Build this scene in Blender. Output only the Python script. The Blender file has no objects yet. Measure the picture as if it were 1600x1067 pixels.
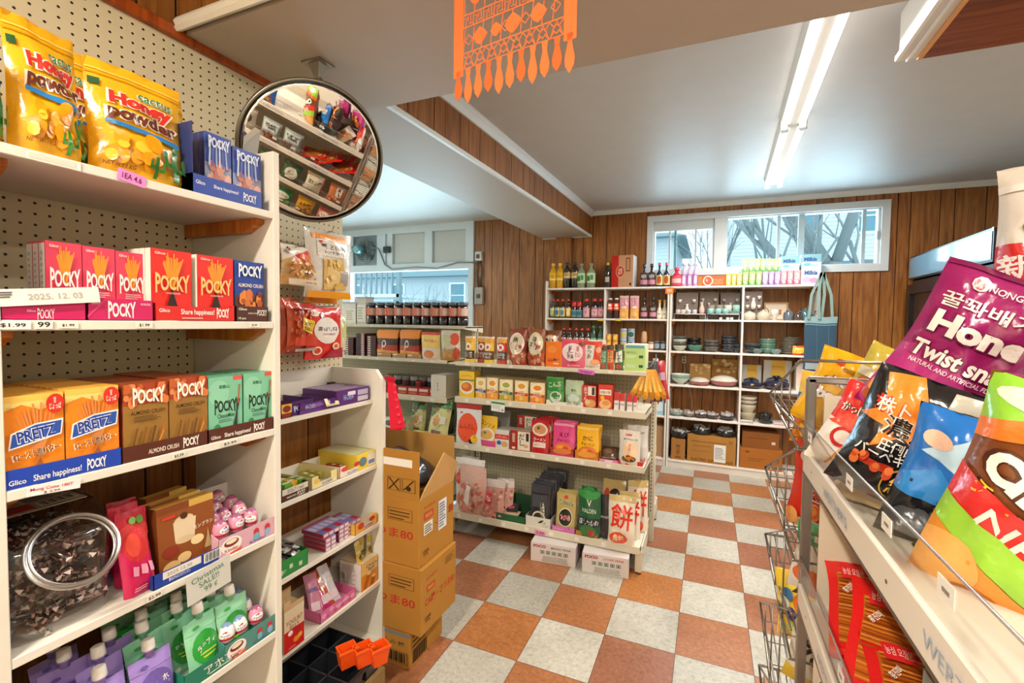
import bpy, math, random
from mathutils import Matrix, Vector
from mathutils.geometry import tessellate_polygon
R = math.radians
PI = math.pi
scene = bpy.context.scene
COL = scene.collection

# ------------------------------------------------------------------ camera
cam_d = bpy.data.cameras.new('camera'); cam = bpy.data.objects.new('camera', cam_d); COL.objects.link(cam)
CAM = Vector((1.01194, -1.69096, 1.41357)); YAW, PITCH, ROLL, FPX = -0.385416, -0.039314, 0.014887, 706.103
_fw = Vector((math.sin(YAW)*math.cos(PITCH), math.cos(YAW)*math.cos(PITCH), math.sin(PITCH)))
_r0 = Vector((math.cos(YAW), -math.sin(YAW), 0)); _u0 = _r0.cross(_fw)
_rt = _r0*math.cos(ROLL)+_u0*math.sin(ROLL); _up = -_r0*math.sin(ROLL)+_u0*math.cos(ROLL)
cam.matrix_world = Matrix(((_rt.x, _up.x, -_fw.x, CAM.x), (_rt.y, _up.y, -_fw.y, CAM.y), (_rt.z, _up.z, -_fw.z, CAM.z), (0, 0, 0, 1)))
cam_d.sensor_width = 36; cam_d.lens = FPX*36/1600; cam_d.shift_x = -21.83/1600; cam_d.shift_y = -2.58/1600
cam_d.clip_start = 0.02
scene.camera = cam

# ------------------------------------------------------------------ world, exposure
w = bpy.data.worlds.new('sky'); scene.world = w; w.use_nodes = True
nt = w.node_tree; nt.nodes.clear()
o_ = nt.nodes.new('ShaderNodeOutputWorld'); b_ = nt.nodes.new('ShaderNodeBackground')
tc = nt.nodes.new('ShaderNodeTexCoord'); nz = nt.nodes.new('ShaderNodeTexNoise'); nz.inputs['Scale'].default_value = 2.0
cr = nt.nodes.new('ShaderNodeValToRGB'); cr.color_ramp.elements[0].color = (.82, .91, 1, 1); cr.color_ramp.elements[1].color = (.95, .98, 1, 1)
nt.links.new(tc.outputs['Generated'], nz.inputs['Vector']); nt.links.new(nz.outputs['Fac'], cr.inputs['Fac'])
nt.links.new(cr.outputs['Color'], b_.inputs['Color']); b_.inputs['Strength'].default_value = 1.4
nt.links.new(b_.outputs['Background'], o_.inputs['Surface'])
vs = scene.view_settings; vs.view_transform = 'Standard'; vs.look = 'None'; vs.gamma = 1.0; vs.use_curve_mapping = False
vs.exposure = 0.50
scene.cycles.max_bounces = 7; scene.cycles.diffuse_bounces = 4; scene.cycles.glossy_bounces = 4
scene.cycles.transparent_max_bounces = 12; scene.cycles.transmission_bounces = 5
scene.cycles.caustics_reflective = False; scene.cycles.caustics_refractive = False
scene.cycles.sample_clamp_indirect = 4.0
scene.cycles.use_denoising = True

def area_light(name, loc, sx, sy, power, col, rot=(0, 0, 0)):
    d = bpy.data.lights.new(name, 'AREA'); d.shape = 'RECTANGLE'; d.size = sx; d.size_y = sy; d.energy = power; d.color = col
    o = bpy.data.objects.new(name, d); COL.objects.link(o); o.location = loc; o.rotation_euler = rot
    return o
# tubes of the fluorescent fixtures (the fixtures themselves are built further down)
WARM = (1.0, 0.90, 0.76); COOL = (1.0, 0.95, 0.88)
LAMPS = [(1.41, 0.75, COOL, 30, 0), (1.45, 1.97, COOL, 30, 0), (0.45, -2.6, WARM, 62, 0), (2.3, -2.2, WARM, 30, 0), (-3.3, .45, COOL, 22, 0)]  # lamps behind the camera and in the left alcove are added, unseen
for (x, y, c, p, rz) in LAMPS:
    area_light('lamp_tubes', (x, y, 2.535), 0.10, 1.16, p, c)
# daylight entering at the two windows
area_light('window_daylight', (1.42, 3.55, 2.25), 2.0, 0.6, 27, (.72, .88, 1), (R(90), 0, 0)).rotation_euler = (R(-90), 0, 0)
area_light('window_daylight', (-2.6, 3.55, 1.6), 1.8, 1.2, 70, (.75, .9, 1), (R(-90), 0, 0))

# ------------------------------------------------------------------ helpers
def lin(c):
    if isinstance(c, str):
        c = tuple(int(c[i:i+2], 16)/255 for i in (0, 2, 4))
    return tuple((v/12.92 if v <= .04045 else ((v+.055)/1.055)**2.4) for v in c[:3])+(1.0,)

def at(px, py, ax, val):
    d = _fw+_rt*((px-821.83)/FPX)-_up*((py-530.92)/FPX)
    i = 'xyz'.index(ax)
    return CAM+d*((val-CAM[i])/d[i])

def mk(name, rough=.5, metal=0, coat=0, bump=0, bscale=60, attr=True, col=None, spec=.5, trans=0, alpha=1, var=0, emit=0):
    m = bpy.data.materials.new(name); m.use_nodes = True
    nt = m.node_tree; p = nt.nodes['Principled BSDF']
    p.inputs['Roughness'].default_value = rough; p.inputs['Metallic'].default_value = metal
    p.inputs['Coat Weight'].default_value = coat; p.inputs['Coat Roughness'].default_value = .08
    p.inputs['Specular IOR Level'].default_value = spec
    p.inputs['Transmission Weight'].default_value = trans; p.inputs['Alpha'].default_value = alpha
    if attr:
        a = nt.nodes.new('ShaderNodeVertexColor'); a.layer_name = 'Col'; src = a.outputs['Color']
    else:
        a = nt.nodes.new('ShaderNodeRGB'); a.outputs[0].default_value = lin(col or 'ffffff'); src = a.outputs[0]
    t = nt.nodes.new('ShaderNodeTexCoord')
    if var:
        n2 = nt.nodes.new('ShaderNodeTexNoise'); n2.inputs['Scale'].default_value = 9; n2.inputs['Detail'].default_value = 5
        nt.links.new(t.outputs['Object'], n2.inputs['Vector'])
        mp = nt.nodes.new('ShaderNodeMapRange'); mp.inputs['To Min'].default_value = 1-var; mp.inputs['To Max'].default_value = 1+var*.6
        nt.links.new(n2.outputs['Fac'], mp.inputs['Value'])
        mx = nt.nodes.new('ShaderNodeMix'); mx.data_type = 'RGBA'; mx.blend_type = 'MULTIPLY'; mx.inputs['Factor'].default_value = 1
        nt.links.new(src, mx.inputs['A']); nt.links.new(mp.outputs['Result'], mx.inputs['B']); src = mx.outputs['Result']
    nt.links.new(src, p.inputs['Base Color'])
    if emit:
        nt.links.new(src, p.inputs['Emission Color']); p.inputs['Emission Strength'].default_value = emit
    if bump:
        n = nt.nodes.new('ShaderNodeTexNoise'); n.inputs['Scale'].default_value = bscale; n.inputs['Detail'].default_value = 3
        nt.links.new(t.outputs['Object'], n.inputs['Vector'])
        b = nt.nodes.new('ShaderNodeBump'); b.inputs['Strength'].default_value = bump; b.inputs['Distance'].default_value = .01
        nt.links.new(n.outputs['Fac'], b.inputs['Height']); nt.links.new(b.outputs['Normal'], p.inputs['Normal'])
    return m

M = {}
M['card'] = mk('printed_card', .42, coat=.15, var=.05)
M['film'] = mk('printed_film', .22, coat=.35, bump=.35, bscale=28)
M['foil'] = mk('metal_foil', .28, metal=.75, bump=.5, bscale=40)
M['kraft'] = mk('cardboard', .8, var=.1, spec=.2)
M['matte'] = mk('matte_paint', .6, var=.05, spec=.3)
M['plastic'] = mk('plastic', .3, spec=.5)
M['ceramic'] = mk('glazed_ceramic', .15, coat=.5, var=.12)
M['metal'] = mk('steel', .32, metal=.85, var=.1)
M['cloth'] = mk('cloth', .9, bump=.4, bscale=300, spec=.1, var=.1)
M['liquid'] = mk('bottle_liquid', .08, coat=.8)
M['paper'] = mk('paper', .75, spec=.2)

def clear_mat(name, tint, rough, mixf, ior=1.18):
    # thin clear sheet: mostly see-through, glossy at grazing angles
    m = bpy.data.materials.new(name); m.use_nodes = True; nt = m.node_tree; nt.nodes.clear()
    o = nt.nodes.new('ShaderNodeOutputMaterial'); tr = nt.nodes.new('ShaderNodeBsdfTransparent'); tr.inputs[0].default_value = tint
    g = nt.nodes.new('ShaderNodeBsdfGlossy'); g.inputs['Roughness'].default_value = rough; g.inputs[0].default_value = (1, 1, 1, 1)
    fr = nt.nodes.new('ShaderNodeFresnel'); fr.inputs[0].default_value = ior
    ad = nt.nodes.new('ShaderNodeMath'); ad.operation = 'ADD'; ad.inputs[1].default_value = mixf; ad.use_clamp = True
    nt.links.new(fr.outputs[0], ad.inputs[0])
    ge = nt.nodes.new('ShaderNodeNewGeometry'); bf = nt.nodes.new('ShaderNodeMath'); bf.operation = 'MULTIPLY_ADD'; bf.inputs[1].default_value = -1; bf.inputs[2].default_value = 1; bf.use_clamp = True
    nt.links.new(ge.outputs['Backfacing'], bf.inputs[0]); ml = nt.nodes.new('ShaderNodeMath'); ml.operation = 'MULTIPLY'; nt.links.new(ad.outputs[0], ml.inputs[0]); nt.links.new(bf.outputs[0], ml.inputs[1])
    mx = nt.nodes.new('ShaderNodeMixShader'); nt.links.new(ml.outputs[0], mx.inputs[0])
    nt.links.new(tr.outputs[0], mx.inputs[1]); nt.links.new(g.outputs[0], mx.inputs[2]); nt.links.new(mx.outputs[0], o.inputs[0])
    return m
M['clear'] = clear_mat('clear_acrylic', (.94, .94, .93, 1), .10, .06, 1.15)
M['jar'] = clear_mat('clear_jar', (.80, .78, .76, 1), .12, .10, 1.35)
M['thick'] = clear_mat('thick_clear_plastic', (.75, .74, .72, 1), .25, .40, 1.4)
M['pane'] = clear_mat('window_glass', (.86, .97, 1, 1), .02, -.02)
MATS = list(M.values()); MI = {k: i for i, k in enumerate(M)}

class MB:
    def __init__(s, mat='card'):
        s.v = []; s.f = []; s.c = []; s.m = []; s.sm = []; s.T = Matrix.Identity(4); s.mat = mat
    def add(s, vs, fs, col, mat=None, smooth=False):
        n = len(s.v); c = lin(col) if not (isinstance(col, tuple) and len(col) == 4) else col
        mi = MI[mat or s.mat]
        if s.T == I4: s.v.extend(tuple(p) for p in vs)
        else: s.v.extend(tuple(s.T @ Vector(p)) for p in vs)
        for f in fs:
            s.f.append(tuple(i+n for i in f)); s.c.append(c); s.m.append(mi); s.sm.append(smooth)
        return s
    def quad(s, a, b, c, d, col, mat=None): return s.add([a, b, c, d], [(0, 1, 2, 3)], col, mat)
    def box(s, x0, y0, z0, x1, y1, z1, col, mat=None, skip=''):
        v = [(x0, y0, z0), (x1, y0, z0), (x1, y1, z0), (x0, y1, z0), (x0, y0, z1), (x1, y0, z1), (x1, y1, z1), (x0, y1, z1)]
        F = {'b': (0, 3, 2, 1), 't': (4, 5, 6, 7), 'f': (0, 1, 5, 4), 'k': (2, 3, 7, 6), 'l': (0, 4, 7, 3), 'r': (1, 2, 6, 5)}
        return s.add(v, [F[k] for k in F if k not in skip], col, mat)
    def bbox(s, x0, y0, z0, x1, y1, z1, b, col, mat=None):
        # box with chamfered vertical and horizontal edges (each face shrunk, joined)
        P = []
        for sx in (0, 1):
            for sy in (0, 1):
                for sz in (0, 1):
                    X, Y, Z = (x0, x1)[sx], (y0, y1)[sy], (z0, z1)[sz]
                    dx, dy, dz = (b, -b)[sx], (b, -b)[sy], (b, -b)[sz]
                    P += [(X, Y+dy, Z+dz), (X+dx, Y, Z+dz), (X+dx, Y+dy, Z)]
        def i(a, b_, c, k): return (a*4+b_*2+c)*3+k
        F = []
        F += [(i(0, 0, 0, 0), i(0, 0, 1, 0), i(0, 1, 1, 0), i(0, 1, 0, 0)), (i(1, 0, 0, 0), i(1, 1, 0, 0), i(1, 1, 1, 0), i(1, 0, 1, 0))]
        F += [(i(0, 0, 0, 1), i(1, 0, 0, 1), i(1, 0, 1, 1), i(0, 0, 1, 1)), (i(0, 1, 0, 1), i(0, 1, 1, 1), i(1, 1, 1, 1), i(1, 1, 0, 1))]
        F += [(i(0, 0, 0, 2), i(0, 1, 0, 2), i(1, 1, 0, 2), i(1, 0, 0, 2)), (i(0, 0, 1, 2), i(1, 0, 1, 2), i(1, 1, 1, 2), i(0, 1, 1, 2))]
        for a in (0, 1):
            for c in (0, 1):
                F.append((i(a, c, 0, 0), i(a, c, 1, 0), i(a, c, 1, 1), i(a, c, 0, 1)))
                F.append((i(a, 0, c, 0), i(a, 0, c, 2), i(a, 1, c, 2), i(a, 1, c, 0)))
                F.append((i(0, a, c, 1), i(1, a, c, 1), i(1, a, c, 2), i(0, a, c, 2)))
                for d in (0, 1): F.append((i(a, c, d, 0), i(a, c, d, 1), i(a, c, d, 2)))
        return s.add(P, F, col, mat)
    def tube(s, pts, r, col, mat=None, n=6, closed=False):
        pts = [Vector(p) for p in pts]; rings = []; N = len(pts)
        for k, p in enumerate(pts):
            d = (pts[(k+1) % N]-pts[k-1]) if closed else (pts[min(k+1, N-1)]-pts[max(k-1, 0)])
            d.normalize(); a = Vector((0, 0, 1)) if abs(d.z) < .9 else Vector((1, 0, 0))
            e1 = d.cross(a).normalized(); e2 = d.cross(e1)
            rr = r[k] if isinstance(r, (list, tuple)) else r
            rings.append([p+e1*math.cos(2*PI*j/n)*rr+e2*math.sin(2*PI*j/n)*rr for j in range(n)])
        vs = [p for g in rings for p in g]; fs = []
        for k in range(N if closed else N-1):
            for j in range(n):
                a, b = k*n+j, k*n+(j+1) % n; c, d = ((k+1) % N)*n+(j+1) % n, ((k+1) % N)*n+j
                fs.append((a, b, c, d))
        if not closed: fs += [tuple(range(n))[::-1], tuple((N-1)*n+j for j in range(n))]
        return s.add(vs, fs, col, mat, True)
    def lathe(s, prof, col, mat=None, n=20, cx=0, cy=0, z=0, sy=1, caps=True):
        # prof: list of (radius, height[, colour]); smooth turned form
        vs = []; N = len(prof)
        for p in prof:
            for j in range(n):
                a = 2*PI*j/n; vs.append((cx+math.cos(a)*p[0], cy+math.sin(a)*p[0]*sy, z+p[1]))
        base = len(s.v); s.add(vs, [], col, mat)
        for k in range(N-1):
            c = lin(prof[k][2]) if len(prof[k]) > 2 else lin(col)
            mi = MI[prof[k][3]] if len(prof[k]) > 3 else MI[mat or s.mat]
            for j in range(n):
                s.f.append((base+k*n+j, base+k*n+(j+1) % n, base+(k+1)*n+(j+1) % n, base+(k+1)*n+j)); s.c.append(c); s.m.append(mi); s.sm.append(True)
        for k, rv in (((0, True), (N-1, False)) if caps else ()):
            if prof[k][0] > 1e-4:
                f = tuple(base+k*n+j for j in range(n)); s.f.append(f[::-1] if rv else f)
                s.c.append(lin(prof[k][2]) if len(prof[k]) > 2 else lin(col)); s.m.append(MI[mat or s.mat]); s.sm.append(False)
        return s
    def ball(s, c, r, col, mat=None, n=8, sq=(1, 1, 1)):
        vs = []; fs = []; m = n//2+1
        for i in range(m+1):
            t = PI*i/m
            for j in range(n):
                a = 2*PI*j/n; vs.append((c[0]+r*sq[0]*math.sin(t)*math.cos(a), c[1]+r*sq[1]*math.sin(t)*math.sin(a), c[2]+r*sq[2]*math.cos(t)))
        for i in range(m):
            for j in range(n): fs.append((i*n+j, (i+1)*n+j, (i+1)*n+(j+1) % n, i*n+(j+1) % n))
        return s.add(vs, fs, col, mat, True)
    def mesh(s, name='mesh'):
        me = bpy.data.meshes.new(name); me.from_pydata(s.v, [], s.f)
        used = sorted(set(s.m)); remap = {u: k for k, u in enumerate(used)}
        for u in used: me.materials.append(MATS[u])
        me.polygons.foreach_set('material_index', [remap[m] for m in s.m])
        me.polygons.foreach_set('use_smooth', s.sm)
        ca = me.color_attributes.new('Col', 'FLOAT_COLOR', 'CORNER')
        buf = []
        for f, c in zip(s.f, s.c): buf.extend(c*len(f))
        ca.data.foreach_set('color', buf)
        me.update()
        return me
I4 = Matrix.Identity(4)

# --- lettering: glyph outlines of the built-in font, cached as flat triangles
_TX = {}
def glyphs(s, bold=0.0):
    k = (s, bold)
    if k in _TX: return _TX[k]
    cu = bpy.data.curves.new('t', 'FONT'); cu.body = s; cu.fill_mode = 'FRONT'; cu.dimensions = '2D'; cu.resolution_u = 3; cu.offset = bold
    cu.space_line = .9; cu.align_x = 'CENTER'
    o = bpy.data.objects.new('t', cu); COL.objects.link(o)
    dg = bpy.context.evaluated_depsgraph_get(); ev = o.evaluated_get(dg); me = ev.to_mesh()
    P = [[(me.vertices[i].co.x, me.vertices[i].co.y) for i in p.vertices] for p in me.polygons]
    ev.to_mesh_clear(); bpy.data.objects.remove(o); bpy.data.curves.remove(cu)
    if P:
        xs = [q[0] for p in P for q in p]; ys = [q[1] for p in P for q in p]
        x0, x1, y0, y1 = min(xs), max(xs), min(ys), max(ys)
        sx, sy = max(x1-x0, 1e-6), max(y1-y0, 1e-6)
        P = [[((x-x0)/sx-.5, (y-y0)/sy-.5) for x, y in p] for p in P]
        r = (P, sx/sy)
    else: r = (P, 1)
    _TX[k] = r
    return r

def _clip(poly, ax, v, keep_less):
    out = []; n = len(poly)
    for i in range(n):
        a, b = poly[i], poly[(i+1) % n]
        ia = (a[ax] <= v) if keep_less else (a[ax] >= v); ib = (b[ax] <= v) if keep_less else (b[ax] >= v)
        if ia: out.append(a)
        if ia != ib:
            t = (v-a[ax])/(b[ax]-a[ax]); out.append((a[0]+(b[0]-a[0])*t, a[1]+(b[1]-a[1])*t))
    return out

def _cells(poly, nu, nv):
    for ax, n in ((0, nu), (1, nv)):
        pass
    res = [poly]
    for ax, n in ((0, nu), (1, nv)):
        nxt = []
        for p in res:
            lo = min(q[ax] for q in p); hi = max(q[ax] for q in p)
            if hi <= 0 or lo >= 1: continue
            k0 = max(0, int(math.floor(lo*n+1e-9))); k1 = min(n-1, int(math.floor(hi*n-1e-9)))
            for k in range(k0, k1+1):
                q = p
                if lo < k/n-1e-9: q = _clip(q, ax, k/n, False)
                if len(q) >= 3 and hi > (k+1)/n+1e-9: q = _clip(q, ax, (k+1)/n, True)
                if len(q) >= 3: nxt.append(q)
        res = nxt
    return res

# art ops (u to the right, v up, both 0..1 over the face):
# ('r',u0,v0,u1,v1,col) ('e',u,v,ru,rv,col) ('p',[(u,v)..],col) ('t',text,u,v,w,h,col[,{rot,arch,bold,ol}])
def expand(art, asp=1.0):
    out = []
    for o in art:
        k = o[0]
        if k == 'r': out.append(([[(o[1], o[2]), (o[3], o[2]), (o[3], o[4]), (o[1], o[4])]], o[5]))
        elif k == 'e':
            n = 18 if max(o[3], o[4]) > .08 else 9
            out.append(([[(o[1]+o[3]*math.cos(2*PI*i/n), o[2]+o[4]*math.sin(2*PI*i/n)) for i in range(n)]], o[5]))
        elif k == 'p':
            pts = o[1]
            if len(pts) > 3:
                tr = tessellate_polygon([[Vector((x, y, 0)) for x, y in pts]])
                ps = []
                for t in tr:
                    q = [pts[i] for i in t]
                    a = (q[1][0]-q[0][0])*(q[2][1]-q[0][1])-(q[1][1]-q[0][1])*(q[2][0]-q[0][0])
                    ps.append(q if a > 0 else q[::-1])
            else: ps = [pts]
            out.append((ps, o[2]))
        elif k == 't':
            op = o[7] if len(o) > 7 else {}
            def lay(bold, grow, col):
                P, _ = glyphs(o[1], bold); w_, h_ = o[4]*grow, o[5]*grow
                ar = op.get('arch', 0); ca, sa = math.cos(R(op.get('rot', 0))), math.sin(R(op.get('rot', 0))); fan = op.get('fan', 0)
                ps = []
                for p in P:
                    q = []
                    for x, y in p:
                        y2 = y*(1+fan*(4*x*x))+ar*4*x*x
                        X, Y = x*w_*asp, y2*h_
                        q.append((o[2]+(X*ca-Y*sa)/asp, o[3]+X*sa+Y*ca))
                    ps.append(q)
                out.append((ps, col))
            b = op.get('bold', .012); cj = not o[1].isascii(); b = min(b, .014) if cj else b
            if 'ol' in op:
                lay(b+(.022 if cj else .04), 1.08, op['ol'])
            lay(b, 1, o[6])
    return out

def paint(mb, art, S, nu=1, nv=1, off=.0003, mat=None, asp=1.0, base=0):
    lay = base
    for polys, col in expand(art, asp):
        lay += 1; h = off*(1+lay*.45)
        c = lin(col)
        vs = []; fs = []; ix = {}
        for p in polys:
            for q in _cells(p, nu, nv):
                f = []
                for x, y in q:
                    key = (round(x, 4), round(y, 4))
                    if key not in ix: ix[key] = len(vs); vs.append(S(x, y, h))
                    if ix[key] not in f: f.append(ix[key])
                if len(f) > 2: fs.append(tuple(f))
        if vs: mb.add(vs, fs, c, mat, nu > 1 or nv > 1)
    return mb

def plane_S(o, ux, uy):
    o, ux, uy = Vector(o), Vector(ux), Vector(uy); n = ux.cross(uy).normalized()
    return lambda u, v, h: o+ux*u+uy*v+n*h

# --- linking and describing
def link(name, me, parent=None, loc=(0, 0, 0), rot=(0, 0, 0)):
    o = bpy.data.objects.new(name, me); COL.objects.link(o); o.location = loc; o.rotation_euler = rot
    if parent: o.parent = parent
    return o
def tag(o, label=None, cat=None, group=None, kind=None):
    if label: o['label'] = label
    if cat: o['category'] = cat
    if group: o['group'] = group
    if kind: o['kind'] = kind
    return o
def struct(name, mb): return tag(link(name, mb.mesh(name) if isinstance(mb, MB) else mb), kind='structure')
def thing(name, parts, label, cat, loc=(0, 0, 0), rot=(0, 0, 0), group=None):
    """parts: a mesh (one-piece thing) or list of (part_name, mesh[, [(sub_name, mesh)]])"""
    if isinstance(parts, MB): parts = parts.mesh(name)
    if not isinstance(parts, list):
        return tag(link(name, parts, None, loc, rot), label, cat, group)
    r = link(name, None, None, loc, rot); tag(r, label, cat, group)
    for p in parts:
        m = p[1].mesh(p[0]) if isinstance(p[1], MB) else p[1]
        c = link(p[0], m, r)
        for q in (p[2] if len(p) > 2 else []): link(q[0], q[1].mesh(q[0]) if isinstance(q[1], MB) else q[1], c)
    return r
ORD = ['first', 'second', 'third', 'fourth', 'fifth', 'sixth', 'seventh', 'eighth', 'ninth', 'tenth', 'eleventh', 'twelfth', 'thirteenth', 'fourteenth', 'fifteenth', 'sixteenth']
rnd = random.Random(7)
# ================================================================== ROOM
X0, X1, Y0, Y1, ZC = -3.85, 3.35, -3.6, 3.245, 2.638
T = 0.3048
# floor: checkerboard vinyl tiles (aligned with the tile grid of the photograph)
def floor_material():
    m = bpy.data.materials.new('checker_vinyl'); m.use_nodes = True; nt = m.node_tree; p = nt.nodes['Principled BSDF']
    N = nt.nodes.new; L = nt.links.new
    tc = N('ShaderNodeTexCoord'); sp = N('ShaderNodeSeparateXYZ'); L(tc.outputs['Object'], sp.inputs[0])
    def math_(op, a, b=None, v=None):
        n = N('ShaderNodeMath'); n.operation = op; L(a, n.inputs[0])
        if b is not None: L(b, n.inputs[1])
        if v is not None: n.inputs[1].default_value = v
        return n.outputs[0]
    tx = math_('DIVIDE', sp.outputs['X'], v=T); ty = math_('DIVIDE', sp.outputs['Y'], v=T)
    fx = math_('FLOOR', tx); fy = math_('FLOOR', ty)
    sm = math_('ADD', fx, fy); md = math_('MODULO', sm, v=2); ab = math_('ABSOLUTE', md)
    # per-tile random tone
    cmb = N('ShaderNodeCombineXYZ'); L(fx, cmb.inputs[0]); L(fy, cmb.inputs[1])
    wn = N('ShaderNodeTexWhiteNoise'); wn.noise_dimensions = '2D'; L(cmb.outputs[0], wn.inputs[0])
    def ramp(src, stops):
        r = N('ShaderNodeValToRGB'); e = r.color_ramp.elements; e[0].position, e[0].color = stops[0][0], lin(stops[0][1]); e[1].position, e[1].color = stops[-1][0], lin(stops[-1][1])
        for s_, c in stops[1:-1]: q = e.new(s_); q.color = lin(c)
        L(src, r.inputs[0]); return r.outputs[0]
    def mixc(f, a, b, mode='MIX'):
        n = N('ShaderNodeMix'); n.data_type = 'RGBA'; n.blend_type = mode
        if isinstance(f, float): n.inputs['Factor'].default_value = f
        else: L(f, n.inputs['Factor'])
        L(a, n.inputs['A']); L(b, n.inputs['B']); return n.outputs['Result']
    off = N('ShaderNodeVectorMath'); off.operation = 'MULTIPLY_ADD'; L(wn.outputs['Color'], off.inputs[0]); off.inputs[1].default_value = (9, 9, 9); L(tc.outputs['Object'], off.inputs[2])
    n1 = N('ShaderNodeTexNoise'); n1.inputs['Scale'].default_value = 55; n1.inputs['Detail'].default_value = 5; n1.inputs['Roughness'].default_value = .75; L(off.outputs[0], n1.inputs['Vector'])
    n2 = N('ShaderNodeTexVoronoi'); n2.inputs['Scale'].default_value = 75; L(off.outputs[0], n2.inputs['Vector'])
    n3 = N('ShaderNodeTexNoise'); n3.inputs['Scale'].default_value = 3; n3.inputs['Detail'].default_value = 4; L(tc.outputs['Object'], n3.inputs['Vector'])
    rust = ramp(n1.outputs['Fac'], [(.25, '8e5a42'), (.5, 'b0745a'), (.75, 'c48c70')])
    rust2 = ramp(n1.outputs['Fac'], [(.25, '96562c'), (.5, 'b07038'), (.75, 'c88e58')])
    rust = mixc(wn.outputs['Value'], rust, rust2)
    cream = ramp(n1.outputs['Fac'], [(.25, '9f9b8c'), (.5, 'c4c0b3'), (.75, 'd6d2c7')])
    fleck = ramp(n2.outputs['Distance'], [(.03, '8c8372'), (.17, 'ffffff')])
    cream = mixc(.65, cream, fleck, 'MULTIPLY'); 
    base = mixc(ab, rust, cream)
    tone = ramp(wn.outputs['Value'], [(0, 'dcdcdc'), (1, 'ffffff')]); base = mixc(1.0, base, tone, 'MULTIPLY')
    dirt = ramp(n3.outputs['Fac'], [(.3, 'cfcac0'), (.6, 'ffffff')]); base = mixc(.6, base, dirt, 'MULTIPLY')
    # joints
    gx = math_('PINGPONG', tx, v=.5); gy = math_('PINGPONG', ty, v=.5); mn = math_('MINIMUM', gx, gy)
    jt = math_('LESS_THAN', mn, v=.0045)
    dk = N('ShaderNodeRGB'); dk.outputs[0].default_value = lin('5a3a28')
    base = mixc(jt, base, dk.outputs[0]); L(base, p.inputs['Base Color'])
    rg = N('ShaderNodeMapRange'); rg.inputs['To Min'].default_value = .22; rg.inputs['To Max'].default_value = .45; L(n3.outputs['Fac'], rg.inputs['Value']); L(rg.outputs['Result'], p.inputs['Roughness'])
    bp = N('ShaderNodeBump'); bp.inputs['Strength'].default_value = .08; bp.inputs['Distance'].default_value = .003; L(n1.outputs['Fac'], bp.inputs['Height']); L(bp.outputs[0], p.inputs['Normal'])
    return m
def solid(name, x0, y0, z0, x1, y1, z1, mat):
    b = MB(); b.box(x0, y0, z0, x1, y1, z1, 'ffffff'); me = b.mesh(name); me.materials.clear(); me.materials.append(mat); return me
FLOOR = floor_material()
struct('floor', solid('floor', X0-.1, Y0-.1, -.1, X1+.1, Y1+.1, 0, FLOOR))

def wood_material(name, a, b_, c, rough=.35, horiz=False):
    m = bpy.data.materials.new(name); m.use_nodes = True; nt = m.node_tree; p = nt.nodes['Principled BSDF']; N = nt.nodes.new; L = nt.links.new
    tc = N('ShaderNodeTexCoord'); mp = N('ShaderNodeMapping'); L(tc.outputs['Object'], mp.inputs[0]); mp.inputs['Scale'].default_value = (14, 14, 1.1) if not horiz else (1.1, 14, 14)
    n = N('ShaderNodeTexNoise'); n.inputs['Scale'].default_value = 2.2; n.inputs['Detail'].default_value = 8; n.inputs['Distortion'].default_value = 1.2; L(mp.outputs[0], n.inputs['Vector'])
    r = N('ShaderNodeValToRGB'); e = r.color_ramp.elements; e[0].position = .3; e[0].color = lin(a); e[1].position = .72; e[1].color = lin(c); q = e.new(.5); q.color = lin(b_); L(n.outputs['Fac'], r.inputs[0])
    n2 = N('ShaderNodeTexNoise'); n2.inputs['Scale'].default_value = 1.3; L(tc.outputs['Object'], n2.inputs['Vector'])
    mr = N('ShaderNodeMapRange'); mr.inputs['To Min'].default_value = .78; mr.inputs['To Max'].default_value = 1.15; L(n2.outputs['Fac'], mr.inputs['Value'])
    mx = N('ShaderNodeMix'); mx.data_type = 'RGBA'; mx.blend_type = 'MULTIPLY'; mx.inputs['Factor'].default_value = 1; L(r.outputs[0], mx.inputs['A']); L(mr.outputs['Result'], mx.inputs['B'])
    L(mx.outputs['Result'], p.inputs['Base Color']); p.inputs['Roughness'].default_value = rough
    return m
WOOD = wood_material('wood_panelling', '764519', '955d2a', 'ac753a')
WOODD = wood_material('brown_plank', '6a3213', '86441c', '97542a', .45, True)
GROOVE = mk('groove_dark_backing', .8, attr=False, col='2c1607')  # dark colour of the groove lines between boards
WHITE = mk('white_paint', .55, attr=False, col='e2dccd', bump=.03, bscale=20, var=.04)
WHITEB = mk('white_trim_paint', .45, attr=False, col='dfe3e4', var=.03)
CEIL = mk('ceiling_paint', .45, attr=False, col='c6c5c2', bump=.05, bscale=4, var=.06)
CEILN = mk('beam_paint', .6, attr=False, col='b8ab9c', bump=.05, bscale=8, var=.05)

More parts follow.
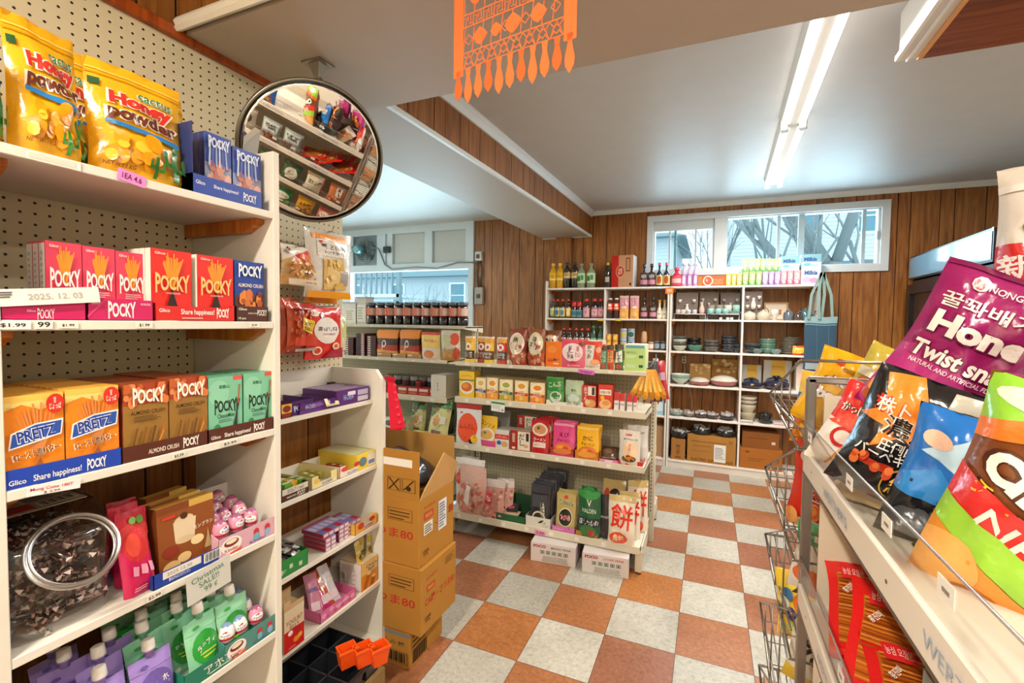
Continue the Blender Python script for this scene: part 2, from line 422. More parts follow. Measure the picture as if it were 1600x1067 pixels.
def planks(name, axis, const, cuts, z0, z1, thick, sgn, holes=(), extra=None):
    """wall of grooved boards: axis 'x' runs along x at y=const (boards between the cuts); holes: (a0,a1,z0,z1)"""
    b = MB(); g = .0035
    for a0, a1 in zip(cuts[:-1], cuts[1:]):
        zs = [(z0, z1)]
        segs = []
        # split the board where a hole crosses it
        aa = [(a0+g, a1-g, z0, z1)]
        for h in holes:
            nxt = []
            for (p0, p1, q0, q1) in aa:
                if p1 <= h[0] or p0 >= h[1] or q1 <= h[2] or q0 >= h[3]: nxt.append((p0, p1, q0, q1)); continue
                if p0 < h[0]: nxt.append((p0, h[0], q0, q1))
                if p1 > h[1]: nxt.append((h[1], p1, q0, q1))
                m0, m1 = max(p0, h[0]), min(p1, h[1])
                if q0 < h[2]: nxt.append((m0, m1, q0, h[2]))
                if q1 > h[3]: nxt.append((m0, m1, h[3], q1))
            aa = nxt
        for (p0, p1, q0, q1) in aa:
            if axis == 'x': b.box(p0, min(const, const+sgn*thick), q0, p1, max(const, const+sgn*thick), q1, 'ffffff')
            else: b.box(min(const, const+sgn*thick), p0, q0, max(const, const+sgn*thick), p1, q1, 'ffffff')
    n1 = len(b.f)
    # dark backing seen in the grooves
    back = [(cuts[0], cuts[-1], z0, z1)]
    for h in holes:
        nxt = []
        for (p0, p1, q0, q1) in back:
            if p1 <= h[0] or p0 >= h[1] or q1 <= h[2] or q0 >= h[3]: nxt.append((p0, p1, q0, q1)); continue
            nxt += [r for r in ((p0, h[0], q0, q1), (h[1], p1, q0, q1), (max(p0, h[0]), min(p1, h[1]), q0, h[2]), (max(p0, h[0]), min(p1, h[1]), h[3], q1)) if r[1]-r[0] > 1e-4 and r[3]-r[2] > 1e-4]
        back = nxt
    for (p0, p1, q0, q1) in back:
        t2 = const+sgn*thick; t3 = t2+sgn*.06; t1 = const+sgn*.004
        if axis == 'x': b.box(p0, min(t1, t3), q0, p1, max(t1, t3), q1, 'ffffff', 'matte')
        else: b.box(min(t1, t3), p0, q0, max(t1, t3), p1, q1, 'ffffff', 'matte')
    me = b.mesh(name); mi = [0 if i < n1 else 1 for i in range(len(b.f))]
    me.materials.clear(); me.materials.append(WOOD); me.materials.append(GROOVE); me.polygons.foreach_set('material_index', mi)
    return me
cuts = [-1.69, -1.552, -1.448, -1.3, -1.091, -.889, -.786, -.6, -.44, -.317, -.211, -.059, .147, .375, .579, .683, .764, .961, 1.065, 1.267, 1.471, 1.695, 1.902, 2.105, 2.209, 2.408, 2.514, 2.604, 2.806, 2.904, 3.107, 3.35]
WIN = (.43, 2.40, 1.965, 2.49)
struct('wall_back', planks('wall_back', 'x', Y1, cuts, 0, ZC, .012, 1, holes=[WIN]))
# seam across the boards near the shop front, pilaster
b = MB(); b.box(-.627, Y1-.045, 0, -.45, Y1-.001, 2.40, 'ffffff'); me = b.mesh('wall_pilaster'); me.materials.clear(); me.materials.append(WOOD); struct('trim_6', me)
# outer masonry behind the boards, other walls
def plain(name, boxes, mat):
    b = MB()
    for q in boxes: b.box(*q, 'ffffff')
    me = b.mesh(name); me.materials.clear(); me.materials.append(mat); return me
struct('wall_right', plain('wall_right', [(X1, Y0, 0, X1+.1, Y1+.07, ZC)], WHITE))
struct('wall_rear', plain('wall_rear', [(X0, Y0-.1, 0, X1, Y0, ZC)], WHITE))
struct('wall_left', plain('wall_left', [(X0-.1, -.3, 0, X0, Y1+.07, ZC), (X0, -.29, 0, -.60, -.19, ZC)], WHITE))
# left wall beside the candy shelves: grooved boards above and below the pegboard
lc = [-3.6]; wds = [.10, .15, .2, .1, .15, .12, .2, .1]; k = 0
while lc[-1] < -.4: lc.append(lc[-1]+wds[k % 8]); k += 1
lc = [v for v in lc if v < -.25]+[-.175]
struct('wall_side', planks('wall_side', 'y', -.482, lc, 0, ZC, .012, -1))
# ceiling and the two dropped beams
struct('ceiling', plain('ceiling', [(X0-.1, Y0-.1, ZC, X1+.1, Y1+.1, ZC+.1)], CEIL))
b = MB()
def slab(b, pts, z0, z1):
    n = len(pts); b.add([(x, y, z0) for x, y in pts]+[(x, y, z1) for x, y in pts], [tuple(range(n))[::-1], tuple(range(n, 2*n))]+[(i, (i+1) % n, n+(i+1) % n, n+i) for i in range(n)], 'ffffff')
# long beam running away from the camera
slab(b, [(-.90, -.25), (-.362, -.25), (-.245, 3.245), (-.80, 3.245)], 2.372, ZC); me = b.mesh('b'); me.materials.clear(); me.materials.append(CEILN); struct('ceiling_beam_long', me)
# grooved wood face of that beam
b = MB(); v = -.2; i = 0; wd = [.20, .11, .21, .10, .15, .09, .13, .2, .16, .08, .2, .11, .1, .2]; n0 = 0
def bx_(y): return -.362+.0335*(y+.25)
while v < 3.2:
    v2 = min(v+wd[i % 14], 3.243); i += 1
    b.add([(bx_(v+.003), v+.003, 2.385), (bx_(v2-.003), v2-.003, 2.385), (bx_(v2-.003), v2-.003, ZC-.002), (bx_(v+.003), v+.003, ZC-.002),
           (bx_(v+.003)+.011, v+.003, 2.385), (bx_(v2-.003)+.011, v2-.003, 2.385), (bx_(v2-.003)+.011, v2-.003, ZC-.002), (bx_(v+.003)+.011, v+.003, ZC-.002)],
          [(4, 5, 6, 7), (0, 4, 7, 3), (1, 2, 6, 5), (0, 1, 5, 4)], 'ffffff'); v = v2
n1 = len(b.f)
b.quad((bx_(-.2)+.002, -.2, 2.385), (bx_(3.243)+.002, 3.243, 2.385), (bx_(3.243)+.002, 3.243, ZC-.002), (bx_(-.2)+.002, -.2, ZC-.002), 'ffffff', 'matte')
me = b.mesh('b'); me.materials.clear(); me.materials.append(WOOD); me.materials.append(GROOVE); me.polygons.foreach_set('material_index', [0]*n1+[1]); struct('wall_beam_face', me)
# mouldings: under-edge strip of the beam, cove at the ceiling
def sweep(name, pts, prof, mat, closed=False):
    """prof: (out, up) pairs; pts: path; out is to the right of the path"""
    b = MB(); P = [Vector(p) for p in pts]; n = len(prof); vs = []
    for i, p in enumerate(P):
        d1 = (P[i]-P[i-1]).normalized() if i > 0 else (P[1]-P[0]).normalized(); d2 = (P[i+1]-P[i]).normalized() if i < len(P)-1 else d1
        r1 = Vector((d1.y, -d1.x, 0)); r2 = Vector((d2.y, -d2.x, 0)); m = (r1+r2); m = m/(max(m.dot(r1), .2))
        for o, u in prof: vs.append(p+m*o+Vector((0, 0, u)))
    fs = []
    for i in range(len(P)-1):
        for j in range(n): fs.append((i*n+j, i*n+(j+1) % n, (i+1)*n+(j+1) % n, (i+1)*n+j))
    fs += [tuple(range(n)), tuple((len(P)-1)*n+j for j in range(n))[::-1]]
    b.add(vs, fs, 'ffffff'); me = b.mesh(name); me.materials.clear(); me.materials.append(mat); return struct(name, me)
cove = [(0, 0), (.012, 0), (.03, .028), (.045, .045), (.045, .055), (0, .055)]
sweep('trim_1', [(bx_(-.2)+.011, -.22, ZC-.055), (bx_(3.243)+.011, 3.245, ZC-.055)], cove, WHITEB)
sweep('trim_2', [(bx_(3.245)+.011, 3.245, ZC-.045), (X1, 3.245, ZC-.045)], [(0, 0), (.010, 0), (.022, .02), (.03, .045), (0, .045)], WHITEB)
sweep('trim_3', [(bx_(-.2), -.22, 2.362), (bx_(3.245), 3.245, 2.362)], [(0, 0), (.02, 0), (.02, .022), (.01, .03), (0, .03)], WHITEB)
sweep('trim_4', [(-.80, 3.245, 2.365), (-.25, 3.245, 2.365)], [(0, 0), (.012, 0), (.012, .02), (0, .02)], WHITEB)
# cross beam over the aisle
b = MB(); b.box(-.48, -.80, 2.25, X1, -.225, ZC, 'ffffff'); me = b.mesh('b'); me.materials.clear(); me.materials.append(CEILN); struct('ceiling_beam_cross', me)
bc = [-.46]; k = 0
while bc[-1] < 3.2: bc.append(bc[-1]+wds[(k*3) % 8]); k += 1
struct('wall_cross_beam_face', planks('w', 'x', -.815, bc, 2.285, ZC-.002, .012, 1))
sweep('trim_5', [(-.455, -.815, 2.25), (X1, -.815, 2.25)], [(0, 0), (.012, -.005), (.02, .004), (.014, .012), (.02, .022), (.012, .036), (0, .036)], WHITE)

# shop-front window (white frame, fan, two blank panels, plate glass)
def at_b(px, py, y=Y1): return at(px, py, 'y', y)
b = MB('matte'); fc = 'd8e2e6'
b.box(-3.85, Y1-.03, 2.55, -1.69, Y1+.05, ZC, fc)
for x0, x1 in ((-3.85, -3.57), (-3.16, -3.02), (-2.99, -2.905), (-2.40, -2.285), (-1.80, -1.69)): b.box(x0, Y1-.03, 2.15, x1, Y1+.05, 2.55, fc)
b.box(-3.85, Y1-.03, 2.06, -1.69, Y1+.05, 2.15, fc)
b.box(-3.85, Y1-.03, 0, -3.62, Y1+.05, 2.06, fc); b.box(-1.76, Y1-.03, 0, -1.69, Y1+.05, 2.06, fc)
b.box(-3.62, Y1-.03, 0, -1.76, Y1+.05, .75, fc); b.box(-3.62, Y1-.03, .75, -1.76, Y1+.05, .81, fc)
for x0, x1 in ((-2.905, -2.40), (-2.285, -1.80)):
    b.box(x0, Y1, 2.15, x1, Y1+.03, 2.55, 'c9cac6')
    for q in ((x0, 2.15, x0+.012, 2.55), (x1-.012, 2.15, x1, 2.55), (x0, 2.15, x1, 2.162), (x0, 2.538, x1, 2.55)): b.box(q[0], Y1-.012, q[1], q[2], Y1+.001, q[3], 'b4bdc0')
b.box(-3.02, Y1-.01, 2.15, -2.99, Y1+.04, 2.55, 'bfc9cd')
win1 = struct('window_1', b)
g = MB('pane'); g.box(-3.62, Y1+.01, .81, -1.76, Y1+.016, 2.06, 'ffffff'); gl = struct('window_glass', g); gl.parent = win1
# rear window above the shelves
b = MB('matte'); wc = 'd5dcdf'
def ring(b, x0, z0, x1, z1, w, ya, yb, c):
    b.box(x0, ya, z0, x1, yb, z0+w, c); b.box(x0, ya, z1-w, x1, yb, z1, c); b.box(x0, ya, z0+w, x0+w, yb, z1-w, c); b.box(x1-w, ya, z0+w, x1, yb, z1-w, c)
ring(b, .375, 1.915, 2.458, 2.54, .062, Y1-.022, Y1+.004, wc)
ring(b, .42, 1.955, 2.412, 2.50, .014, Y1-.006, Y1+.10, 'c3ccd0')
b.box(.434, Y1+.02, 2.40, 1.03, Y1+.09, 2.49, 'ccd4d7')           # blanked strip over the smaller sash
b.box(1.03, Y1-.012, 1.96, 1.13, Y1+.10, 2.49, wc)
ring(b, .434, 1.967, 1.03, 2.40, .02, Y1+.01, Y1+.08, 'cfd8db'); ring(b, 1.13, 1.967, 2.40, 2.49, .022, Y1+.01, Y1+.08, 'cfd8db')
for x in (.60, .655, .855): b.box(x-.009, Y1+.03, 1.985, x+.009, Y1+.06, 2.39, 'b9c4c9')
b.box(.645, Y1+.02, 1.985, .67, Y1+.045, 2.39, '6f9aa5')
for x, w_ in ((1.60, .014), (1.79, .026), (2.28, .014)): b.box(x-w_, Y1+.03, 1.99, x+w_, Y1+.06, 2.47, 'a9bcc3')
b.box(2.37, Y1-.004, 2.20, 2.39, Y1+.02, 2.27, 'aab4b8')
win2 = struct('window_2', b)
g = MB('pane'); g.box(.45, Y1+.045, 1.985, 1.01, Y1+.049, 2.385, 'ffffff'); g.box(1.15, Y1+.045, 1.985, 2.38, Y1+.049, 2.475, 'ffffff'); gl = struct('window_glass', g); gl.parent = win2

# fan in the shop-front, its socket and cable
f = MB('metal'); cxf, czf = -3.365, 2.35
f.box(-3.565, Y1-.005, 2.155, -3.165, Y1+.02, 2.545, '8d9495')
fb = MB('metal')
for r in (.05, .08, .11, .14, .165): fb.tube([(cxf+math.cos(a*PI/14)*r, Y1-.06, czf+math.sin(a*PI/14)*r) for a in range(28)], .004, 'a8b0b2', 'metal', 5, True)
for a in range(8): fb.tube([(cxf+math.cos(a*PI/4)*.04, Y1-.065, czf+math.sin(a*PI/4)*.04), (cxf+math.cos(a*PI/4)*.17, Y1-.02, czf+math.sin(a*PI/4)*.17)], .004, '7c8486', 'metal', 5)
bl = MB('plastic')
for a in range(4):
    t0 = a*PI/2+.4
    bl.add([(cxf+math.cos(t0)*.03, Y1-.02, czf+math.sin(t0)*.03), (cxf+math.cos(t0-.1)*.15, Y1-.045, czf+math.sin(t0-.1)*.15), (cxf+math.cos(t0+.75)*.15, Y1-.015, czf+math.sin(t0+.75)*.15), (cxf+math.cos(t0+.9)*.04, Y1-.012, czf+math.sin(t0+.9)*.04)], [(0, 1, 2, 3), (3, 2, 1, 0)], '4d6a70')
mo = MB('metal'); mo.T = Matrix.Translation((cxf-.02, Y1-.05, czf)) @ Matrix.Rotation(R(90), 4, 'X'); mo.lathe([(.05, 0), (.055, .03), (.055, .12), (.04, .14)], '8fc0c8', n=14)
sk = MB('plastic'); sk.T = Matrix.Translation((cxf-.17, Y1-.10, czf+.02)) @ Matrix.Rotation(R(90), 4, 'X'); sk.lathe([(.045, 0), (.05, .02), (.045, .05), (.02, .06)], 'ecebe6', n=14)
thing('exhaust_fan', [('housing', f), ('guard', fb), ('blades', bl), ('motor', mo), ('socket', sk)], 'old round metal exhaust fan set in the white shop window frame', 'fan')
cb = MB('plastic'); cb.tube([(-3.25, Y1-.07, 2.38), (-3.12, Y1-.05, 2.37), (-3.08, Y1-.04, 2.28), (-3.02, Y1-.04, 2.15), (-2.9, Y1-.04, 2.085), (-2.5, Y1-.04, 2.10), (-2.2, Y1-.04, 2.075), (-1.9, Y1-.04, 2.14), (-1.63, Y1-.04, 2.13)], .009, '7f8a8e', n=6)
thing('cable', cb, 'grey cable sagging along the white window frame under the blank panels', 'cable')
pl = MB('plastic'); pl.bbox(-3.03, Y1-.075, 2.30, -2.92, Y1-.03, 2.385, .01, '27343c')
thing('power_adapter', pl, 'small dark plug box on the window frame beside the fan', 'plug')
def switch(z0, z1, x0, x1, c, lab, dark=True):
    s1 = MB('plastic'); s1.bbox(x0, Y1-.05, z0, x1, Y1+.001, z1, .006, c); s2 = MB('plastic')
    s2.box((x0+x1)/2-.02, Y1-.062, (z0+z1)/2-.03, (x0+x1)/2+.02, Y1-.05, (z0+z1)/2+.02, '2e2c2a' if dark else 'efece4'); 
    thing('switch_box', [('cover', s1), ('switch', s2)], lab, 'switch')
switch(2.15, 2.26, -1.66, -1.57, 'd8d6cf', 'pale switch box mounted high beside the shop window')
switch(1.62, 1.83, -1.66, -1.55, '9a948a', 'grey switch box low on the wood wall, cables from above')
cb = MB('plastic'); cb.tube([(-1.63, Y1-.02, 2.15), (-1.65, Y1-.02, 2.0), (-1.62, Y1-.02, 1.83)], .008, '5a5650'); cb.tube([(-1.59, Y1-.02, 2.15), (-1.575, Y1-.02, 2.02), (-1.60, Y1-.02, 1.9), (-1.575, Y1-.02, 1.83)], .008, '44403a')
thing('wiring', cb, 'pair of dark cables between two switch boxes on wood wall', 'cable')
# fluorescent strip fixtures
tube_mat = bpy.data.materials.new('lit_tube'); tube_mat.use_nodes = True
tube_mat.node_tree.nodes['Principled BSDF'].inputs['Emission Color'].default_value = (1, .96, .9, 1); tube_mat.node_tree.nodes['Principled BSDF'].inputs['Emission Strength'].default_value = 3.2
M['tube'] = tube_mat; MATS.append(tube_mat); MI['tube'] = len(MATS)-1
def fixture(cx, cy, rz, lab):
    h = MB('matte'); h.T = Matrix.Translation((0, 0, ZC))
    h.add([(-.075, -.61, -.001), (-.075, .61, -.001), (.075, -.61, -.001), (.075, .61, -.001), (-.06, -.61, -.035), (-.06, .61, -.035), (.06, -.61, -.035), (.06, .61, -.035), (-.02, -.61, -.062), (-.02, .61, -.062), (.02, -.61, -.062), (.02, .61, -.062)],
          [(0, 4, 5, 1), (4, 8, 9, 5), (8, 10, 11, 9), (10, 6, 7, 11), (6, 2, 3, 7), (0, 2, 6, 10, 8, 4), (1, 5, 9, 11, 7, 3)], 'e9e9e4')
    parts = [('housing', h)]
    for s in (-1, 1):
        t = MB('tube'); t.tube([(s*.045, -.585, ZC-.068), (s*.045, .585, ZC-.068)], .013, 'ffffff', n=10); parts.append(('fluorescent_tube', t))
    for s in (-1, 1):
        e = MB('plastic'); e.box(-.065, s*.595-.012, ZC-.09, -.028, s*.595+.012, ZC-.03, 'dcdcd8'); e.box(.028, s*.595-.012, ZC-.09, .065, s*.595+.012, ZC-.03, 'dcdcd8'); parts.append(('tube_holder', e))
    thing('ceiling_light', parts, lab, 'light', (cx, cy, 0), (0, 0, rz), 'fluorescent ceiling strips')
FX = [(1.41, .75, 'near white fluorescent strip light on the grey ceiling'), (1.45, 1.97, 'far white fluorescent strip light ending near the back window'), (.45, -2.6, 'added unseen fluorescent strip light over the aisle behind the camera'), (2.3, -2.2, 'added unseen fluorescent strip light behind the cross beam by the right wall'), (-3.3, .45, 'added unseen fluorescent strip light on the left ceiling behind long beam')]  # fixtures behind the camera and in the alcove: unseen, added for brightness
for (x, y, l) in FX: fixture(x, y, R(-1.5) if x > 1 and y > 0 else 0, l)
# wood board hung under the ceiling at the right, with white trim
b = MB(); b.box(1.74, -.22, 2.45, X1, .53, ZC-.001, 'ffffff'); me = b.mesh('b'); me.materials.clear(); me.materials.append(WOODD); struct('ceiling_soffit_board', me)
b = MB('matte'); b.box(1.725, -.22, 2.448, 1.74, .532, 2.475, 'e0a263'); struct('trim_7', b)
b = MB('matte'); b.box(1.668, -.22, 2.455, 1.725, .53, ZC, 'ddd9d2'); b.box(1.655, -.22, 2.455, 1.668, .53, 2.475, 'f1efe9'); b.box(1.69, -.22, 2.447, 1.698, .53, 2.456, 'f1efe9'); struct('trim_8', b)
# outside: snow-bright ground, pale clapboard houses, bare trees
gm = mk('snowy_ground', .9, attr=False, col='cfd6da', var=.1)
struct('ground', solid('ground', -40, Y1+.2, -1.2, 40, 60, -1.0, gm))
def house(name, x0, y0, w_, d_, h_, c, rc, lab, wins, stairs=False):
    hb = MB('matte'); z = -1.0
    while z < h_-1:
        hb.box(x0, y0+.0, z, x0+w_, y0+d_, z+.105, c, skip='tb'); hb.add([(x0-.012, y0-.014, z), (x0+w_+.012, y0-.014, z), (x0+w_, y0, z+.12), (x0, y0, z+.12)], [(0, 1, 2, 3)], c); z += .12
    rf = MB('matte'); e = .4; zt = h_-1
    rf.add([(x0-e, y0-e, zt), (x0+w_+e, y0-e, zt), (x0+w_+e, y0+d_+e, zt), (x0-e, y0+d_+e, zt), (x0+w_*.3, y0+d_/2, zt+1.1), (x0+w_*.7, y0+d_/2, zt+1.1)], [(0, 1, 5, 4), (1, 2, 5), (2, 3, 4, 5), (3, 0, 4), (0, 3, 2, 1)], rc)
    parts = [('siding', hb), ('roof', rf)]
    for (wx, wz, ww, wh) in wins:
        q = MB('matte'); ring(q, x0+wx, wz, x0+wx+ww, wz+wh, .08, y0-.06, y0+.01, 'f4f6f6'); q.box(x0+wx+.08, y0-.03, wz+.08, x0+wx+ww-.08, y0-.02, wz+wh-.08, '6f9aa8', 'plastic'); q.box(x0+wx, y0-.05, wz+wh/2-.02, x0+wx+ww, y0-.02, wz+wh/2+.02, 'f4f6f6')
        parts.append(('window', q))
    thing(name, parts, lab, 'house')
house('clapboard_house', -15.5, 15, 8.0, 6, 4.3, 'c8d6da', '6f8f96', 'pale blue clapboard house with low hip roof beyond the shop window', [(.8, .2, .8, 1.3), (2.2, .2, .6, 1.3), (3.4, .3, .5, 1.2), (4.6, .3, .6, 1.2), (6.2, .2, .9, 1.3), (.8, 1.95, .8, 1.1), (3.2, 1.95, .7, 1.1), (6.2, 1.95, .8, 1.1)])
house('clapboard_house', -6.2, 14.8, 6.0, 5, 5.4, 'd9e2e4', '7d979c', 'white clapboard house seen behind the smaller rear window sash', [(3.4, 2.0, .8, 1.1), (1.2, 1.6, .8, 1.2)])
house('clapboard_house', 1.6, 14.8, 5.6, 5, 8.2, 'e0e7ea', '7d979c', 'tall white clapboard house with blue windows behind the rear window', [(.8, 2.2, .9, 1.1), (2.6, 2.3, .8, 1.2), (1.8, 4.3, .8, 1.2), (.5, 5.2, .7, 1), (3.4, 4.2, .7, 1.1)])
st = MB('matte')
for k in range(9): st.box(-8.6+k*.22, 9.6, .2+k*.22, -8.3+k*.22, 10.4, .26+k*.22, '8fa3a8')
for z in (1.0, 2.1, 3.2):
    st.box(-9.9, 9.4, z, -7.6, 10.6, z+.1, 'dfe6e8'); st.box(-9.9, 9.4, z+.9, -7.6, 9.5, z+.98, '93a7ac')
    for k in range(12): st.box(-9.9+k*.2, 9.42, z, -9.86+k*.2, 9.48, z+.9, '93a7ac')
for x in (-9.9, -7.7): st.box(x, 9.4, -1, x+.12, 9.52, 3.3, '8b9ea3')
thing('porch', st, 'grey wooden outside staircase and balcony tower beyond shop window', 'staircase')
def tree(x, y, h, seed, lab, r0=.16):
    rr = random.Random(seed); t = MB('matte'); tw = MB('matte')
    def br(p, d, L_, r, lv):
        q = p+d*L_; mid = p+d*L_*.5+Vector((rr.uniform(-.05, .05), rr.uniform(-.05, .05), 0))*L_
        (t if lv < 2 else tw).tube([p, mid, q], [r, r*.85, r*.7], 'a0a8a8' if lv > 1 else '8e9898', n=5 if lv > 1 else 7)
        if lv >= 4: return
        for k in range(3 if lv else 4):
            dd = (d+Vector((rr.uniform(-.8, .8), rr.uniform(-.8, .8), rr.uniform(-.1, .7)))).normalized()
            br(p+d*L_*rr.uniform(.55, 1), dd, L_*rr.uniform(.5, .72), r*.5, lv+1)
    br(Vector((0, 0, -1.1)), Vector((.02, 0, 1)), h, r0, 0)
    thing('bare_tree', [('trunk', t), ('twigs', tw)], lab, 'tree', (x, y, 0))
for px_, y_, h_, sd_, r_, l_ in ((1298, 8.2, 3.7, 3, .20, 'thick bare tree with spreading branches outside the wider rear sash'), (1205, 7.2, 3.3, 5, .05, 'thin bare tree in front of the tall white house'),
        (1352, 9.6, 3.9, 8, .12, 'bare tree at the far side of the rear window view'), (618, 7.4, 1.9, 11, .05, 'small bare tree beside the outside staircase'), (1085, 9.0, 3.4, 13, .06, 'slender bare tree seen behind the smaller rear sash')):
    tree(at(px_, 360, 'y', y_).x, y_, h_, sd_, l_, r_)
# ================================================================== PRODUCT BUILDERS
def card_box(w, d, h, c, art=(), side=None, top=None, left=None, sideart=(), topart=(), mat='card', asp=None):
    """box standing on z=0, front face towards -y, centred in x, depth runs to +y"""
    b = MB(mat); side = side or c; top = top or c; e = min(.0012, w*.05)
    b.bbox(-w/2, 0, 0, w/2, d, h, e, side)
    b.quad((-w/2+e, -.0002, e), (w/2-e, -.0002, e), (w/2-e, -.0002, h-e), (-w/2+e, -.0002, h-e), c)
    b.quad((-w/2+e, e, h+.0002), (w/2-e, e, h+.0002), (w/2-e, d-e, h+.0002), (-w/2+e, d-e, h+.0002), top)
    b.quad((-w/2-.0002, d-e, e), (-w/2-.0002, e, e), (-w/2-.0002, e, h-e), (-w/2-.0002, d-e, h-e), left or side)
    paint(b, art, plane_S((-w/2, 0, 0), (w, 0, 0), (0, 0, h)), asp=w/h)
    paint(b, sideart, plane_S((w/2, 0, 0), (0, d, 0), (0, 0, h)))
    paint(b, topart, plane_S((-w/2, 0, h), (w, 0, 0), (0, d, 0)))
    return b

def pouch(w, h, t, c, art=(), back=None, seed=0, kind='stand', seal=None, nu=10, nv=12, crumple=1.0, clip=True, mat='film', lean=0):
    """filled bag with sealed edges; front towards -y, base at z=0"""
    art = list(art)
    if art and art[0][:5] == ('r', 0, 0, 1, 1): c = art[0][5]; art = art[1:]
    rr = random.Random(seed*31+5); ph = [rr.uniform(0, 6.3) for _ in range(8)]
    def shape(u, v):
        a = max(0, 1-abs(2*u-1)**2.6)**.6
        if kind == 'stand': fv = (1-v**2.2)*.92+.08*(1-v); fv *= min(1, .55+v*4)
        elif kind == 'pillow': fv = max(0, 1-abs(2*v-1)**3.2)**.7
        else: fv = 1-.35*v
        wr = .06*math.sin(9*u+ph[0]+5*v)+.05*math.sin(17*v+ph[1]-6*u)+.05*math.sin(13*u*v*2+ph[2])+.035*math.sin(31*u+ph[3])*math.sin(23*v+ph[4])
        edge = (1-abs(2*v-1)**6)
        return t*.5*a*fv*(1+wr*2.2*crumple)+t*.5*crumple*.10*math.sin(19*u+ph[5])*(1-edge)
    def X(u, v):
        pinch = 1-.07*max(0, 1-abs(2*v-1)**2)*(1 if kind == 'pillow' else .4)
        return (u-.5)*w*pinch+.012*w*crumple*math.sin(7*v+ph[6])
    def Sf(u, v, k=0): return (X(u, v), -shape(u, v)-k+lean*v*v, v*h+.006*h*crumple*math.sin(8*u+ph[7])*v)
    def Sb(u, v): p = Sf(u, v); return (p[0], shape(u, v)*(.5 if kind == 'stand' else .9)+.0006+lean*v*v, p[2])
    b = MB(mat); vs = []; fs = []
    for j in range(nv+1):
        for i in range(nu+1): vs.append(Sf(i/nu, j/nv))
    for j in range(nv):
        for i in range(nu):
            a = j*(nu+1)+i; fs.append((a, a+1, a+nu+2, a+nu+1))
    b.add(vs, fs, c, None, True)
    vs = [Sb(i/nu, j/nv) for j in range(nv+1) for i in range(nu+1)]
    b.add(vs, [f[::-1] for f in fs], back or c, None, True)
    # rim joins front and back
    rim = [(i/nu, 0) for i in range(nu+1)]+[(1, j/nv) for j in range(1, nv+1)]+[(i/nu, 1) for i in range(nu-1, -1, -1)]+[(0, j/nv) for j in range(nv-1, 0, -1)]
    vs = [Sf(*p) for p in rim]+[Sb(*p) for p in rim]; n = len(rim)
    b.add(vs, [(i, i+n, (i+1) % n+n, (i+1) % n) for i in range(n)], c)
    if seal: art = list(art)+[('r', 0, .955, 1, 1, seal), ('r', 0, 0, 1, .035, seal)]
    paint(b, art, lambda u, v, k: Sf(u, v, k*1.6), nu, nv, off=.0008, asp=w/h)
    return b

def food(seed, u0, v0, u1, v1, n, cols, r=.06, asp=1.0):
    rr = random.Random(seed); o = []
    for _ in range(n):
        s = r*rr.uniform(.6, 1.3); o.append(('e', rr.uniform(u0, u1), rr.uniform(v0, v1), s, s*asp*rr.uniform(.6, 1), rr.choice(cols)))
    return o
def sticks(u, v, n, sp, l, ct, cb, wd=.012, split=.5):
    """fan of thin sticks crossing at (u,v)"""
    o = []; rr = random.Random(n)
    for i in range(n):
        a = (i/(n-1)-.5)*sp+rr.uniform(-.03, .03); dx, dy = math.sin(a), math.cos(a); L = l*rr.uniform(.85, 1.05)
        p = lambda t: (u+dx*t, v+dy*t)
        A, B, C_ = p(-L*.75), p(L*(split-.45)), p(L)
        for q0, q1, c in ((A, B, cb), (B, C_, ct)):
            o.append(('p', [(q0[0]-wd/2, q0[1]), (q0[0]+wd/2, q0[1]), (q1[0]+wd/2, q1[1]), (q1[0]-wd/2, q1[1])], c))
    return o
def bars(u0, v0, u1, v1, n, col, fill=.55):
    """rows of unreadably small print"""
    rr = random.Random(int(u0*99+v0*77)); o = []; s = (v1-v0)/n
    for i in range(n):
        e = u1-(u1-u0)*rr.uniform(0, .35); o.append(('r', u0, v0+i*s, e, v0+i*s+s*fill, col))
    return o
def barcode(u0, v0, u1, v1):
    o = [('r', u0, v0, u1, v1, 'f6f4ee')]; n = 14; s = (u1-u0)/n
    return o+[('r', u0+s*i, v0+(v1-v0)*.1, u0+s*i+s*(.3+.4*(i*7 % 3)/2), v0+(v1-v0)*.95, '222222') for i in range(1, n-1)]

def tray(w, d, h, c, art=(), back=0.0, inner='d8cdb8', sideart=(), t=.0015, hback=None, notch=None):
    """open display carton: front towards -y"""
    b = MB('card'); hb = hback or h
    b.box(-w/2, 0, 0, w/2, d, t, inner)
    if notch:
        n0, n1, nh = notch; b.box(-w/2, 0, 0, -w/2+w*n0, t, h, c); b.box(-w/2+w*n0, 0, 0, -w/2+w*n1, t, nh, c); b.box(-w/2+w*n1, 0, 0, w/2, t, h, c)
    else: b.box(-w/2, 0, 0, w/2, t, h, c)
    b.box(-w/2, d-t, 0, w/2, d, hb, c)
    for s in (-1, 1):
        x0, x1 = (-w/2, -w/2+t) if s < 0 else (w/2-t, w/2)
        b.add([(x0, 0, 0), (x1, 0, 0), (x1, d, 0), (x0, d, 0), (x0, 0, h), (x1, 0, h), (x1, d, hb), (x0, d, hb)], [(0, 3, 2, 1), (4, 5, 6, 7), (0, 1, 5, 4), (2, 3, 7, 6), (0, 4, 7, 3), (1, 2, 6, 5)], c)
    b.quad((-w/2+t, d-t-.0003, t), (w/2-t, d-t-.0003, t), (w/2-t, d-t-.0003, hb-.001), (-w/2+t, d-t-.0003, hb-.001), inner)
    paint(b, art, plane_S((-w/2, 0, 0), (w, 0, 0), (0, 0, h)))
    paint(b, sideart, plane_S((w/2, 0, 0), (0, d, 0), (0, 0, h)))
    return b

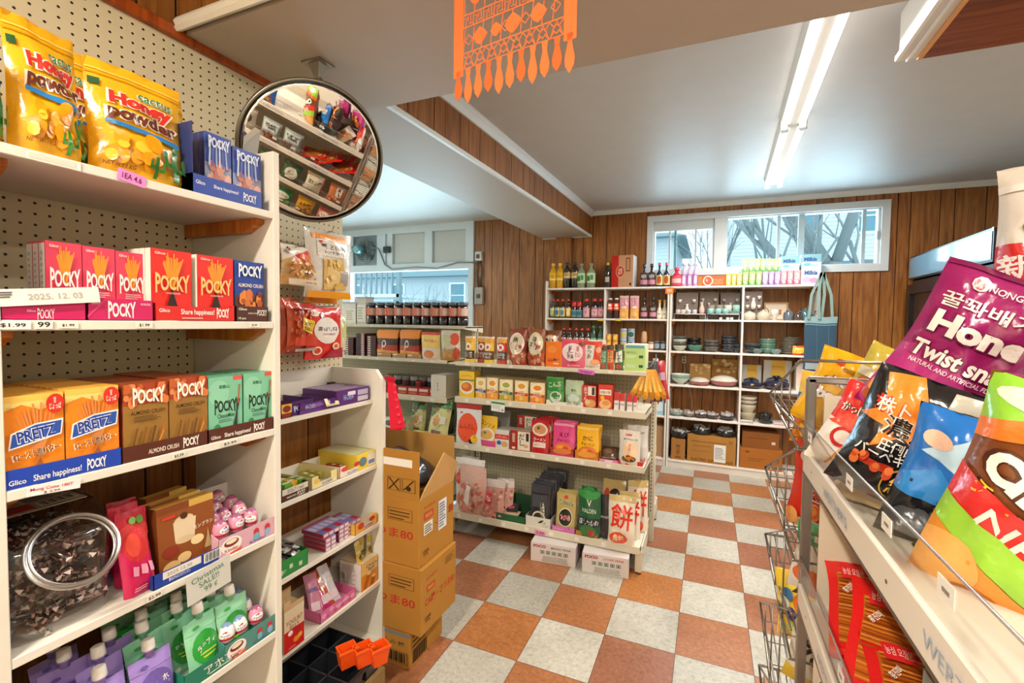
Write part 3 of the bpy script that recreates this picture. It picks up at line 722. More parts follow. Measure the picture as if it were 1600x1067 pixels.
def ylab(r, z0, z1, a0, a1, art, b, base=None, n=14):
    """printed label wrapped on a cylinder, angles measured from the front (-y), degrees"""
    def S(u, v, k):
        a = R(a0+(a1-a0)*u)-PI/2; return (math.cos(a)*(r+.0004+k), math.sin(a)*(r+.0004+k), z0+(z1-z0)*v)
    o = list(art)
    if base: o = [('r', 0, 0, 1, 1, base)]+o
    paint(b, o, S, n, 1, off=.0002, mat='paper')

def bottle(h, r, neck, cap, body, label, lart=(), capc=None, sh=.62, lz=(.12, .52), kind='liquid', caph=.1, caprad=None, square=False):
    """bottle parts: bottle (glass/liquid body), label, cap"""
    b = MB(kind); ns = 4 if square else 18
    b.lathe([(r*.9, 0), (r, h*.02), (r, h*sh), (r*.86, h*(sh+.07)), (neck*1.15, h*(sh+.17)), (neck, h*(sh+.2)), (neck, h*(1-caph*.9))], body, kind, n=18)
    l = MB('paper'); ylab(r, h*lz[0], h*lz[1], -150, 150, lart, l, label)
    k = MB('plastic'); cr = caprad or neck*1.25
    k.lathe([(cr, h*(1-caph)), (cr*1.02, h*(1-caph)+.002), (cr, h-.003), (cr*.85, h)], cap, 'plastic', n=16)
    return [('bottle_body', b.mesh('bottle_body')), ('paper_label', l.mesh('paper_label')), ('cap', k.mesh('cap'))]

def jar_parts(h, r, body, lid, label, lart=(), lidh=.16, lz=(.2, .75)):
    b = MB('liquid'); b.lathe([(r*.92, 0), (r, h*.03), (r, h*(.9-lidh)), (r*.9, h*(1-lidh))], body, 'liquid', n=18)
    l = MB('paper'); ylab(r, h*lz[0], h*lz[1], -160, 160, lart, l, label)
    k = MB('plastic'); k.lathe([(r*.95, h*(1-lidh)), (r*.98, h-.004), (r*.93, h)], lid, 'plastic', n=18)
    return [('jar_body', b.mesh('jar_body')), ('paper_label', l.mesh('paper_label')), ('lid', k.mesh('lid'))]

def bowl_m(r, h, c, rim=None, inner=None, foot=.45, n=24, band=None):
    b = MB('ceramic'); rim = rim or c; inner = inner or c
    b.lathe([(r*foot, 0, c), (r*foot, h*.1, c), (r*.78, h*.35, c), (r*.95, h*.62, band or c), (r, h*.97, rim), (r*.98, h, rim), (r*.94, h*.95, inner), (r*.75, h*.4, inner), (r*.4, h*.2, inner), (.0001, h*.18, inner)], c, n=n)
    return b
def plate_m(r, c, h=.02, rim=None):
    b = MB('ceramic'); rim = rim or c
    b.lathe([(r*.55, 0, c), (r*.6, h*.3, c), (r, h*.9, rim), (r, h, rim), (r*.6, h*.5, c), (.0001, h*.45, c)], c, n=24)
    return b
def scale_pick(rng, a, b): return a+(b-a)*rng.random()

# --- placement on a face line.  A Line knows its plane so that pixel marks on the photograph become widths
class Shelf:
    """run of shelf front: axis 'x' (front faces -y, at y=val) or 'y' (front faces +x, at x=val); z = board top"""
    def __init__(s, ax, val, z, phrase): s.ax, s.val, s.z, s.ph = ax, val, z, phrase
    def pos(s, px, py=None, inset=0):
        pl = 'y' if s.ax == 'x' else 'x'
        v = s.val+inset if s.ax == 'x' else s.val-inset
        # iterate for the pixel row where the plane meets the board height
        p = at(px, 500, pl, v); q = at(px, 700, pl, v)
        k = (s.z-p.z)/(q.z-p.z); 
        return at(px, 500+200*k, pl, v)
    def span(s, pa, pb, ptop, inset=0):
        A = s.pos(pa, inset=inset); B = s.pos(pb, inset=inset)
        a, b_ = (A.x, B.x) if s.ax == 'x' else (A.y, B.y)
        pl = 'y' if s.ax == 'x' else 'x'; v = s.val+inset if s.ax == 'x' else s.val-inset
        top = at((pa+pb)/2, ptop, pl, v).z
        return (a+b_)/2, abs(b_-a), top-s.z
    def place(s, c, inset=0, dz=0):
        if s.ax == 'x': return (c, s.val+inset, s.z+dz), 0
        return (s.val-inset, c, s.z+dz), R(90)
def uniq(base, k, n, unit='of the row'):
    return base
# ================================================================== LEFT WALL: pegboard, shelf unit, sweets
def peg_material(nm, c, rad, rough=.6, oy=0.0, oz=0.0, pitch=.0254):
    m = bpy.data.materials.new(nm); m.use_nodes = True; nt = m.node_tree; p = nt.nodes['Principled BSDF']; N = nt.nodes.new; L = nt.links.new
    tc = N('ShaderNodeTexCoord'); sp = N('ShaderNodeSeparateXYZ'); L(tc.outputs['Object'], sp.inputs[0])
    def mm(op, a, b=None, v=None):
        n = N('ShaderNodeMath'); n.operation = op; L(a, n.inputs[0])
        if b is not None: L(b, n.inputs[1])
        if v is not None: n.inputs[1].default_value = v
        return n.outputs[0]
    h = mm('ADD', sp.outputs['X'], sp.outputs['Y'])
    a = mm('PINGPONG', mm('ADD', h, v=oy), v=pitch/2); b = mm('PINGPONG', mm('ADD', sp.outputs['Z'], v=oz), v=pitch/2)
    d = mm('SQRT', mm('ADD', mm('MULTIPLY', a, a), mm('MULTIPLY', b, b))); hole = mm('LESS_THAN', d, v=rad)
    mx = N('ShaderNodeMix'); mx.data_type = 'RGBA'; L(hole, mx.inputs['Factor']); mx.inputs['A'].default_value = lin(c); mx.inputs['B'].default_value = lin('1c130c')
    L(mx.outputs['Result'], p.inputs['Base Color']); p.inputs['Roughness'].default_value = rough
    bp = N('ShaderNodeBump'); bp.inputs['Strength'].default_value = .6; bp.inputs['Distance'].default_value = .004; bp.invert = True; L(hole, bp.inputs['Height']); L(bp.outputs[0], p.inputs['Normal'])
    return m
PEG = peg_material('perforated_hardboard', 'd3c6a4', .0032)
def custom(me, mats, idx=None):
    me.materials.clear()
    for m in mats: me.materials.append(m)
    me.polygons.foreach_set('material_index', idx or [0]*len(me.polygons)); return me
b = MB(); b.box(-.478, -3.55, 1.2, -.4695, -.168, 2.228, 'ffffff')
thing('pegboard', custom(b.mesh('pegboard'), [PEG]), 'cream perforated pegboard covering the upper left wall', 'pegboard')
RAIL = wood_material('orange_stained_pine', '7c3208', 'a3480f', 'b85c1a', .35)
PINE = wood_material('varnished_pine', '9a5012', 'b7651d', 'cf8535', .4)
b = MB(); b.bbox(-.481, -3.55, 2.228, -.452, -.168, 2.262, .003, 'ffffff'); struct('trim_9', custom(b.mesh('trim_9'), [RAIL]))

XL, XP = -.12, -.468
ZA, ZB, ZCs, ZD, ZE = 1.709, 1.404, 1.102, .799, .514
parts = []
def brd(x0, y0, z0, x1, y1, z1, c='e3ddd0'): b = MB('matte'); b.bbox(x0, y0, z0, x1, y1, z1, .0015, c); return b
parts.append(('side_panel', brd(XP, -.782, 0, XL, -.762, 1.876)))
parts.append(('side_panel', brd(XP, -1.33, 0, XL, -1.309, 1.876)))
for z in (ZA, ZB, ZCs, ZD, ZE, .22): parts.append(('shelf', brd(XP+.002, -1.309, z-.019, XL-.001, -.782, z)))
def cleat(y0, y1, z):
    b = MB(); b.add([(XP+.004, y0, z-.036), (XL-.085, y0, z-.036), (XL-.035, y0, z-.012), (XL-.035, y0, z), (XP+.004, y0, z), (XP+.004, y1, z-.036), (XL-.085, y1, z-.036), (XL-.035, y1, z-.012), (XL-.035, y1, z), (XP+.004, y1, z)],
        [(0, 1, 2, 3, 4), (9, 8, 7, 6, 5), (0, 5, 6, 1), (1, 6, 7, 2), (2, 7, 8, 3), (3, 8, 9, 4), (4, 9, 5, 0)], 'ffffff'); return custom(b.mesh('cleat'), [PINE])
for z in (ZA, ZB, ZCs, ZD): parts += [('wooden_cleat', cleat(-.806, -.783, z-.0195)), ('wooden_cleat', cleat(-1.308, -1.283, z-.0195))]
thing('shelving_unit', parts, 'white painted shelf unit filled with stick biscuit boxes, along pegboard', 'shelf')
# price strips stuck to the board edges
def sticker(y, z, w_, h_, c, art, lab, tilt=0, name='price_tag'):
    b = MB('paper'); b.box(-w_/2, -.0008, -h_/2, w_/2, 0, h_/2, c); paint(b, art, plane_S((-w_/2, -.0009, -h_/2), (w_, 0, 0), (0, 0, h_)))
    thing(name, b, lab, 'price tag', (XL+.0004, y, z), (0, tilt, R(90)))
sticker(-1.235, ZA-.0095, .075, .017, 'efe9dc', [('r', .05, .2, .9, .8, 'dcd6c6')], 'blank cream tag on the top shelf edge below the first yellow pouch')
sticker(at(206, 288, 'x', XL).y, ZA-.006, .05, .024, 'e98fd0', [('t', '1EA 4.6', .5, .5, .7, .5, '7d2b62')], 'pink handwritten tag on the top shelf edge', R(8))
sticker(at(20, 507, 'x', XL).y, ZB-.0095, .045, .014, 'f4f0e6', [('t', '$1.99', .5, .5, .7, .55, '222222')], 'white price tag at the near end of the pink box shelf')
sticker(at(68, 507, 'x', XL).y, ZB-.008, .024, .016, 'f4f0e6', [('t', '99', .5, .5, .7, .6, '222222')], 'small white tag reading 99 under pink cartons')
sticker(at(106, 507, 'x', XL).y, ZB-.0095, .03, .012, 'ece6d8', [('t', '$1.99', .5, .5, .6, .45, '222222')], 'cream price tag under the printed white flap')
sticker(at(225, 507, 'x', XL).y, ZB-.0095, .032, .013, 'ece6d8', [('t', '$1.99', .5, .5, .6, .55, '222222')], 'cream price tag below the middle of the pink carton')
sticker(at(397, 508, 'x', XL).y, ZB-.0095, .03, .012, 'ece6d8', [('t', '$2.49', .5, .5, .5, .5, '222222')], 'cream price tag below the brown almond carton')
sticker(at(85, 750, 'x', XL).y, ZCs-.012, .075, .018, 'f2e8e4', [('t', 'Mung Cone 180T', .45, .6, .8, .4, 'c8404a'), ('t', '$ 3.99', .45, .2, .3, .25, '555555')], 'white label with red writing under the orange butter stick boxes', R(6))
sticker(at(279, 710, 'x', XL).y, ZCs-.0095, .028, .012, 'e6e0d2', [('t', '$3.59', .5, .5, .7, .6, '222222')], 'small price tag under gold almond boxes')
sticker(at(359, 692, 'x', XL).y, ZCs-.0095, .04, .012, 'e6e0d2', [('t', '$2.99', .5, .5, .8, .6, '222222')], 'small price tag under mint green boxes')
sticker(at(241, 931, 'x', XL).y, ZD-.0095, .03, .014, 'e6e0d2', [('t', '$2.99', .5, .5, .8, .55, '222222')], 'small price tag on the shelf edge under pink gummy bags')

SA, SB, SC, SD, SE = [Shelf('y', XL, z, '') for z in (ZA, ZB, ZCs, ZD, ZE)]
# ---- artwork
def stick_art(c, logo, lc, ct, cb, extra=(), ls=.42, sv=.53):
    return [('r', 0, 0, 1, 1, c)]+sticks(.5, .44, 15, 1.05, .50, ct, cb, .03)+list(extra)+[('t', logo, .5, sv, .84, .19, lc, {'fan': .55, 'bold': .03})]+[('t', 'Glico', .2, .94, .25, .035, 'f6e9dc')]
A_PINK = stick_art('e2405e', 'POCKY', 'f7efe8', 'ee9a2c', 'd9435f')+bars(.25, .26, .8, .4, 5, 'f4b9bd', .4)+[('e', .78, .05, .16, .045, '4a7a2a'), ('e', .9, .06, .08, .05, '5c8a30')]
A_RED = stick_art('e0251a', 'POCKY', 'e8c276', 'e9962a', '2a1512')+[('t', 'CHOCOLATE', .5, .39, .35, .022, 'f4d8c0')]
A_ALMB = [('r', 0, 0, 1, 1, '1f3f96'), ('r', 0, 0, 1, .45, '5b2414'), ('p', [(0, .42), (1, .45), (1, .55), (0, .5)], '243a86')]+food(3, .2, .1, .85, .5, 26, ['d0702c', 'b5501c', 'e08a3c', '7a2f14'], .09)+[('t', 'POCKY', .5, .84, .8, .17, 'f7f4ee', {'fan': .4, 'bold': .03}), ('t', 'ALMOND CRUSH', .5, .6, .85, .06, 'f2e6d0')]
A_PRETZ = [('r', 0, 0, 1, 1, 'f08a1c'), ('p', [(0, .84), (.3, .9), (.62, .82), (1, .9), (1, 1), (0, 1)], 'f9d77c'), ('r', .0, .93, 1, 1, 'f8c65a')]+sticks(.55, .30, 11, 1.3, .60, 'd98a4a', 'c87236', .035)+[('p', [(.06, .42), (.94, .52), (.98, .70), (.5, .68), (.1, .60)], 'f7f3ea'), ('p', [(.09, .44), (.92, .535), (.95, .68), (.5, .665), (.13, .585)], '2c54ad'), ('t', 'PRETZ', .52, .565, .66, .14, 'f9f5ee', {'rot': 7, 'bold': .07}), ('t', 'PRETZ', .52, .567, .64, .12, '1b3f9b', {'rot': 7, 'bold': .03}), ('t', 'ロースト塩バター', .52, .36, .76, .085, '6a3a1c', {'rot': 8, 'ol': 'f6e6cc'}), ('e', .84, .88, .16, .11, 'd8321f'), ('t', '甘\nじょっぱ', .84, .885, .2, .14, 'fdf3ea'), ('t', 'Glico', .14, .87, .2, .03, 'b88a3a')]
A_ALM = [('r', 0, 0, 1, 1, '9a7030'), ('r', 0, .72, 1, 1, 'a9401c')]+food(8, .05, .74, .95, .98, 24, ['c4602c', 'd8783c', '8e3418', 'e08a50'], .08)+[('t', 'POCKY', .55, .83, .72, .17, 'f7efe2', {'fan': .5, 'bold': .035}), ('t', 'ALMOND CRUSH', .52, .62, .76, .05, '3a2412')]+bars(.2, .5, .85, .58, 4, '5e4420', .4)+[('p', [(.08+i*.2, .02), (.13+i*.2, .02), (.30+i*.2, .42), (.25+i*.2, .42)], c) for i, c in enumerate(['7a4a20', '8a5224', '6b3c22', 'b5651f'])]+[('p', [(.72, .18), (.75, .18), (.88, .34), (.85, .34)], 'e8923a')]
A_MINT = [('r', 0, 0, 1, 1, '7fc4a0'), ('e', .3, .75, .3, .2, '8fd0ad'), ('r', .72, .93, 1, 1, 'd95a50'), ('t', 'POCKY', .5, .53, .66, .17, '1f2c24', {'fan': .5, 'bold': .03}), ('t', 'ChocoMint', .5, .38, .5, .07, '2d5a44'), ('t', '和歌山', .45, .84, .3, .06, '2f6b48')]+bars(.28, .28, .7, .34, 2, '4a806a', .4)+[('e', .2, .12, .14, .07, '4fa060'), ('e', .33, .1, .1, .06, '66b56f'), ('e', .24, .2, .09, .06, '3f8a50')]+[('p', [(.62+i*.08, .0), (.66+i*.08, .0), (.93-.04*i, .62), (.89-.04*i, .62)], '33403c') for i in range(3)]+[('p', [(.84, .55), (.88, .55), (.93, .86), (.89, .86)], 'b5562c')]

def column(S, pa, pb, pt, dep, n, name, mk_, what, where, inset=.02, gap=.0008, group=None, cat='box'):
    c, w_, h_ = S.span(pa, pb, pt, inset)
    me = None
    for k in range(n):
        if me is None: me = mk_(w_-.001, dep-gap, h_).mesh(name)
        loc, rz = S.place(c, inset+k*dep)
        lab = what+(', front one '+where if k == 0 else ', '+ORD[k]+' back '+where)
        thing(name, me, lab, cat, loc, (0, 0, rz), group)
def bx(c, art, side=None, top=None, **kw): return lambda w_, d_, h_: card_box(w_, d_, h_, c, art, side, top, **kw)
# --- shelf B
G = 'pink stick biscuit boxes on the second shelf'
pinkside = [('r', 0, .2, 1, 1, 'e9e2d8')]
def pink(w_, d_, h_):
    b = card_box(w_, d_, h_, 'e2405e', A_PINK, 'e2405e', 'e2405e')
    paint(b, [('r', .05, .22, .95, .97, 'e6ded2')]+bars(.3, .3, .7, .9, 8, 'b9b2a8'), plane_S((-w_/2-.0003, d_, 0), (0, -d_, 0), (0, 0, h_))); return b
column(SB, 73, 130, 379, .023, 3, 'biscuit_box', pink, 'pink strawberry stick box', 'in the near column', .045, group=G)
column(SB, 130.5, 181.5, 387, .023, 2, 'biscuit_box', pink, 'pink strawberry stick box', 'in the middle column', .045, group=G)
column(SB, 182, 230, 395, .023, 2, 'biscuit_box', pink, 'pink strawberry stick box', 'beside the red boxes', .045, group=G)
column(SB, 236, 300, 391, .021, 5, 'biscuit_box', bx('e0251a', A_RED, 'f3e6d8', 'c8201a'), 'red chocolate stick box', 'in the near red column', .018, group='red stick boxes on the second shelf')
column(SB, 308, 365, 401, .021, 5, 'biscuit_box', bx('e0251a', A_RED, 'f3e6d8', 'c8201a'), 'red chocolate stick box', 'in the far red column', .018, group='red stick boxes on the second shelf')
column(SB, 367, 413, 409, .023, 2, 'biscuit_box', bx('1f3f96', A_ALMB, '24408c', '24408c'), 'dark blue almond stick box', 'against white panel', .02)
def put_tray(S, pa, pb, h, d, c, art, lab, inset=.004, name='display_tray', **kw):
    cc, w_, _ = S.span(pa, pb, 500, inset); loc, rz = S.place(cc, inset)
    b = tray(w_, d, h, c, art, **kw); return thing(name, b, lab, 'tray', loc, (0, 0, rz))
put_tray(SB, 1, 135, .040, .17, 'c9185e', [('t', 'POCKY', .5, .28, .2, .4, 'f6ece6', {'fan': .4}), ('t', 'Glico', .33, .42, .1, .1, 'f6dce0')], 'magenta carton at the near end with a white printed flap', inset=.004)
b = MB('paper'); b.box(-.085, -.0012, 0, .085, 0, .030, 'efeae2'); paint(b, [('t', '2025. 12. 03', .62, .5, .45, .35, 'b9b2ac')]+bars(.03, .5, .3, .9, 3, '6a6460'), plane_S((-.085, -.0013, 0), (.17, 0, 0), (0, 0, .030)))
thing('printed_flap', b, 'white carton flap with a printed date over magenta carton', 'flap', (XL+.002, at(66, 500, 'x', XL).y, ZB+.028), (0, R(-6), R(90)))
put_tray(SB, 137, 240, .044, .12, 'c9185e', [('t', 'POCKY', .5, .5, .42, .62, 'f6ece6', {'fan': .4, 'bold': .03}), ('t', 'Glico', .12, .82, .14, .15, 'f6dce0'), ('t', '10 PACKS', .87, .8, .16, .1, 'f6dce0'), ('p', [(.28, 1), (.24, 1), (0, .25), (0, .1)], 'd93a74')], 'magenta carton holding pink stick boxes')
put_tray(SB, 243, 367, .040, .13, 'd4231b', [('t', 'Share happiness!', .5, .5, .42, .4, 'fdf2ea'), ('t', 'POCKY', .83, .5, .17, .5, 'fdf2ea', {'fan': .4, 'bold': .03}), ('t', 'Glico', .1, .6, .12, .2, 'fdf2ea')]+bars(.3, .15, .6, .25, 1, 'f4c8b8'), 'red carton with white writing holding red stick boxes', notch=(.04, .96, .034))
put_tray(SB, 369, 419, .040, .1, '4a2012', [('t', 'POCKY', .8, .6, .3, .4, 'f7f1e6'), ('t', 'Glico', .2, .82, .25, .16, 'f7f1e6'), ('t', '10 pcs', .18, .2, .22, .18, 'f7f1e6'), ('t', 'ALMOND CRUSH', .5, .55, .3, .1, 'e8d8c0')], 'dark brown carton beside the white panel')
# --- shelf C
G = 'butter stick boxes in the blue carton'
column(SC, 6, 102, 616, .022, 10, 'biscuit_box', bx('f08a1c', A_PRETZ, 'e9a23a', 'f2b347'), 'orange salted butter stick box', 'in the near orange column', .012, group=G)
column(SC, 104, 187, 605, .022, 10, 'biscuit_box', bx('f08a1c', A_PRETZ, 'e9a23a', 'f2b347'), 'orange salted butter stick box', 'in the far orange column', .012, group=G)
G = 'gold almond stick boxes in the brown carton'
column(SC, 193, 264, 598, .02, 11, 'biscuit_box', bx('9a7030', A_ALM, '8a3c1c', 'a04a24'), 'gold almond stick box', 'in the near gold column', .012, group=G)
column(SC, 265, 325, 589, .02, 11, 'biscuit_box', bx('9a7030', A_ALM, '8a3c1c', 'a04a24'), 'gold almond stick box', 'in the far gold column', .012, group=G)
G = 'mint stick boxes beside the white panel'
column(SC, 326, 379, 588, .02, 7, 'biscuit_box', bx('7fc4a0', A_MINT, '5aa080', '6db894'), 'mint green chocolate stick box', 'in the near mint column', .012, group=G)
column(SC, 381, 426, 582, .02, 7, 'biscuit_box', bx('7fc4a0', A_MINT, '5aa080', '6db894'), 'mint green chocolate stick box', 'next to white panel', .012, group=G)
share = [('t', 'Share happiness!', .42, .33, .4, .42, 'fbf6ee'), ('t', 'POCKY', .76, .45, .18, .5, 'fbf6ee', {'fan': .4, 'bold': .03}), ('t', 'Glico', .1, .35, .13, .25, 'fbf6ee')]
put_tray(SC, 6, 190, .036, .24, '1f45b0', share, 'blue carton holding orange butter stick boxes', inset=.003)
put_tray(SC, 191, 325, .034, .24, '57281a', [('t', 'ALMOND CRUSH', .45, .42, .35, .3, 'efe2d0'), ('t', 'POCKY', .78, .5, .2, .55, 'fbf3e8', {'fan': .4, 'bold': .03})], 'brown carton holding gold almond stick boxes', inset=.003)
put_tray(SC, 326, 427, .034, .2, '57281a', share, 'brown carton holding mint green stick boxes', inset=.003)
# --- shelf A: honey powder pouches and the wrapped blue pack
def cactus(u, v, s, c='2f7a2c', asp=.75):
    return [('r', u-.035*s, v, u+.035*s, v+.28*s, c), ('e', u, v+.28*s, .035*s, .03*s, c), ('r', u-.13*s, v+.12*s, u-.03*s, v+.16*s, c), ('r', u-.14*s, v+.12*s, u-.09*s, v+.24*s, c), ('e', u-.115*s, v+.24*s, .025*s, .02*s, c), ('r', u+.03*s, v+.09*s, u+.12*s, v+.13*s, c), ('r', u+.08*s, v+.09*s, u+.13*s, v+.21*s, c), ('e', u+.105*s, v+.21*s, .025*s, .02*s, c)]
A_HONEY = [('r', 0, .86, 1, .875, 'd79a10'), ('r', 0, .9, 1, .91, 'f8dc6a'), ('r', .02, .76, .12, .82, '2a5a34'), ('t', 'cactus', .68, .765, .36, .075, '3f7f58', {'ol': 'eef2dc', 'rot': -3}), ('t', 'Honey', .52, .66, .66, .15, 'd5352b', {'ol': 'fbf3e2', 'bold': .06, 'rot': -3}), ('t', 'powder', .52, .53, .74, .15, '6a3322', {'ol': 'f6ead6', 'bold': .05, 'rot': -3}), ('p', [(.12, .44), (.5, .41), (.88, .37), (.9, .42), (.5, .455), (.12, .475)], '2b7fc0')]+food(4, .1, .1, .6, .34, 16, ['f3a81a', 'f6bc36', 'e99a10', 'fbd05a'], .09)+cactus(.8, .03, 1.05)+cactus(.55, .02, .6)+[('t', 'NET WT 1 KG', .2, .07, .3, .03, '7c3a14')]
hm = None
def hang(S, pa, pb, pt, t, mkp, name, lab, inset, tilt=0, rz2=0, cat='pouch', group=None, dz=0):
    c, w_, h_ = S.span(pa, pb, pt, inset); loc, rz = S.place(c, inset, dz)
    return thing(name, mkp(w_, h_), lab, cat, loc, (tilt, 0, rz+rz2), group)
G = 'yellow honey powder pouches on the top shelf'
hp = lambda seed: (lambda w_, h_: pouch(w_, h_, .07, 'f2b51e', A_HONEY, 'e9a818', seed, 'stand'))
hang(SA, 139, 284, 112, .07, hp(1), 'powder_pouch', 'yellow honey powder pouch with green cacti, far front one', .055, R(-3), R(-4), group=G)
hang(SA, 8, 132, 40, .07, hp(2), 'powder_pouch', 'yellow honey powder pouch, tallest at the front near end', .05, R(-3), R(10), group=G)
hang(SA, -120, 8, -20, .07, hp(3), 'powder_pouch', 'yellow honey powder pouch cut off by the frame edge', .05, R(-3), R(4), group=G)
hang(SA, 196, 300, 135, .05, hp(5), 'powder_pouch', 'yellow honey powder pouch standing behind the far front one', .19, R(-5), R(6), group=G)
hang(SA, 60, 170, 75, .05, hp(6), 'powder_pouch', 'yellow honey powder pouch behind the tallest one', .2, R(-5), R(-6), group=G)
A_BLUEP = [('r', 0, 0, 1, 1, '28459c'), ('r', 0, 0, 1, .55, '8c93b4')]+food(12, .15, .15, .85, .55, 30, ['c88874', 'b56a58', 'd8a898', '9c5c50'], .1)+[('p', [(.1+.13*i, .5), (.16+.13*i, .5), (.2+.11*i, .9), (.15+.11*i, .9)], ['b9c4dc', '3c58a8', '8fa0cc'][i % 3]) for i in range(6)]+[('t', 'POCKY', .5, .86, .8, .14, 'd8dff0', {'fan': .4, 'bold': .03})]
for k, (pa, pb, pt) in enumerate(((320, 362, 212), (364, 408, 236))):
    c, w_, h_ = SA.span(pa, pb, pt, .03); loc, rz = SA.place(c, .03)
    for j in range(3):
        m_ = card_box(w_-.001, .021, h_, '28459c', A_BLUEP, '20367e', '3a56a8').mesh('biscuit_box') if j == 0 else m_
        thing('biscuit_box', m_, 'shrink-wrapped blue almond stick box, %s in the %s column of top shelf' % (ORD[j], ('near', 'far')[k]), 'box', (loc[0]-.0215*j, loc[1], loc[2]), (0, 0, rz), 'blue stick boxes on the top shelf')
c, w_, h_ = SA.span(301, 410, 215, .006); loc, rz = SA.place(c, .006)
b = tray(w_, .12, .045, '1c3f9e', [('t', 'Share happiness!', .45, .55, .35, .25, 'e8ecf6'), ('t', 'POCKY', .8, .45, .2, .4, 'f6f4f0', {'fan': .4}), ('t', 'Glico', .1, .6, .12, .2, 'e8ecf6')], inner='23377c'); b.box(-w_/2, .0, 0, -w_/2+.0015, .1, h_*1.05, '24366e')
thing('display_tray', b, 'blue carton on the top shelf holding wrapped stick boxes', 'tray', loc, (0, 0, rz))

# --- shelf D: toffee jar
jy, jx = (at(12, 900, 'x', XL).y+at(190, 900, 'x', XL).y)/2, XL-.135
def jar_body():
    b = MB('jar')
    w_, d_, h_ = .098, .115, .225
    # rounded square shell with a slanted shoulder carrying the round mouth
    def ringp(z, s, sh=0, n=32):
        o = []
        for i in range(n):
            a = 2*PI*i/n; ca, sa = math.cos(a), math.sin(a); k = (abs(ca)**4+abs(sa)**4)**-.25
            o.append((w_*s*k*ca, d_*s*k*sa, z))
        return o
    rings = [ringp(.004, .86), ringp(.0, .92), ringp(.012, .985), ringp(.04, 1), ringp(.12, 1), ringp(.17, .99)]
    tops = ringp(.222, .93); rings += [[(x, y, z-(.045 if y < 0 else 0)*(abs(y)/d_)) for x, y, z in tops]]
    vs = [p for r in rings for p in r]; n = 32; fs = []
    for k in range(len(rings)-1):
        for j in range(n): fs.append((k*n+j, k*n+(j+1) % n, (k+1)*n+(j+1) % n, (k+1)*n+j))
    fs.append(tuple(range((len(rings)-1)*n, len(rings)*n))); fs.append(tuple(range(n))[::-1])
    b.add(vs, fs, 'ffffff', 'jar', True); return b
mouth = MB('plastic')
mouth.T = Matrix.Translation((.012, -.118, .150)) @ Matrix.Rotation(R(58), 4, 'X')
for r_, z_, t_ in ((.066, .0, .0035), (.069, .010, .0045), (.066, .020, .003)): mouth.tube([(math.cos(a*PI/20)*r_, math.sin(a*PI/20)*r_, z_) for a in range(40)], t_, 'ffffff', 'thick', 6, True)
mouth2 = MB('jar'); mouth2.T = mouth.T; mouth2.lathe([(.073, -.045), (.066, 0), (.068, .02)], 'ffffff', 'jar', n=30, caps=False)
mouth2.v = mouth2.v; lb = MB('paper'); lb.box(-.06, -.03, .2225, .075, .075, .2240, 'c9c2b4'); lb.T = I4
paint(lb, [('r', 0, 0, 1, 1, 'b9b2a6'), ('r', 0, .1, .45, .5, 'b8382c'), ('r', .4, .5, .95, .92, 'd8d2c6'), ('r', .05, .6, .35, .85, 'a9a298')]+bars(.45, .55, .9, .88, 4, '6a645c')+barcode(.5, .1, .95, .4), plane_S((-.06, -.03, .2241), (.135, 0, 0), (0, .105, 0)))
thing('candy_jar', [('jar_body', jar_body()), ('mouth_ring', mouth), ('neck', mouth2), ('top_label', lb)], 'clear plastic jar with round slanted mouth full of dark toffees', 'jar', (jx, jy, ZD+.0005), (0, 0, R(90)))
cm = MB('film'); cm.T = Matrix.Rotation(R(90), 4, 'Y'); cm.lathe([(.006, -.024, '2a1a18'), (.0075, -.022, '2a1a18'), (.0075, .022, '2a1a18'), (.006, .024, '2a1a18')], '2a1a18', n=8); cm.T = I4
for s in (-1, 1): cm.add([(s*.023, 0, 0), (s*.031, -.006, .002), (s*.033, .006, .005), (s*.032, 0, -.006)], [(0, 1, 2), (0, 2, 3), (0, 3, 1), (1, 3, 2)], 'cbbab2'); cm.box(s*.021-.002, -.0079, -.004, s*.021+.002, .0079, .004, 'c08c86')
paint(cm, [('t', 'Tootsie Roll', .5, .5, .92, .55, 'e9e0d8')], plane_S((-.02, -.0076, -.0055), (.04, 0, 0), (0, 0, .011)))
cmesh = cm.mesh('wrapped_toffee'); rq = random.Random(5)
for k in range(150):
    for _ in range(9):
        lx, ly, lz = rq.uniform(-.068, .068), rq.uniform(-.092, .085), rq.uniform(.012, .185)
        if ly < -.05 or lx < -.045 or lz > .15 or lx > .05: break
    if ly < -.02 and lz > .16: lz = .145
    if lz > .17: lz = .17
    thing('wrapped_toffee', cmesh, 'small dark toffee in a white twist wrapper inside the clear jar', 'candy', (jx-ly*-1 if False else jx-ly, jy+lx, ZD+lz), (rq.uniform(-.9, .9), rq.uniform(-.6, .6), rq.uniform(0, 6.3)), 'toffees in the clear jar')
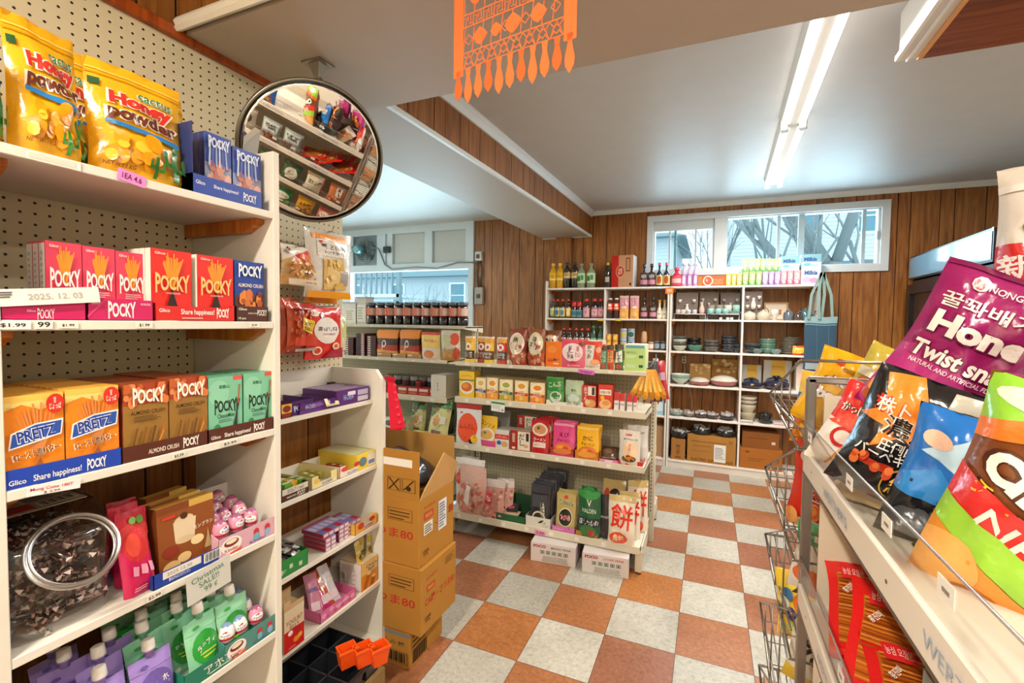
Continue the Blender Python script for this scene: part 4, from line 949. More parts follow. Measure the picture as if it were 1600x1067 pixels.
# pink gummy bags
A_GUM = [('r', 0, .72, 1, 1, 'b82838'), ('e', .5, .72, .5, .15, 'c23a3a'), ('r', 0, 0, 1, .55, 'd01f5c'), ('e', .5, .58, .42, .2, 'd8343a'), ('e', .35, .6, .2, .14, 'e85040'), ('e', .7, .86, .12, .05, '5a8a3a'), ('e', .45, .88, .12, .04, '6a9a48')]+[('p', [(.2+i*.22, .24), (.36+i*.22, .22), (.4+i*.22, .33), (.24+i*.22, .35)], 'eaa0bc') for i in range(3)]+bars(.15, .06, .7, .12, 2, 'f0b0c4', .4)
G = 'pink gummy bags between the jar and the brown boxes'
for k, (pa, pb, pt, ins, a) in enumerate(((191, 243, 797, .03, 8), (180, 226, 790, .09, 0), (176, 220, 783, .16, -6))):
    hang(SD, pa, pb, pt, .03, lambda w_, h_: pouch(w_, h_, .035, 'c22450', A_GUM, '9c1c40', 20+k, 'stand'), 'gummy_bag', 'pink strawberry gummy bag beside the toffee jar, %s from the front' % ORD[k], ins, R(-8), R(a), 'bag', G)
# brown chestnut cake boxes in the blue tray
A_CHEST = [('r', 0, 0, 1, 1, '8a4a1a'), ('r', .55, .9, 1, 1, 'c9a04a'), ('r', 0, .9, .55, 1, '7a3c14'), ('e', .45, .74, .17, .07, 'd9c29a'), ('p', [(.28, .45), (.62, .45), (.66, .74), (.26, .74)], 'dcc6a4'), ('e', .45, .45, .17, .05, 'd2b890'), ('e', .45, .8, .07, .05, '4a2412'), ('e', .2, .34, .14, .09, '8c2f18'), ('e', .2, .12, .15, .09, 'd8b070'), ('e', .42, .2, .12, .07, 'e0bc80'), ('e', .66, .38, .12, .07, 'e6cc98'), ('p', [(.78, .2), (.92, .2), (.88, .38), (.86, .5), (.84, .38)], 'b9a06a'), ('t', 'モンブラン', .78, .58, .36, .06, 'f4e8d4', {'rot': 4}), ('r', .08, .82, .3, .86, 'c8382c')]
for k, (pa, pb, pt, ins, rz2) in enumerate(((250, 338, 785, .03, 0), (240, 320, 779, .075, 4), (233, 300, 771, .125, 7))):
    c, w_, h_ = SD.span(pa, pb, pt, ins); loc, rz = SD.place(c, ins, .002)
    thing('cake_box', card_box(w_, .03, h_, '8a4a1a', A_CHEST, '6a3412', 'b98a3a'), 'brown chestnut dessert box in a blue tray, %s from the front' % ORD[k], 'box', loc, (R(-4), 0, rz+R(rz2)), 'brown dessert boxes in the blue tray')
put_tray(SD, 240, 348, .034, .21, '1c3f9e', [('t', '昔ながらのフロランタン', .35, .3, .3, .25, 'f4f0ea'), ('r', .12, .45, .66, .95, 'e8e2d4'), ('t', '2025.12.30', .35, .7, .35, .22, '8c8880')]+barcode(.7, .25, .97, .95), 'dark blue tray under the brown chestnut boxes', inset=.004, sideart=[('t', 'ucky', .5, .5, .5, .4, 'e8ecf6')])
# chocolate eggs
def egg_mesh(pink):
    b = MB('film'); r = .0192; H = .054; pr = []
    for i in range(13):
        t = PI*i/12; z = H/2-math.cos(t)*H/2; rr = max(.0004, r*math.sin(t)**.82*(1.06-.18*z/H)); zz = z/H
        c = ('d78fa8' if pink else 'e6e2e4'); c = 'b8303c' if .18 < zz < .33 else c
        if zz < .15: c = 'c98aa0' if pink else 'c8c4c6'
        if zz > .82: c = 'a05a80' if pink else '7a90b8'
        pr.append((rr, z, c))
    b.lathe(pr, 'ffffff', n=14)
    def S(u, v, k):
        a = R(-60+120*u)-PI/2; z = H*(.34+.4*v); t = math.acos(1-2*z/H); rr = r*math.sin(t)**.82*(1.06-.18*z/H)+k+.0003; return (math.cos(a)*rr, math.sin(a)*rr, z)
    paint(b, [('e', .5, .5, .42, .42, 'f2ece8'), ('t', 'Kinder', .5, .42, .6, .26, '3e5fa0'), ('t', 'Joy', .5, .2, .3, .2, 'd0332c'), ('e', .5, .78, .1, .1, 'd0332c'), ('e', .36, .74, .06, .07, '3f7fb8')], S, 8, 6, off=.0002)
    return b.mesh('chocolate_egg')
EP, EW = egg_mesh(True), egg_mesh(False)
def eggs(S, pk, grid, tray_px, th, art, tl, which, gname):
    cc, w_, _ = S.span(*tray_px, 800, .004); loc, rz = S.place(cc, .004)
    thing('display_tray', tray(w_, .2, th, 'd8a9b8' if pk else '4f8a80', art, inner='d8d4cc', hback=.12), tl, 'tray', loc, (0, 0, rz))
    for k, (row, col, lift) in enumerate(grid):
        y = cc-w_/2+.022+col*0.0398; x = XL-.004-.024-row*.041
        thing('chocolate_egg', (EP if pk or (row, col) == (0, 2) else EW), '%s foil chocolate egg, %s from the front, %s from the near side of its tray' % (which, ORD[row], ORD[col]), 'egg', (x, y, S.z+lift), (rq.uniform(-.15, .15), rq.uniform(-.15, .15), R(90)+rq.uniform(-.8, .6)), gname)
kart = [('r', 0, 0, 1, 1, 'd9a8b6'), ('e', .2, .5, .17, .42, 'f4ede6'), ('e', .2, .62, .12, .2, '7a2c1c'), ('e', .2, .68, .09, .12, 'f0e0c8'), ('t', 'Kinder', .2, .28, .22, .18, 'c23a30'), ('p', [(.05, .02), (.35, .02), (.38, .2), (.2, .12)], 'e05a3c'), ('e', .62, .6, .05, .2, 'c8323a'), ('e', .82, .6, .05, .2, 'c8323a'), ('e', .62, .35, .05, .2, '6fb0c0'), ('e', .82, .35, .05, .2, '8fb4d4'), ('t', 'Kinder', .65, .15, .3, .15, '3e5fa0')]
c_, w0, _ = SD.span(342, 432, 800, .004); nc = max(2, int((w0-.01)/0.0398))
eggs(SD, True, [(r_, c2, .038 if r_ == 0 else .04+.010*r_) for r_ in range(4) for c2 in range(nc)], (342, 432), .05, kart, 'pink printed tray with a high back holding pink chocolate eggs', 'pink', 'pink chocolate eggs')
kart2 = [(o[0],)+o[1:-1]+('4f8a80',) if o[0] == 'r' else o for o in kart]
c_, w0, _ = SE.span(352, 435, 960, .004); nc = max(2, int((w0-.008)/0.0398))
eggs(SE, False, [(r_, c2, .038 if r_ == 0 else .042+.012*r_) for r_ in range(4) for c2 in range(nc)], (352, 435), .05, kart2, 'green printed tray with high back holding white chocolate eggs', 'white', 'white chocolate eggs')
# handwritten sale card clipped to shelf D edge
b = MB('paper'); b.box(-.05, -.0008, -.05, .05, 0, .035, 'dfe2dc'); paint(b, [('t', 'Christmas\nSALE!!\n99 ¢', .5, .5, .72, .72, '4f8a6c', {'rot': 6, 'bold': 0})], plane_S((-.05, -.0009, -.05), (.1, 0, 0), (0, 0, .085)))
thing('sale_card', b, 'white card with green handwriting reading Christmas sale, hanging from a shelf edge', 'sign', (XL+.012, at(326, 905, 'x', XL+.01).y, ZD-.022), (R(12), R(-8), R(84)))
# spouted drink pouches, shelf E
def spout(c, c2, seed, lit):
    w_, h_ = .085, .135
    art = [('r', 0, .78, 1, 1, c), ('e', .5, .45, .42, .3, c2), ('t', 'ラテアホ', .5, .5, .6, .12, 'f0f4ea', {'rot': 12}), ('r', .25, .36, .75, .38, 'c8d040'), ('r', .3, .3, .7, .32, 'c8d040'), ('e', .18, .12, .08, .05, 'e6efe4'), ('e', .3, .86, .1, .03, c2)]
    body = pouch(w_, h_, .036, c, art, c, seed, 'stand', nu=8, nv=8)
    sp_ = MB('plastic'); sp_.lathe([(.009, h_-.004), (.009, h_+.008), (.012, h_+.009), (.012, h_+.012), (.008, h_+.013)], c, n=12)
    cp = MB('plastic'); cp.lathe([(.0125, h_+.012), (.013, h_+.014), (.012, h_+.034), (.009, h_+.036)], 'ece8e0', n=14)
    return [('pouch_body', body.mesh('pouch_body')), ('spout', sp_.mesh('spout')), ('cap', cp.mesh('cap'))]
SPG = [spout('8fcfa6', '2f9a3a', 1, 1), spout('7fc09a', '3a9a48', 2, 1)]; SPP = [spout('9a82c8', '6a55a0', 3, 1)]
sp = [(.035, -.875, 0, 0), (.035, -.955, 0, 6), (.08, -.90, 0, -5), (.085, -.975, 1, 5), (.13, -.875, 0, 4), (.13, -.955, 0, -6), (.13, -1.03, 1, 3), (.175, -.90, 1, 0), (.18, -.985, 0, 8), (.22, -.87, 0, 0), (.22, -.95, 1, -4), (.225, -1.03, 0, 4), (.08, -1.055, 1, 3)]
for k, (dx, y, m_, a) in enumerate(sp):
    thing('drink_pouch', SPG[m_], 'mint green spouted jelly drink pouch, %s of the green pouches from the front' % (ORD[k]), 'pouch', (XL-dx, y, ZE+.002), (R(-10), 0, R(90+a)), 'green spouted drink pouches')
for k, (dx, y, a) in enumerate(((.075, -1.14, 5), (.03, -1.07, 0), (.13, -1.18, -6), (.12, -1.10, 2), (.19, -1.17, 5), (.03, -1.16, 3))):
    thing('drink_pouch', SPP[0], 'purple spouted jelly drink pouch, %s of the purple pouches from the front' % ORD[k], 'pouch', (XL-dx, y, ZE+.002-(0.02 if dx < .05 else 0)), (R(-10), 0, R(90+a)), 'purple spouted drink pouches')
b = tray(.19, .24, .042, '1f7a62', [('t', 'アホコラ', .5, .5, .5, .5, 'e9e4d4', {'rot': 4}), ('r', .3, .15, .7, .22, 'c9e0c8')], inner='b9c8b8'); thing('display_tray', b, 'dark green tray in front of the green drink pouches', 'tray', (XL-.004, -.93, ZE), (0, 0, R(90)))
# ================================================================== SWEETS UNIT next to the biscuit shelves
YP = -.236
parts = []
b = MB('matte'); pts = [(-.468, 0), (-.195, 0), (-.195, 1.165), (-.232, 1.213), (-.468, 1.213)]; n = 5
b.add([(x, YP, z) for x, z in pts]+[(x, YP+.018, z) for x, z in pts], [(0, 1, 2, 3, 4), (9, 8, 7, 6, 5)]+[(i, i+5, (i+1) % 5+5, (i+1) % 5) for i in range(5)], 'e4dfd2')
parts.append(('side_panel', b))
parts.append(('back_board', brd(-.4675, -.7615, 1.07, -.462, YP, 1.213, 'e0dacc')))
CS = [(1.091, -.245), (.829, -.222), (.594, -.207), (.353, -.204)]
for z, xf in CS: parts.append(('shelf', brd(-.466, -.7615, z-.017, xf, YP-.0005, z)))
parts.append(('shelf', brd(-.466, -.7615, .095, -.205, YP-.0005, .113)))
b = MB('metal'); b.box(-.462, YP-.026, 1.135, -.44, YP-.001, 1.15, '4a3c30'); parts.append(('angle_bracket', b))
thing('sweets_shelf', parts, 'narrow white shelf unit of sweets with clipped corner side panel', 'shelf')
b = MB(); b.add([(-.47, -.7, .97), (-.466, -.7, .97), (-.466, -.655, .985), (-.466, -.7, .985)], [(0, 1, 2, 3)], 'd8cdb4', 'paper')
C1, C2, C3, C4 = [Shelf('y', xf, z, '') for z, xf in CS]
# flat cartons on the top board
ih = [('t', 'HI-CHEW', .5, .5, .4, .5, 'e6e4f2', {'ol': '3f4f9c'})]
def flatbox(S, pa, pb, pt, d, c, art, lab, inset=.006, top=None, name='candy_carton', rz2=0, toparts=(), depth_dir=0, group=None, dz=0, side=None, h=None):
    cc, w_, h_ = S.span(pa, pb, pt, inset); loc, rz = S.place(cc, inset, dz)
    return thing(name, card_box(w_, d, h or h_, c, art, side, top, topart=toparts), lab, 'box', loc, (0, 0, rz+R(rz2)), group)
flatbox(C1, 526, 577, 607, .17, '5a2a72', [('t', 'HI-CHEW', .35, .5, .3, .35, 'a9b8e0', {'ol': '3f4f9c'}), ('r', .62, .1, .95, .42, 'c9c4d8'), ('r', .62, .5, .95, .85, 'b8b0cc'), ('r', .32, .6, .55, .85, 'e2dce8')], 'purple candy carton at the far end of the top sweets board', top='7a5a8c', toparts=bars(.05, .1, .9, .9, 5, 'c8b8d4'))
put_tray(C1, 468, 525, .036, .17, '5a2a72', [('r', 0, 0, 1, .3, '6a3a84'), ('t', 'HI-CHEW', .3, .62, .3, .4, 'c9c4e8', {'ol': '3f4f9c'}), ('e', .7, .6, .12, .25, '7c4a9c'), ('e', .5, .65, .1, .2, '8a5cb0')], 'open purple candy carton in the middle of the top sweets board', inset=.006, inner='d8d2c8')
put_tray(C1, 456, 491, .048, .15, '4d2468', [('t', 'POCARI', .5, .5, .8, .4, 'dfe2f4', {'ol': '4a6ab8', 'rot': 6})], 'tall open purple candy carton with a blue and white logo', inset=.012)
put_tray(C1, 440, 456, .045, .10, '8a2c20', [('r', 0, .35, 1, 1, 'e8b048'), ('e', .5, .65, .4, .25, '7c3020')], 'small yellow and brown carton beside white panel end', inset=.006)
b = MB('card'); b.add([(-.03, 0, 0), (.03, 0, 0), (.03, 0, .014), (.015, 0, .016), (.012, 0, .008), (-.012, 0, .008), (-.016, 0, .03), (-.03, 0, .03)], [(0, 1, 2, 3, 4, 5, 6, 7)], 'efdc98'); b.box(-.03, .0, 0, .03, .001, .008, 'efdc98'); paint(b, [('t', 'HI-CHEW', .5, .18, .3, .12, '4a58a8'), ('e', .3, .6, .08, .18, '8a5a9c')], plane_S((-.03, -.0003, 0), (.06, 0, 0), (0, 0, .03)))
thing('carton_flap', b, 'cream notched carton flap leaning on purple candy cartons', 'flap', (-.237, at(520, 620, 'x', -.24).y, 1.103), (R(-28), 0, R(90)))
# second board
def notchtray(S, pa, pb, h, d, c, art, lab, inset=.006, inner='e0dccf'): return put_tray(S, pa, pb, h, d, c, art, lab, inset=inset, inner=inner, notch=(.25, .75, h*.45), hback=h*.9)
notchtray(C2, 440, 482, .040, .19, '4a2214', [('r', .02, .5, .98, .98, 'd9d2c4'), ('t', '2026.7.1 end', .5, .74, .6, .3, '6a645c'), ('t', 'POCKY', .72, .25, .3, .38, 'f6efe4'), ('t', 'ALMOND CRUSH', .35, .25, .35, .15, 'f6efe4')], 'dark brown tray of coloured sweets by the white panel')
notchtray(C2, 487, 527, .042, .19, 'f0dfa0', [('t', 'HI-CHEW', .6, .25, .4, .25, '4a58a8', {'ol': 'dfe4f4'}), ('e', .2, .6, .1, .2, 'e8c458')], 'pale yellow notched candy tray')
notchtray(C2, 531, 566, .042, .19, 'f3dcc8', [('t', 'HI-CHEW', .55, .22, .45, .25, '4a58a8', {'ol': 'dfe4f4'}), ('e', .2, .7, .14, .2, 'd8483c'), ('e', .75, .75, .14, .2, 'c83830')], 'pale pink notched candy tray with strawberry pictures')
flatbox(C2, 558, 587, 707, .2, 'e9c83c', [('r', .55, .1, .97, .9, 'd9d4c4'), ('r', .6, .2, .92, .45, '6a78a8'), ('e', .3, .5, .2, .3, '5a7c8a')], 'yellow candy carton against the clipped side panel', top='c9c07a', toparts=[('r', .05+.2*i, .1, .2+.2*i, .9, 'e4e0b4') for i in range(4)])
def packs(S, pa, pb, n, cols, labf, dz, inset, dims=(.018, .085, .014), rows=1, seed=0, name='candy_pack', group=None, txt=None, tilt=.05, mat='film'):
    rr = random.Random(seed); a = S.pos(pa, inset=inset).y; c_ = S.pos(pb, inset=inset).y
    for k in range(n):
        y = a+(c_-a)*((k % (n//rows))+.5)/(n//rows); r_ = k//(n//rows)
        col = cols[k % len(cols)]; key = (col, dims, txt, mat)
        if key not in _PK: _PK[key] = card_box(dims[0], dims[1], dims[2], col, [], None, col, topart=[('r', .1, .1, .9, .25, 'f0ece0'), ('r', .15, .5, .85, .7, 'f0ece0')]+([('t', txt, .5, .5, .8, .2, '3a4a9c')] if txt else []), mat=mat).mesh(name)
        thing(name, _PK[key], labf(k), 'candy', (S.val-inset-rr.uniform(0, .02)-.0*r_, y, S.z+dz+r_*(dims[2]+.0005)), (rr.uniform(-tilt, tilt), rr.uniform(-tilt, tilt), R(90)+rr.uniform(-.15, .15)), group)
_PK = {}
nm = lambda c, w_: (lambda k: '%s, %s from the near side' % (c, ORD[k]))
packs(C2, 446, 480, 3, ['6aa83c', 'e8b830', '5c9c34'], lambda k: ['green wrapped sweet in the dark brown tray', 'yellow wrapped sweet in the dark brown tray', 'green wrapped sweet at the far end of the dark brown tray'][k], .022, .03, dims=(.03, .09, .018), seed=1)
packs(C2, 492, 526, 3, ['a8a840', 'c8c050', '8a9a3c'], nm('olive green chew pack in the pale yellow tray', 3), .004, .05, seed=2)
packs(C2, 534, 565, 3, ['b83048', 'c84058', 'a02c48'], nm('crimson chew pack in the pale pink tray', 3), .006, .05, seed=3)
# third board: red packs stacked, silver sticks in a green box
G = 'red and lilac chew packs stacked on the third sweets board'
A_RP = [('r', .0, 0, 1, 1, 'b82c3c')]
def redpack(kind):
    c = ['b02438', '7a70b0'][kind]; return card_box(.024, .105, .015, 'c84a58', [('r', .1, .15, .9, .85, 'e8d8d8')], '8c84bc', c, topart=[('r', 0, .35, 1, .9, '8a84c0'), ('r', .1, .42, .9, .8, 'c8c4e0'), ('r', 0, .9, 1, 1, 'c03040')], left='a02030').mesh('chew_pack')
RPM = [redpack(0), redpack(1)]
y0, y1 = at(514, 858, 'x', -.22).y-.02, at(548, 840, 'x', -.22).y
k = 0
for lv in range(4):
    for c_ in range(5 if lv == 3 else 2):
        yy = y0+.012+c_*.0245; 
        thing('chew_pack', RPM[(lv+c_) % 2], 'red and lilac chew pack in the near stack, %s level up, %s along' % (ORD[lv], ORD[c_]), 'candy', (-.215-(.0 if lv < 3 else .01)-(.04 if c_ > 1 else 0)*0, yy, .594+lv*.0155), (0, 0, R(90)), G)
for c_ in range(5):
    for lv in range(3):
        yy = at(534, 840, 'x', -.22).y+.004+c_*.0245
        if c_ < 1 and lv < 3 and False: continue
        thing('chew_pack', RPM[(lv*2+c_) % 2], 'red and lilac chew pack in the far stack, %s level up, %s along' % (ORD[lv], ORD[c_]), 'candy', (-.225 if c_ < 2 else -.235, yy, .594+lv*.0155), (0, 0, R(90)), G)
notchtray(C3, 555, 589, .042, .03, 'e9b048', [('t', 'HI-CHEW', .6, .3, .4, .3, '4a58a8', {'ol': 'dfe4f4'}), ('e', .25, .6, .14, .3, 'c84830'), ('e', .75, .75, .14, .2, 'c83830')], 'orange yellow notched candy tray at the far end, third board', inset=.004)
b = tray(.12, .14, .055, '1f8a3c', [('r', .1+.3*i, .2+.15*(i % 2), .2+.3*i, .45+.15*(i % 2), 'c8d8c0') for i in range(3)]+[('t', 'MINTS', .15, .4, .16, .3, 'dfe8da', {'rot': 60})], inner='c8ccc0')
thing('display_tray', b, 'bright green open box of silver wrapped sticks', 'tray', (-.212, at(463, 890, 'x', -.21).y-.012, .594), (0, 0, R(90)))
sv = MB('foil')
rr = random.Random(3); sv.add([(-.008, 0, 0), (.008, 0, 0), (.008, .09, 0), (-.008, .09, 0), (-.006, .002, .006), (.006, .002, .006), (.006, .088, .006), (-.006, .088, .006)], [(0, 3, 2, 1), (4, 5, 6, 7), (0, 1, 5, 4), (2, 3, 7, 6), (0, 4, 7, 3), (1, 2, 6, 5)], 'd4d2d0'); paint(sv, [('r', .15, .1, .85, .5, '3a3a3a')], plane_S((-.006, 0, .0062), (.012, 0, 0), (0, .088, 0)))
svm = sv.mesh('foil_stick')
for k in range(26):
    thing('foil_stick', svm, 'silver foil wrapped stick lying in bright green box', 'candy', (-.215-rr.uniform(0, .03), at(463, 890, 'x', -.21).y-.012+rr.uniform(-.045, .045), .594+.02+.0022*k), (rr.uniform(-.15, .15), rr.uniform(-.2, .2), R(90)+rr.uniform(-.5, .5)), 'silver foil sticks in the green box')
# fourth board: jelly carton, pink tray, wafer bag
A_YJ = [('r', 0, 0, 1, .5, 'c81e1a'), ('r', 0, .5, 1, 1, 'd9c9a8'), ('t', 'YOGURT\nJELLY', .5, .6, .85, .28, '8a3a28'), ('e', .3, .42, .12, .06, 'f4ece0'), ('e', .7, .42, .14, .08, 'b8182a'), ('e', .6, .2, .16, .07, 'e8902c'), ('e', .78, .24, .12, .06, 'f0a838')]+bars(.2, .05, .7, .1, 2, 'e88878')
cc, w_, h_ = C4.span(443, 481, 905, .003)
b = card_box(.075, .06, .135, 'c81e1a', A_YJ, 'b89a70', 'b89a70'); b.box(-.0375, .0, .135, -.012, .0012, .165, 'c4a67c'); b.box(-.012, .0, .135, .0375, .0012, .15, 'c4a67c'); b.box(-.0375, .059, .135, .0375, .06, .17, 'b4966c')
thing('jelly_carton', b, 'red and tan yogurt jelly carton with torn open top', 'box', (-.200, at(462, 1000, 'x', -.2).y-.005, .353), (0, 0, R(90)))
b = tray(.17, .14, .038, 'd8689a', [('e', .1+.2*i, .5+.2*(i % 2), .06, .22, 'eaa0c0') for i in range(5)]+[('e', .2+.2*i, .3, .04, .15, 'c04880') for i in range(4)]+[('t', 'Strawberry', .6, .6, .4, .3, 'f4d4e0')], inner='d8a8b8')
thing('display_tray', b, 'pink patterned tray of wrapped cereal bars', 'tray', (-.212, at(530, 930, 'x', -.21).y-.0, .353), (0, 0, R(90)))
for k, (c, dy, tl, a, t_) in enumerate((('c84a80', -.05, 28, -20, 'choco'), ('d02c78', -.02, 34, -14, 'berry'), ('c86030', .0, 30, -10, 'choco'), ('e2e0ea', .03, 24, -6, 'Milk'), ('d08aa8', -.06, 20, -24, 'pink'))):
    thing('cereal_bar', pouch(.045, .14, .018, c, [('r', .15, .1, .85, .3, 'f0dce4'), ('t', t_, .5, .6, .3, .5, 'f6f0e8' if k < 4 else '4a5ab0', {'rot': 90})], seed=40+k, kind='pillow', nu=6, nv=8), ['rose', 'magenta', 'brown and pink', 'white and blue', 'pale pink'][k]+' wrapped cereal bar leaning in the pink patterned tray', 'candy', (-.255, at(530, 930, 'x', -.21).y+dy, .36), (R(-tl-12), 0, R(90+a)))
A_WAF = [('r', 0, 0, 1, .55, 'd98a2c'), ('p', [(.08, .05), (.28, 0), (.55, .5), (.35, .55)], 'b86418'), ('e', .45, .52, .12, .06, 'f0d49c'), ('p', [(.5, 0), (.75, 0), (.85, .3), (.65, .34)], 'a85a14'), ('e', .75, .32, .11, .05, 'f0d49c'), ('t', 'Choco\nRoll', .6, .74, .7, .26, '3a2412', {'ol': 'f4e8d0'})]
b = card_box(.09, .11, .11, 'e8c070', A_WAF, 'c89850', 'd8c8a8'); paint(b, [('r', .02, .02, .98, .98, 'e2dcd6')]+bars(.1, .2, .8, .9, 12, 'a49c94', .4)+barcode(.05, .3, .3, .6), plane_S((-.0455, .11, 0), (0, -.11, 0), (0, 0, .11)))
thing('wafer_box', b, 'white and golden wafer roll box with long sachets sticking out', 'box', (-.212, YP-.054, .353), (0, 0, R(90)))
for k, (dx, dy, a, c) in enumerate(((.01, -.025, -8, 'c8a838'), (.03, .0, 3, 'e0d890'), (.02, .025, 8, 'b8a868'))):
    thing('wafer_sachet', pouch(.026, .12, .014, 'd8d4b0', [('r', 0, .25, 1, .6, c), ('r', 0, .7, 1, .9, 'c8b03c'), ('e', .5, .45, .3, .1, '7a6420'), ('t', 'milk', .5, .5, .7, .1, '5a3a14')], seed=50+k, kind='pillow', nu=5, nv=8), ['yellow', 'pale green', 'cream'][k]+' long wafer sachet standing out of the wafer box', 'sachet', (-.225-dx, YP-.054+dy, .43), (R(-3), R(a), R(90)))
# goods hung on the pegboard above
def peg_hook(y, z, L=.14):
    b = MB('metal'); b.tube([(-.468, y, z), (-.468+L, y, z+.004), (-.468+L+.006, y, z+.018)], .0022, 'b8b4ac', n=6); b.tube([(-.468, y, z), (-.4675, y, z+.02)], .0022, 'b8b4ac', n=6); return b
A_SQUID = [('r', 0, 0, 1, 1, 'ded8ce'), ('r', .12, .86, .92, .94, 'ee9420'), ('r', .2, .62, .88, .84, 'e6dcd0'), ('t', '빽오징어', .55, .76, .52, .075, '3c302a', {'bold': .04}), ('t', '버터구이', .56, .68, .4, .05, '3c302a', {'bold': .03}), ('e', .3, .82, .06, .02, 'c84a40'), ('p', [(.33, .12), (.85, .14), (.74, .6), (.30, .58)], 'dfb768'), ('p', [(.40, .16), (.7, .16), (.66, .56), (.38, .54)], 'e6c684'), ('r', .04, 0, .96, .1, 'f0a01c'), ('r', .68, .2, .86, .42, 'a8a098')]+food(5, .35, .16, .75, .55, 14, ['e0b864', 'ecd08c', 'd8a850'], .05)
def hung(S_x, px, py_top, px2, py_bot, art, c, t, name, lab, seed, group=None, rz2=0, tl=0, xo=.0, mat='film', cat='bag', kind='pillow'):
    A = at(px, py_top, 'x', S_x); B_ = at(px2, py_top, 'x', S_x); Z = at((px+px2)/2, py_bot, 'x', S_x).z
    w_, h_ = B_.y-A.y, A.z*.5+B_.z*.5-Z
    return thing(name, pouch(w_, h_, t, c, art, seed=seed, kind=kind, mat=mat), lab, cat, (S_x, (A.y+B_.y)/2, Z), (tl, 0, R(90+rz2)), group)
hung(-.36, 478, 362, 546, 466, A_SQUID, 'ded8ce', .03, 'squid_snack_bag', 'clear bag of butter squid strips with orange top band, hung frontmost', 61, rz2=-6)
hung(-.40, 472, 372, 528, 474, [('r', 0, 0, 1, .12, 'e88c10')], 'd8cfbe', .03, 'squid_snack_bag', 'bag with an orange base hanging just behind the butter squid bag', 62, rz2=4)
A_NUT = [('r', 0, .0, 1, 1, 'd8a868'), ('p', [(0, .60), (.9, .95), (.95, 1), (0, 1)], 'efe6da'), ('p', [(.28, .72), (1, 1), (1, .58), (.4, .62)], 'd23a28'), ('r', .5, .68, .88, .8, 'e07c28'), ('t', '땅콩', .14, .84, .2, .12, '3c2a20', {'rot': 40})]+food(6, .05, .16, .95, .6, 60, ['d89848', 'e8b468', 'c47c34', 'edc080'], .06)+[('r', 0, 0, 1, .14, 'e8d8c0'), ('t', 'NET WT 150 g', .7, .07, .4, .04, '9c4a34')]
hung(-.37, 436, 384, 487, 446, A_NUT, 'd8a868', .035, 'peanut_bag', 'bag of honey coated peanuts with a red corner', 63, rz2=3)
A_SPICY = [('r', 0, 0, 1, 1, 'c8502c')]+food(7, .05, .3, .95, .95, 60, ['d8642c', 'e88438', 'b8401c'], .06)+[('p', [(.2, .45), (.7, .35), (.8, .62), (.25, .72)], 'e8c040'), ('t', 'Spicy\nNuts', .48, .53, .45, .2, '5a3414', {'rot': -6}), ('r', 0, .88, 1, 1, 'b03020'), ('r', 0, .12, 1, .3, 'c83c28'), ('r', 0, 0, 1, .06, 'a8a098')]
hung(-.36, 446, 474, 482, 548, A_SPICY, 'c8502c', .03, 'peanut_bag', 'red bag of spicy nuts with yellow label, tilted', 64, rz2=5)
hung(-.40, 437, 466, 468, 552, A_SPICY[:1]+[('r', 0, .5, 1, .8, 'b8401c')], 'b83020', .03, 'peanut_bag', 'dark red nut bag next to the white panel', 65)
A_GIN = [('r', 0, 0, 1, 1, 'd42a20'), ('e', .52, .55, .36, .26, 'ece4dc'), ('t', '홍삼캔디', .52, .58, .56, .08, '2c241c', {'bold': .02}), ('t', '고려홍삼', .55, .48, .4, .04, 'a03a6a'), ('e', .4, .84, .07, .06, '7c2018'), ('e', .2, .86, .1, .05, 'eed8cc'), ('e', .25, .16, .13, .08, 'f0e0cc'), ('e', .25, .16, .09, .055, 'c8481c'), ('e', .75, .24, .11, .07, 'f0e0cc'), ('e', .75, .24, .07, .045, 'd86828'), ('p', [(.4, 0), (1, 0), (1, .2), (.6, .16)], 'a8203c')]
for k, (dx, a, e) in enumerate(((0, -4, 0), (.028, 3, 3), (.055, -2, -4), (.08, 5, -8))):
    hung(-.345-dx, 478-e-k*3, 480+k*2, 532-k*7, 560-k, A_GIN, 'd42a20', .028, 'ginseng_candy_bag', 'red ginseng candy bag with white oval, %s on its hook' % ORD[k], 66+k, 'red ginseng candy bags on one hook', rz2=a)
hung(-.40, 518, 490, 541, 548, [('r', 0, .3, 1, .8, 'c8cc90'), ('r', 0, .8, 1, 1, 'e0dcc0')], 'd8d4b0', .03, 'snack_bag', 'pale green bag half hidden behind the red ginseng bags', 75)
for k, (py, pz, w1) in enumerate(((500, 365, 'squid snack'), (450, 388, 'peanut bag'), (455, 470, 'spicy nut bag'), (503, 480, 'ginseng candy'))):
    p = at(py, pz, 'x', -.4); thing('peg_hook', peg_hook(p.y, p.z, .13), 'steel pegboard hook carrying the %s bags' % w1.replace(' bag', ''), 'hook')
# strings of red gift envelopes hanging on the panel's outer face
b = MB('paper'); b.add([(-.19, YP+.02, 1.19), (-.165, YP+.03, 1.18), (-.12, YP+.06, .98), (-.13, YP+.03, .97), (-.175, YP+.022, .97)], [(0, 4, 3, 2, 1), (1, 2, 3, 4, 0)], 'd8203c'); 
for i in range(6): b.ball((-.165+i*.005, YP+.035, 1.15-i*.03), .008, 'e84050', n=6)
b.v = [(x, min(y, YP+.0185+.03) , z) for x, y, z in b.v]; b.box(-.2, YP+.0181, 1.17, -.15, YP+.022, 1.185, 'b81c30')
thing('hanging_ribbon', b, 'red ribbon with beads hanging beside the white side panel', 'ribbon')
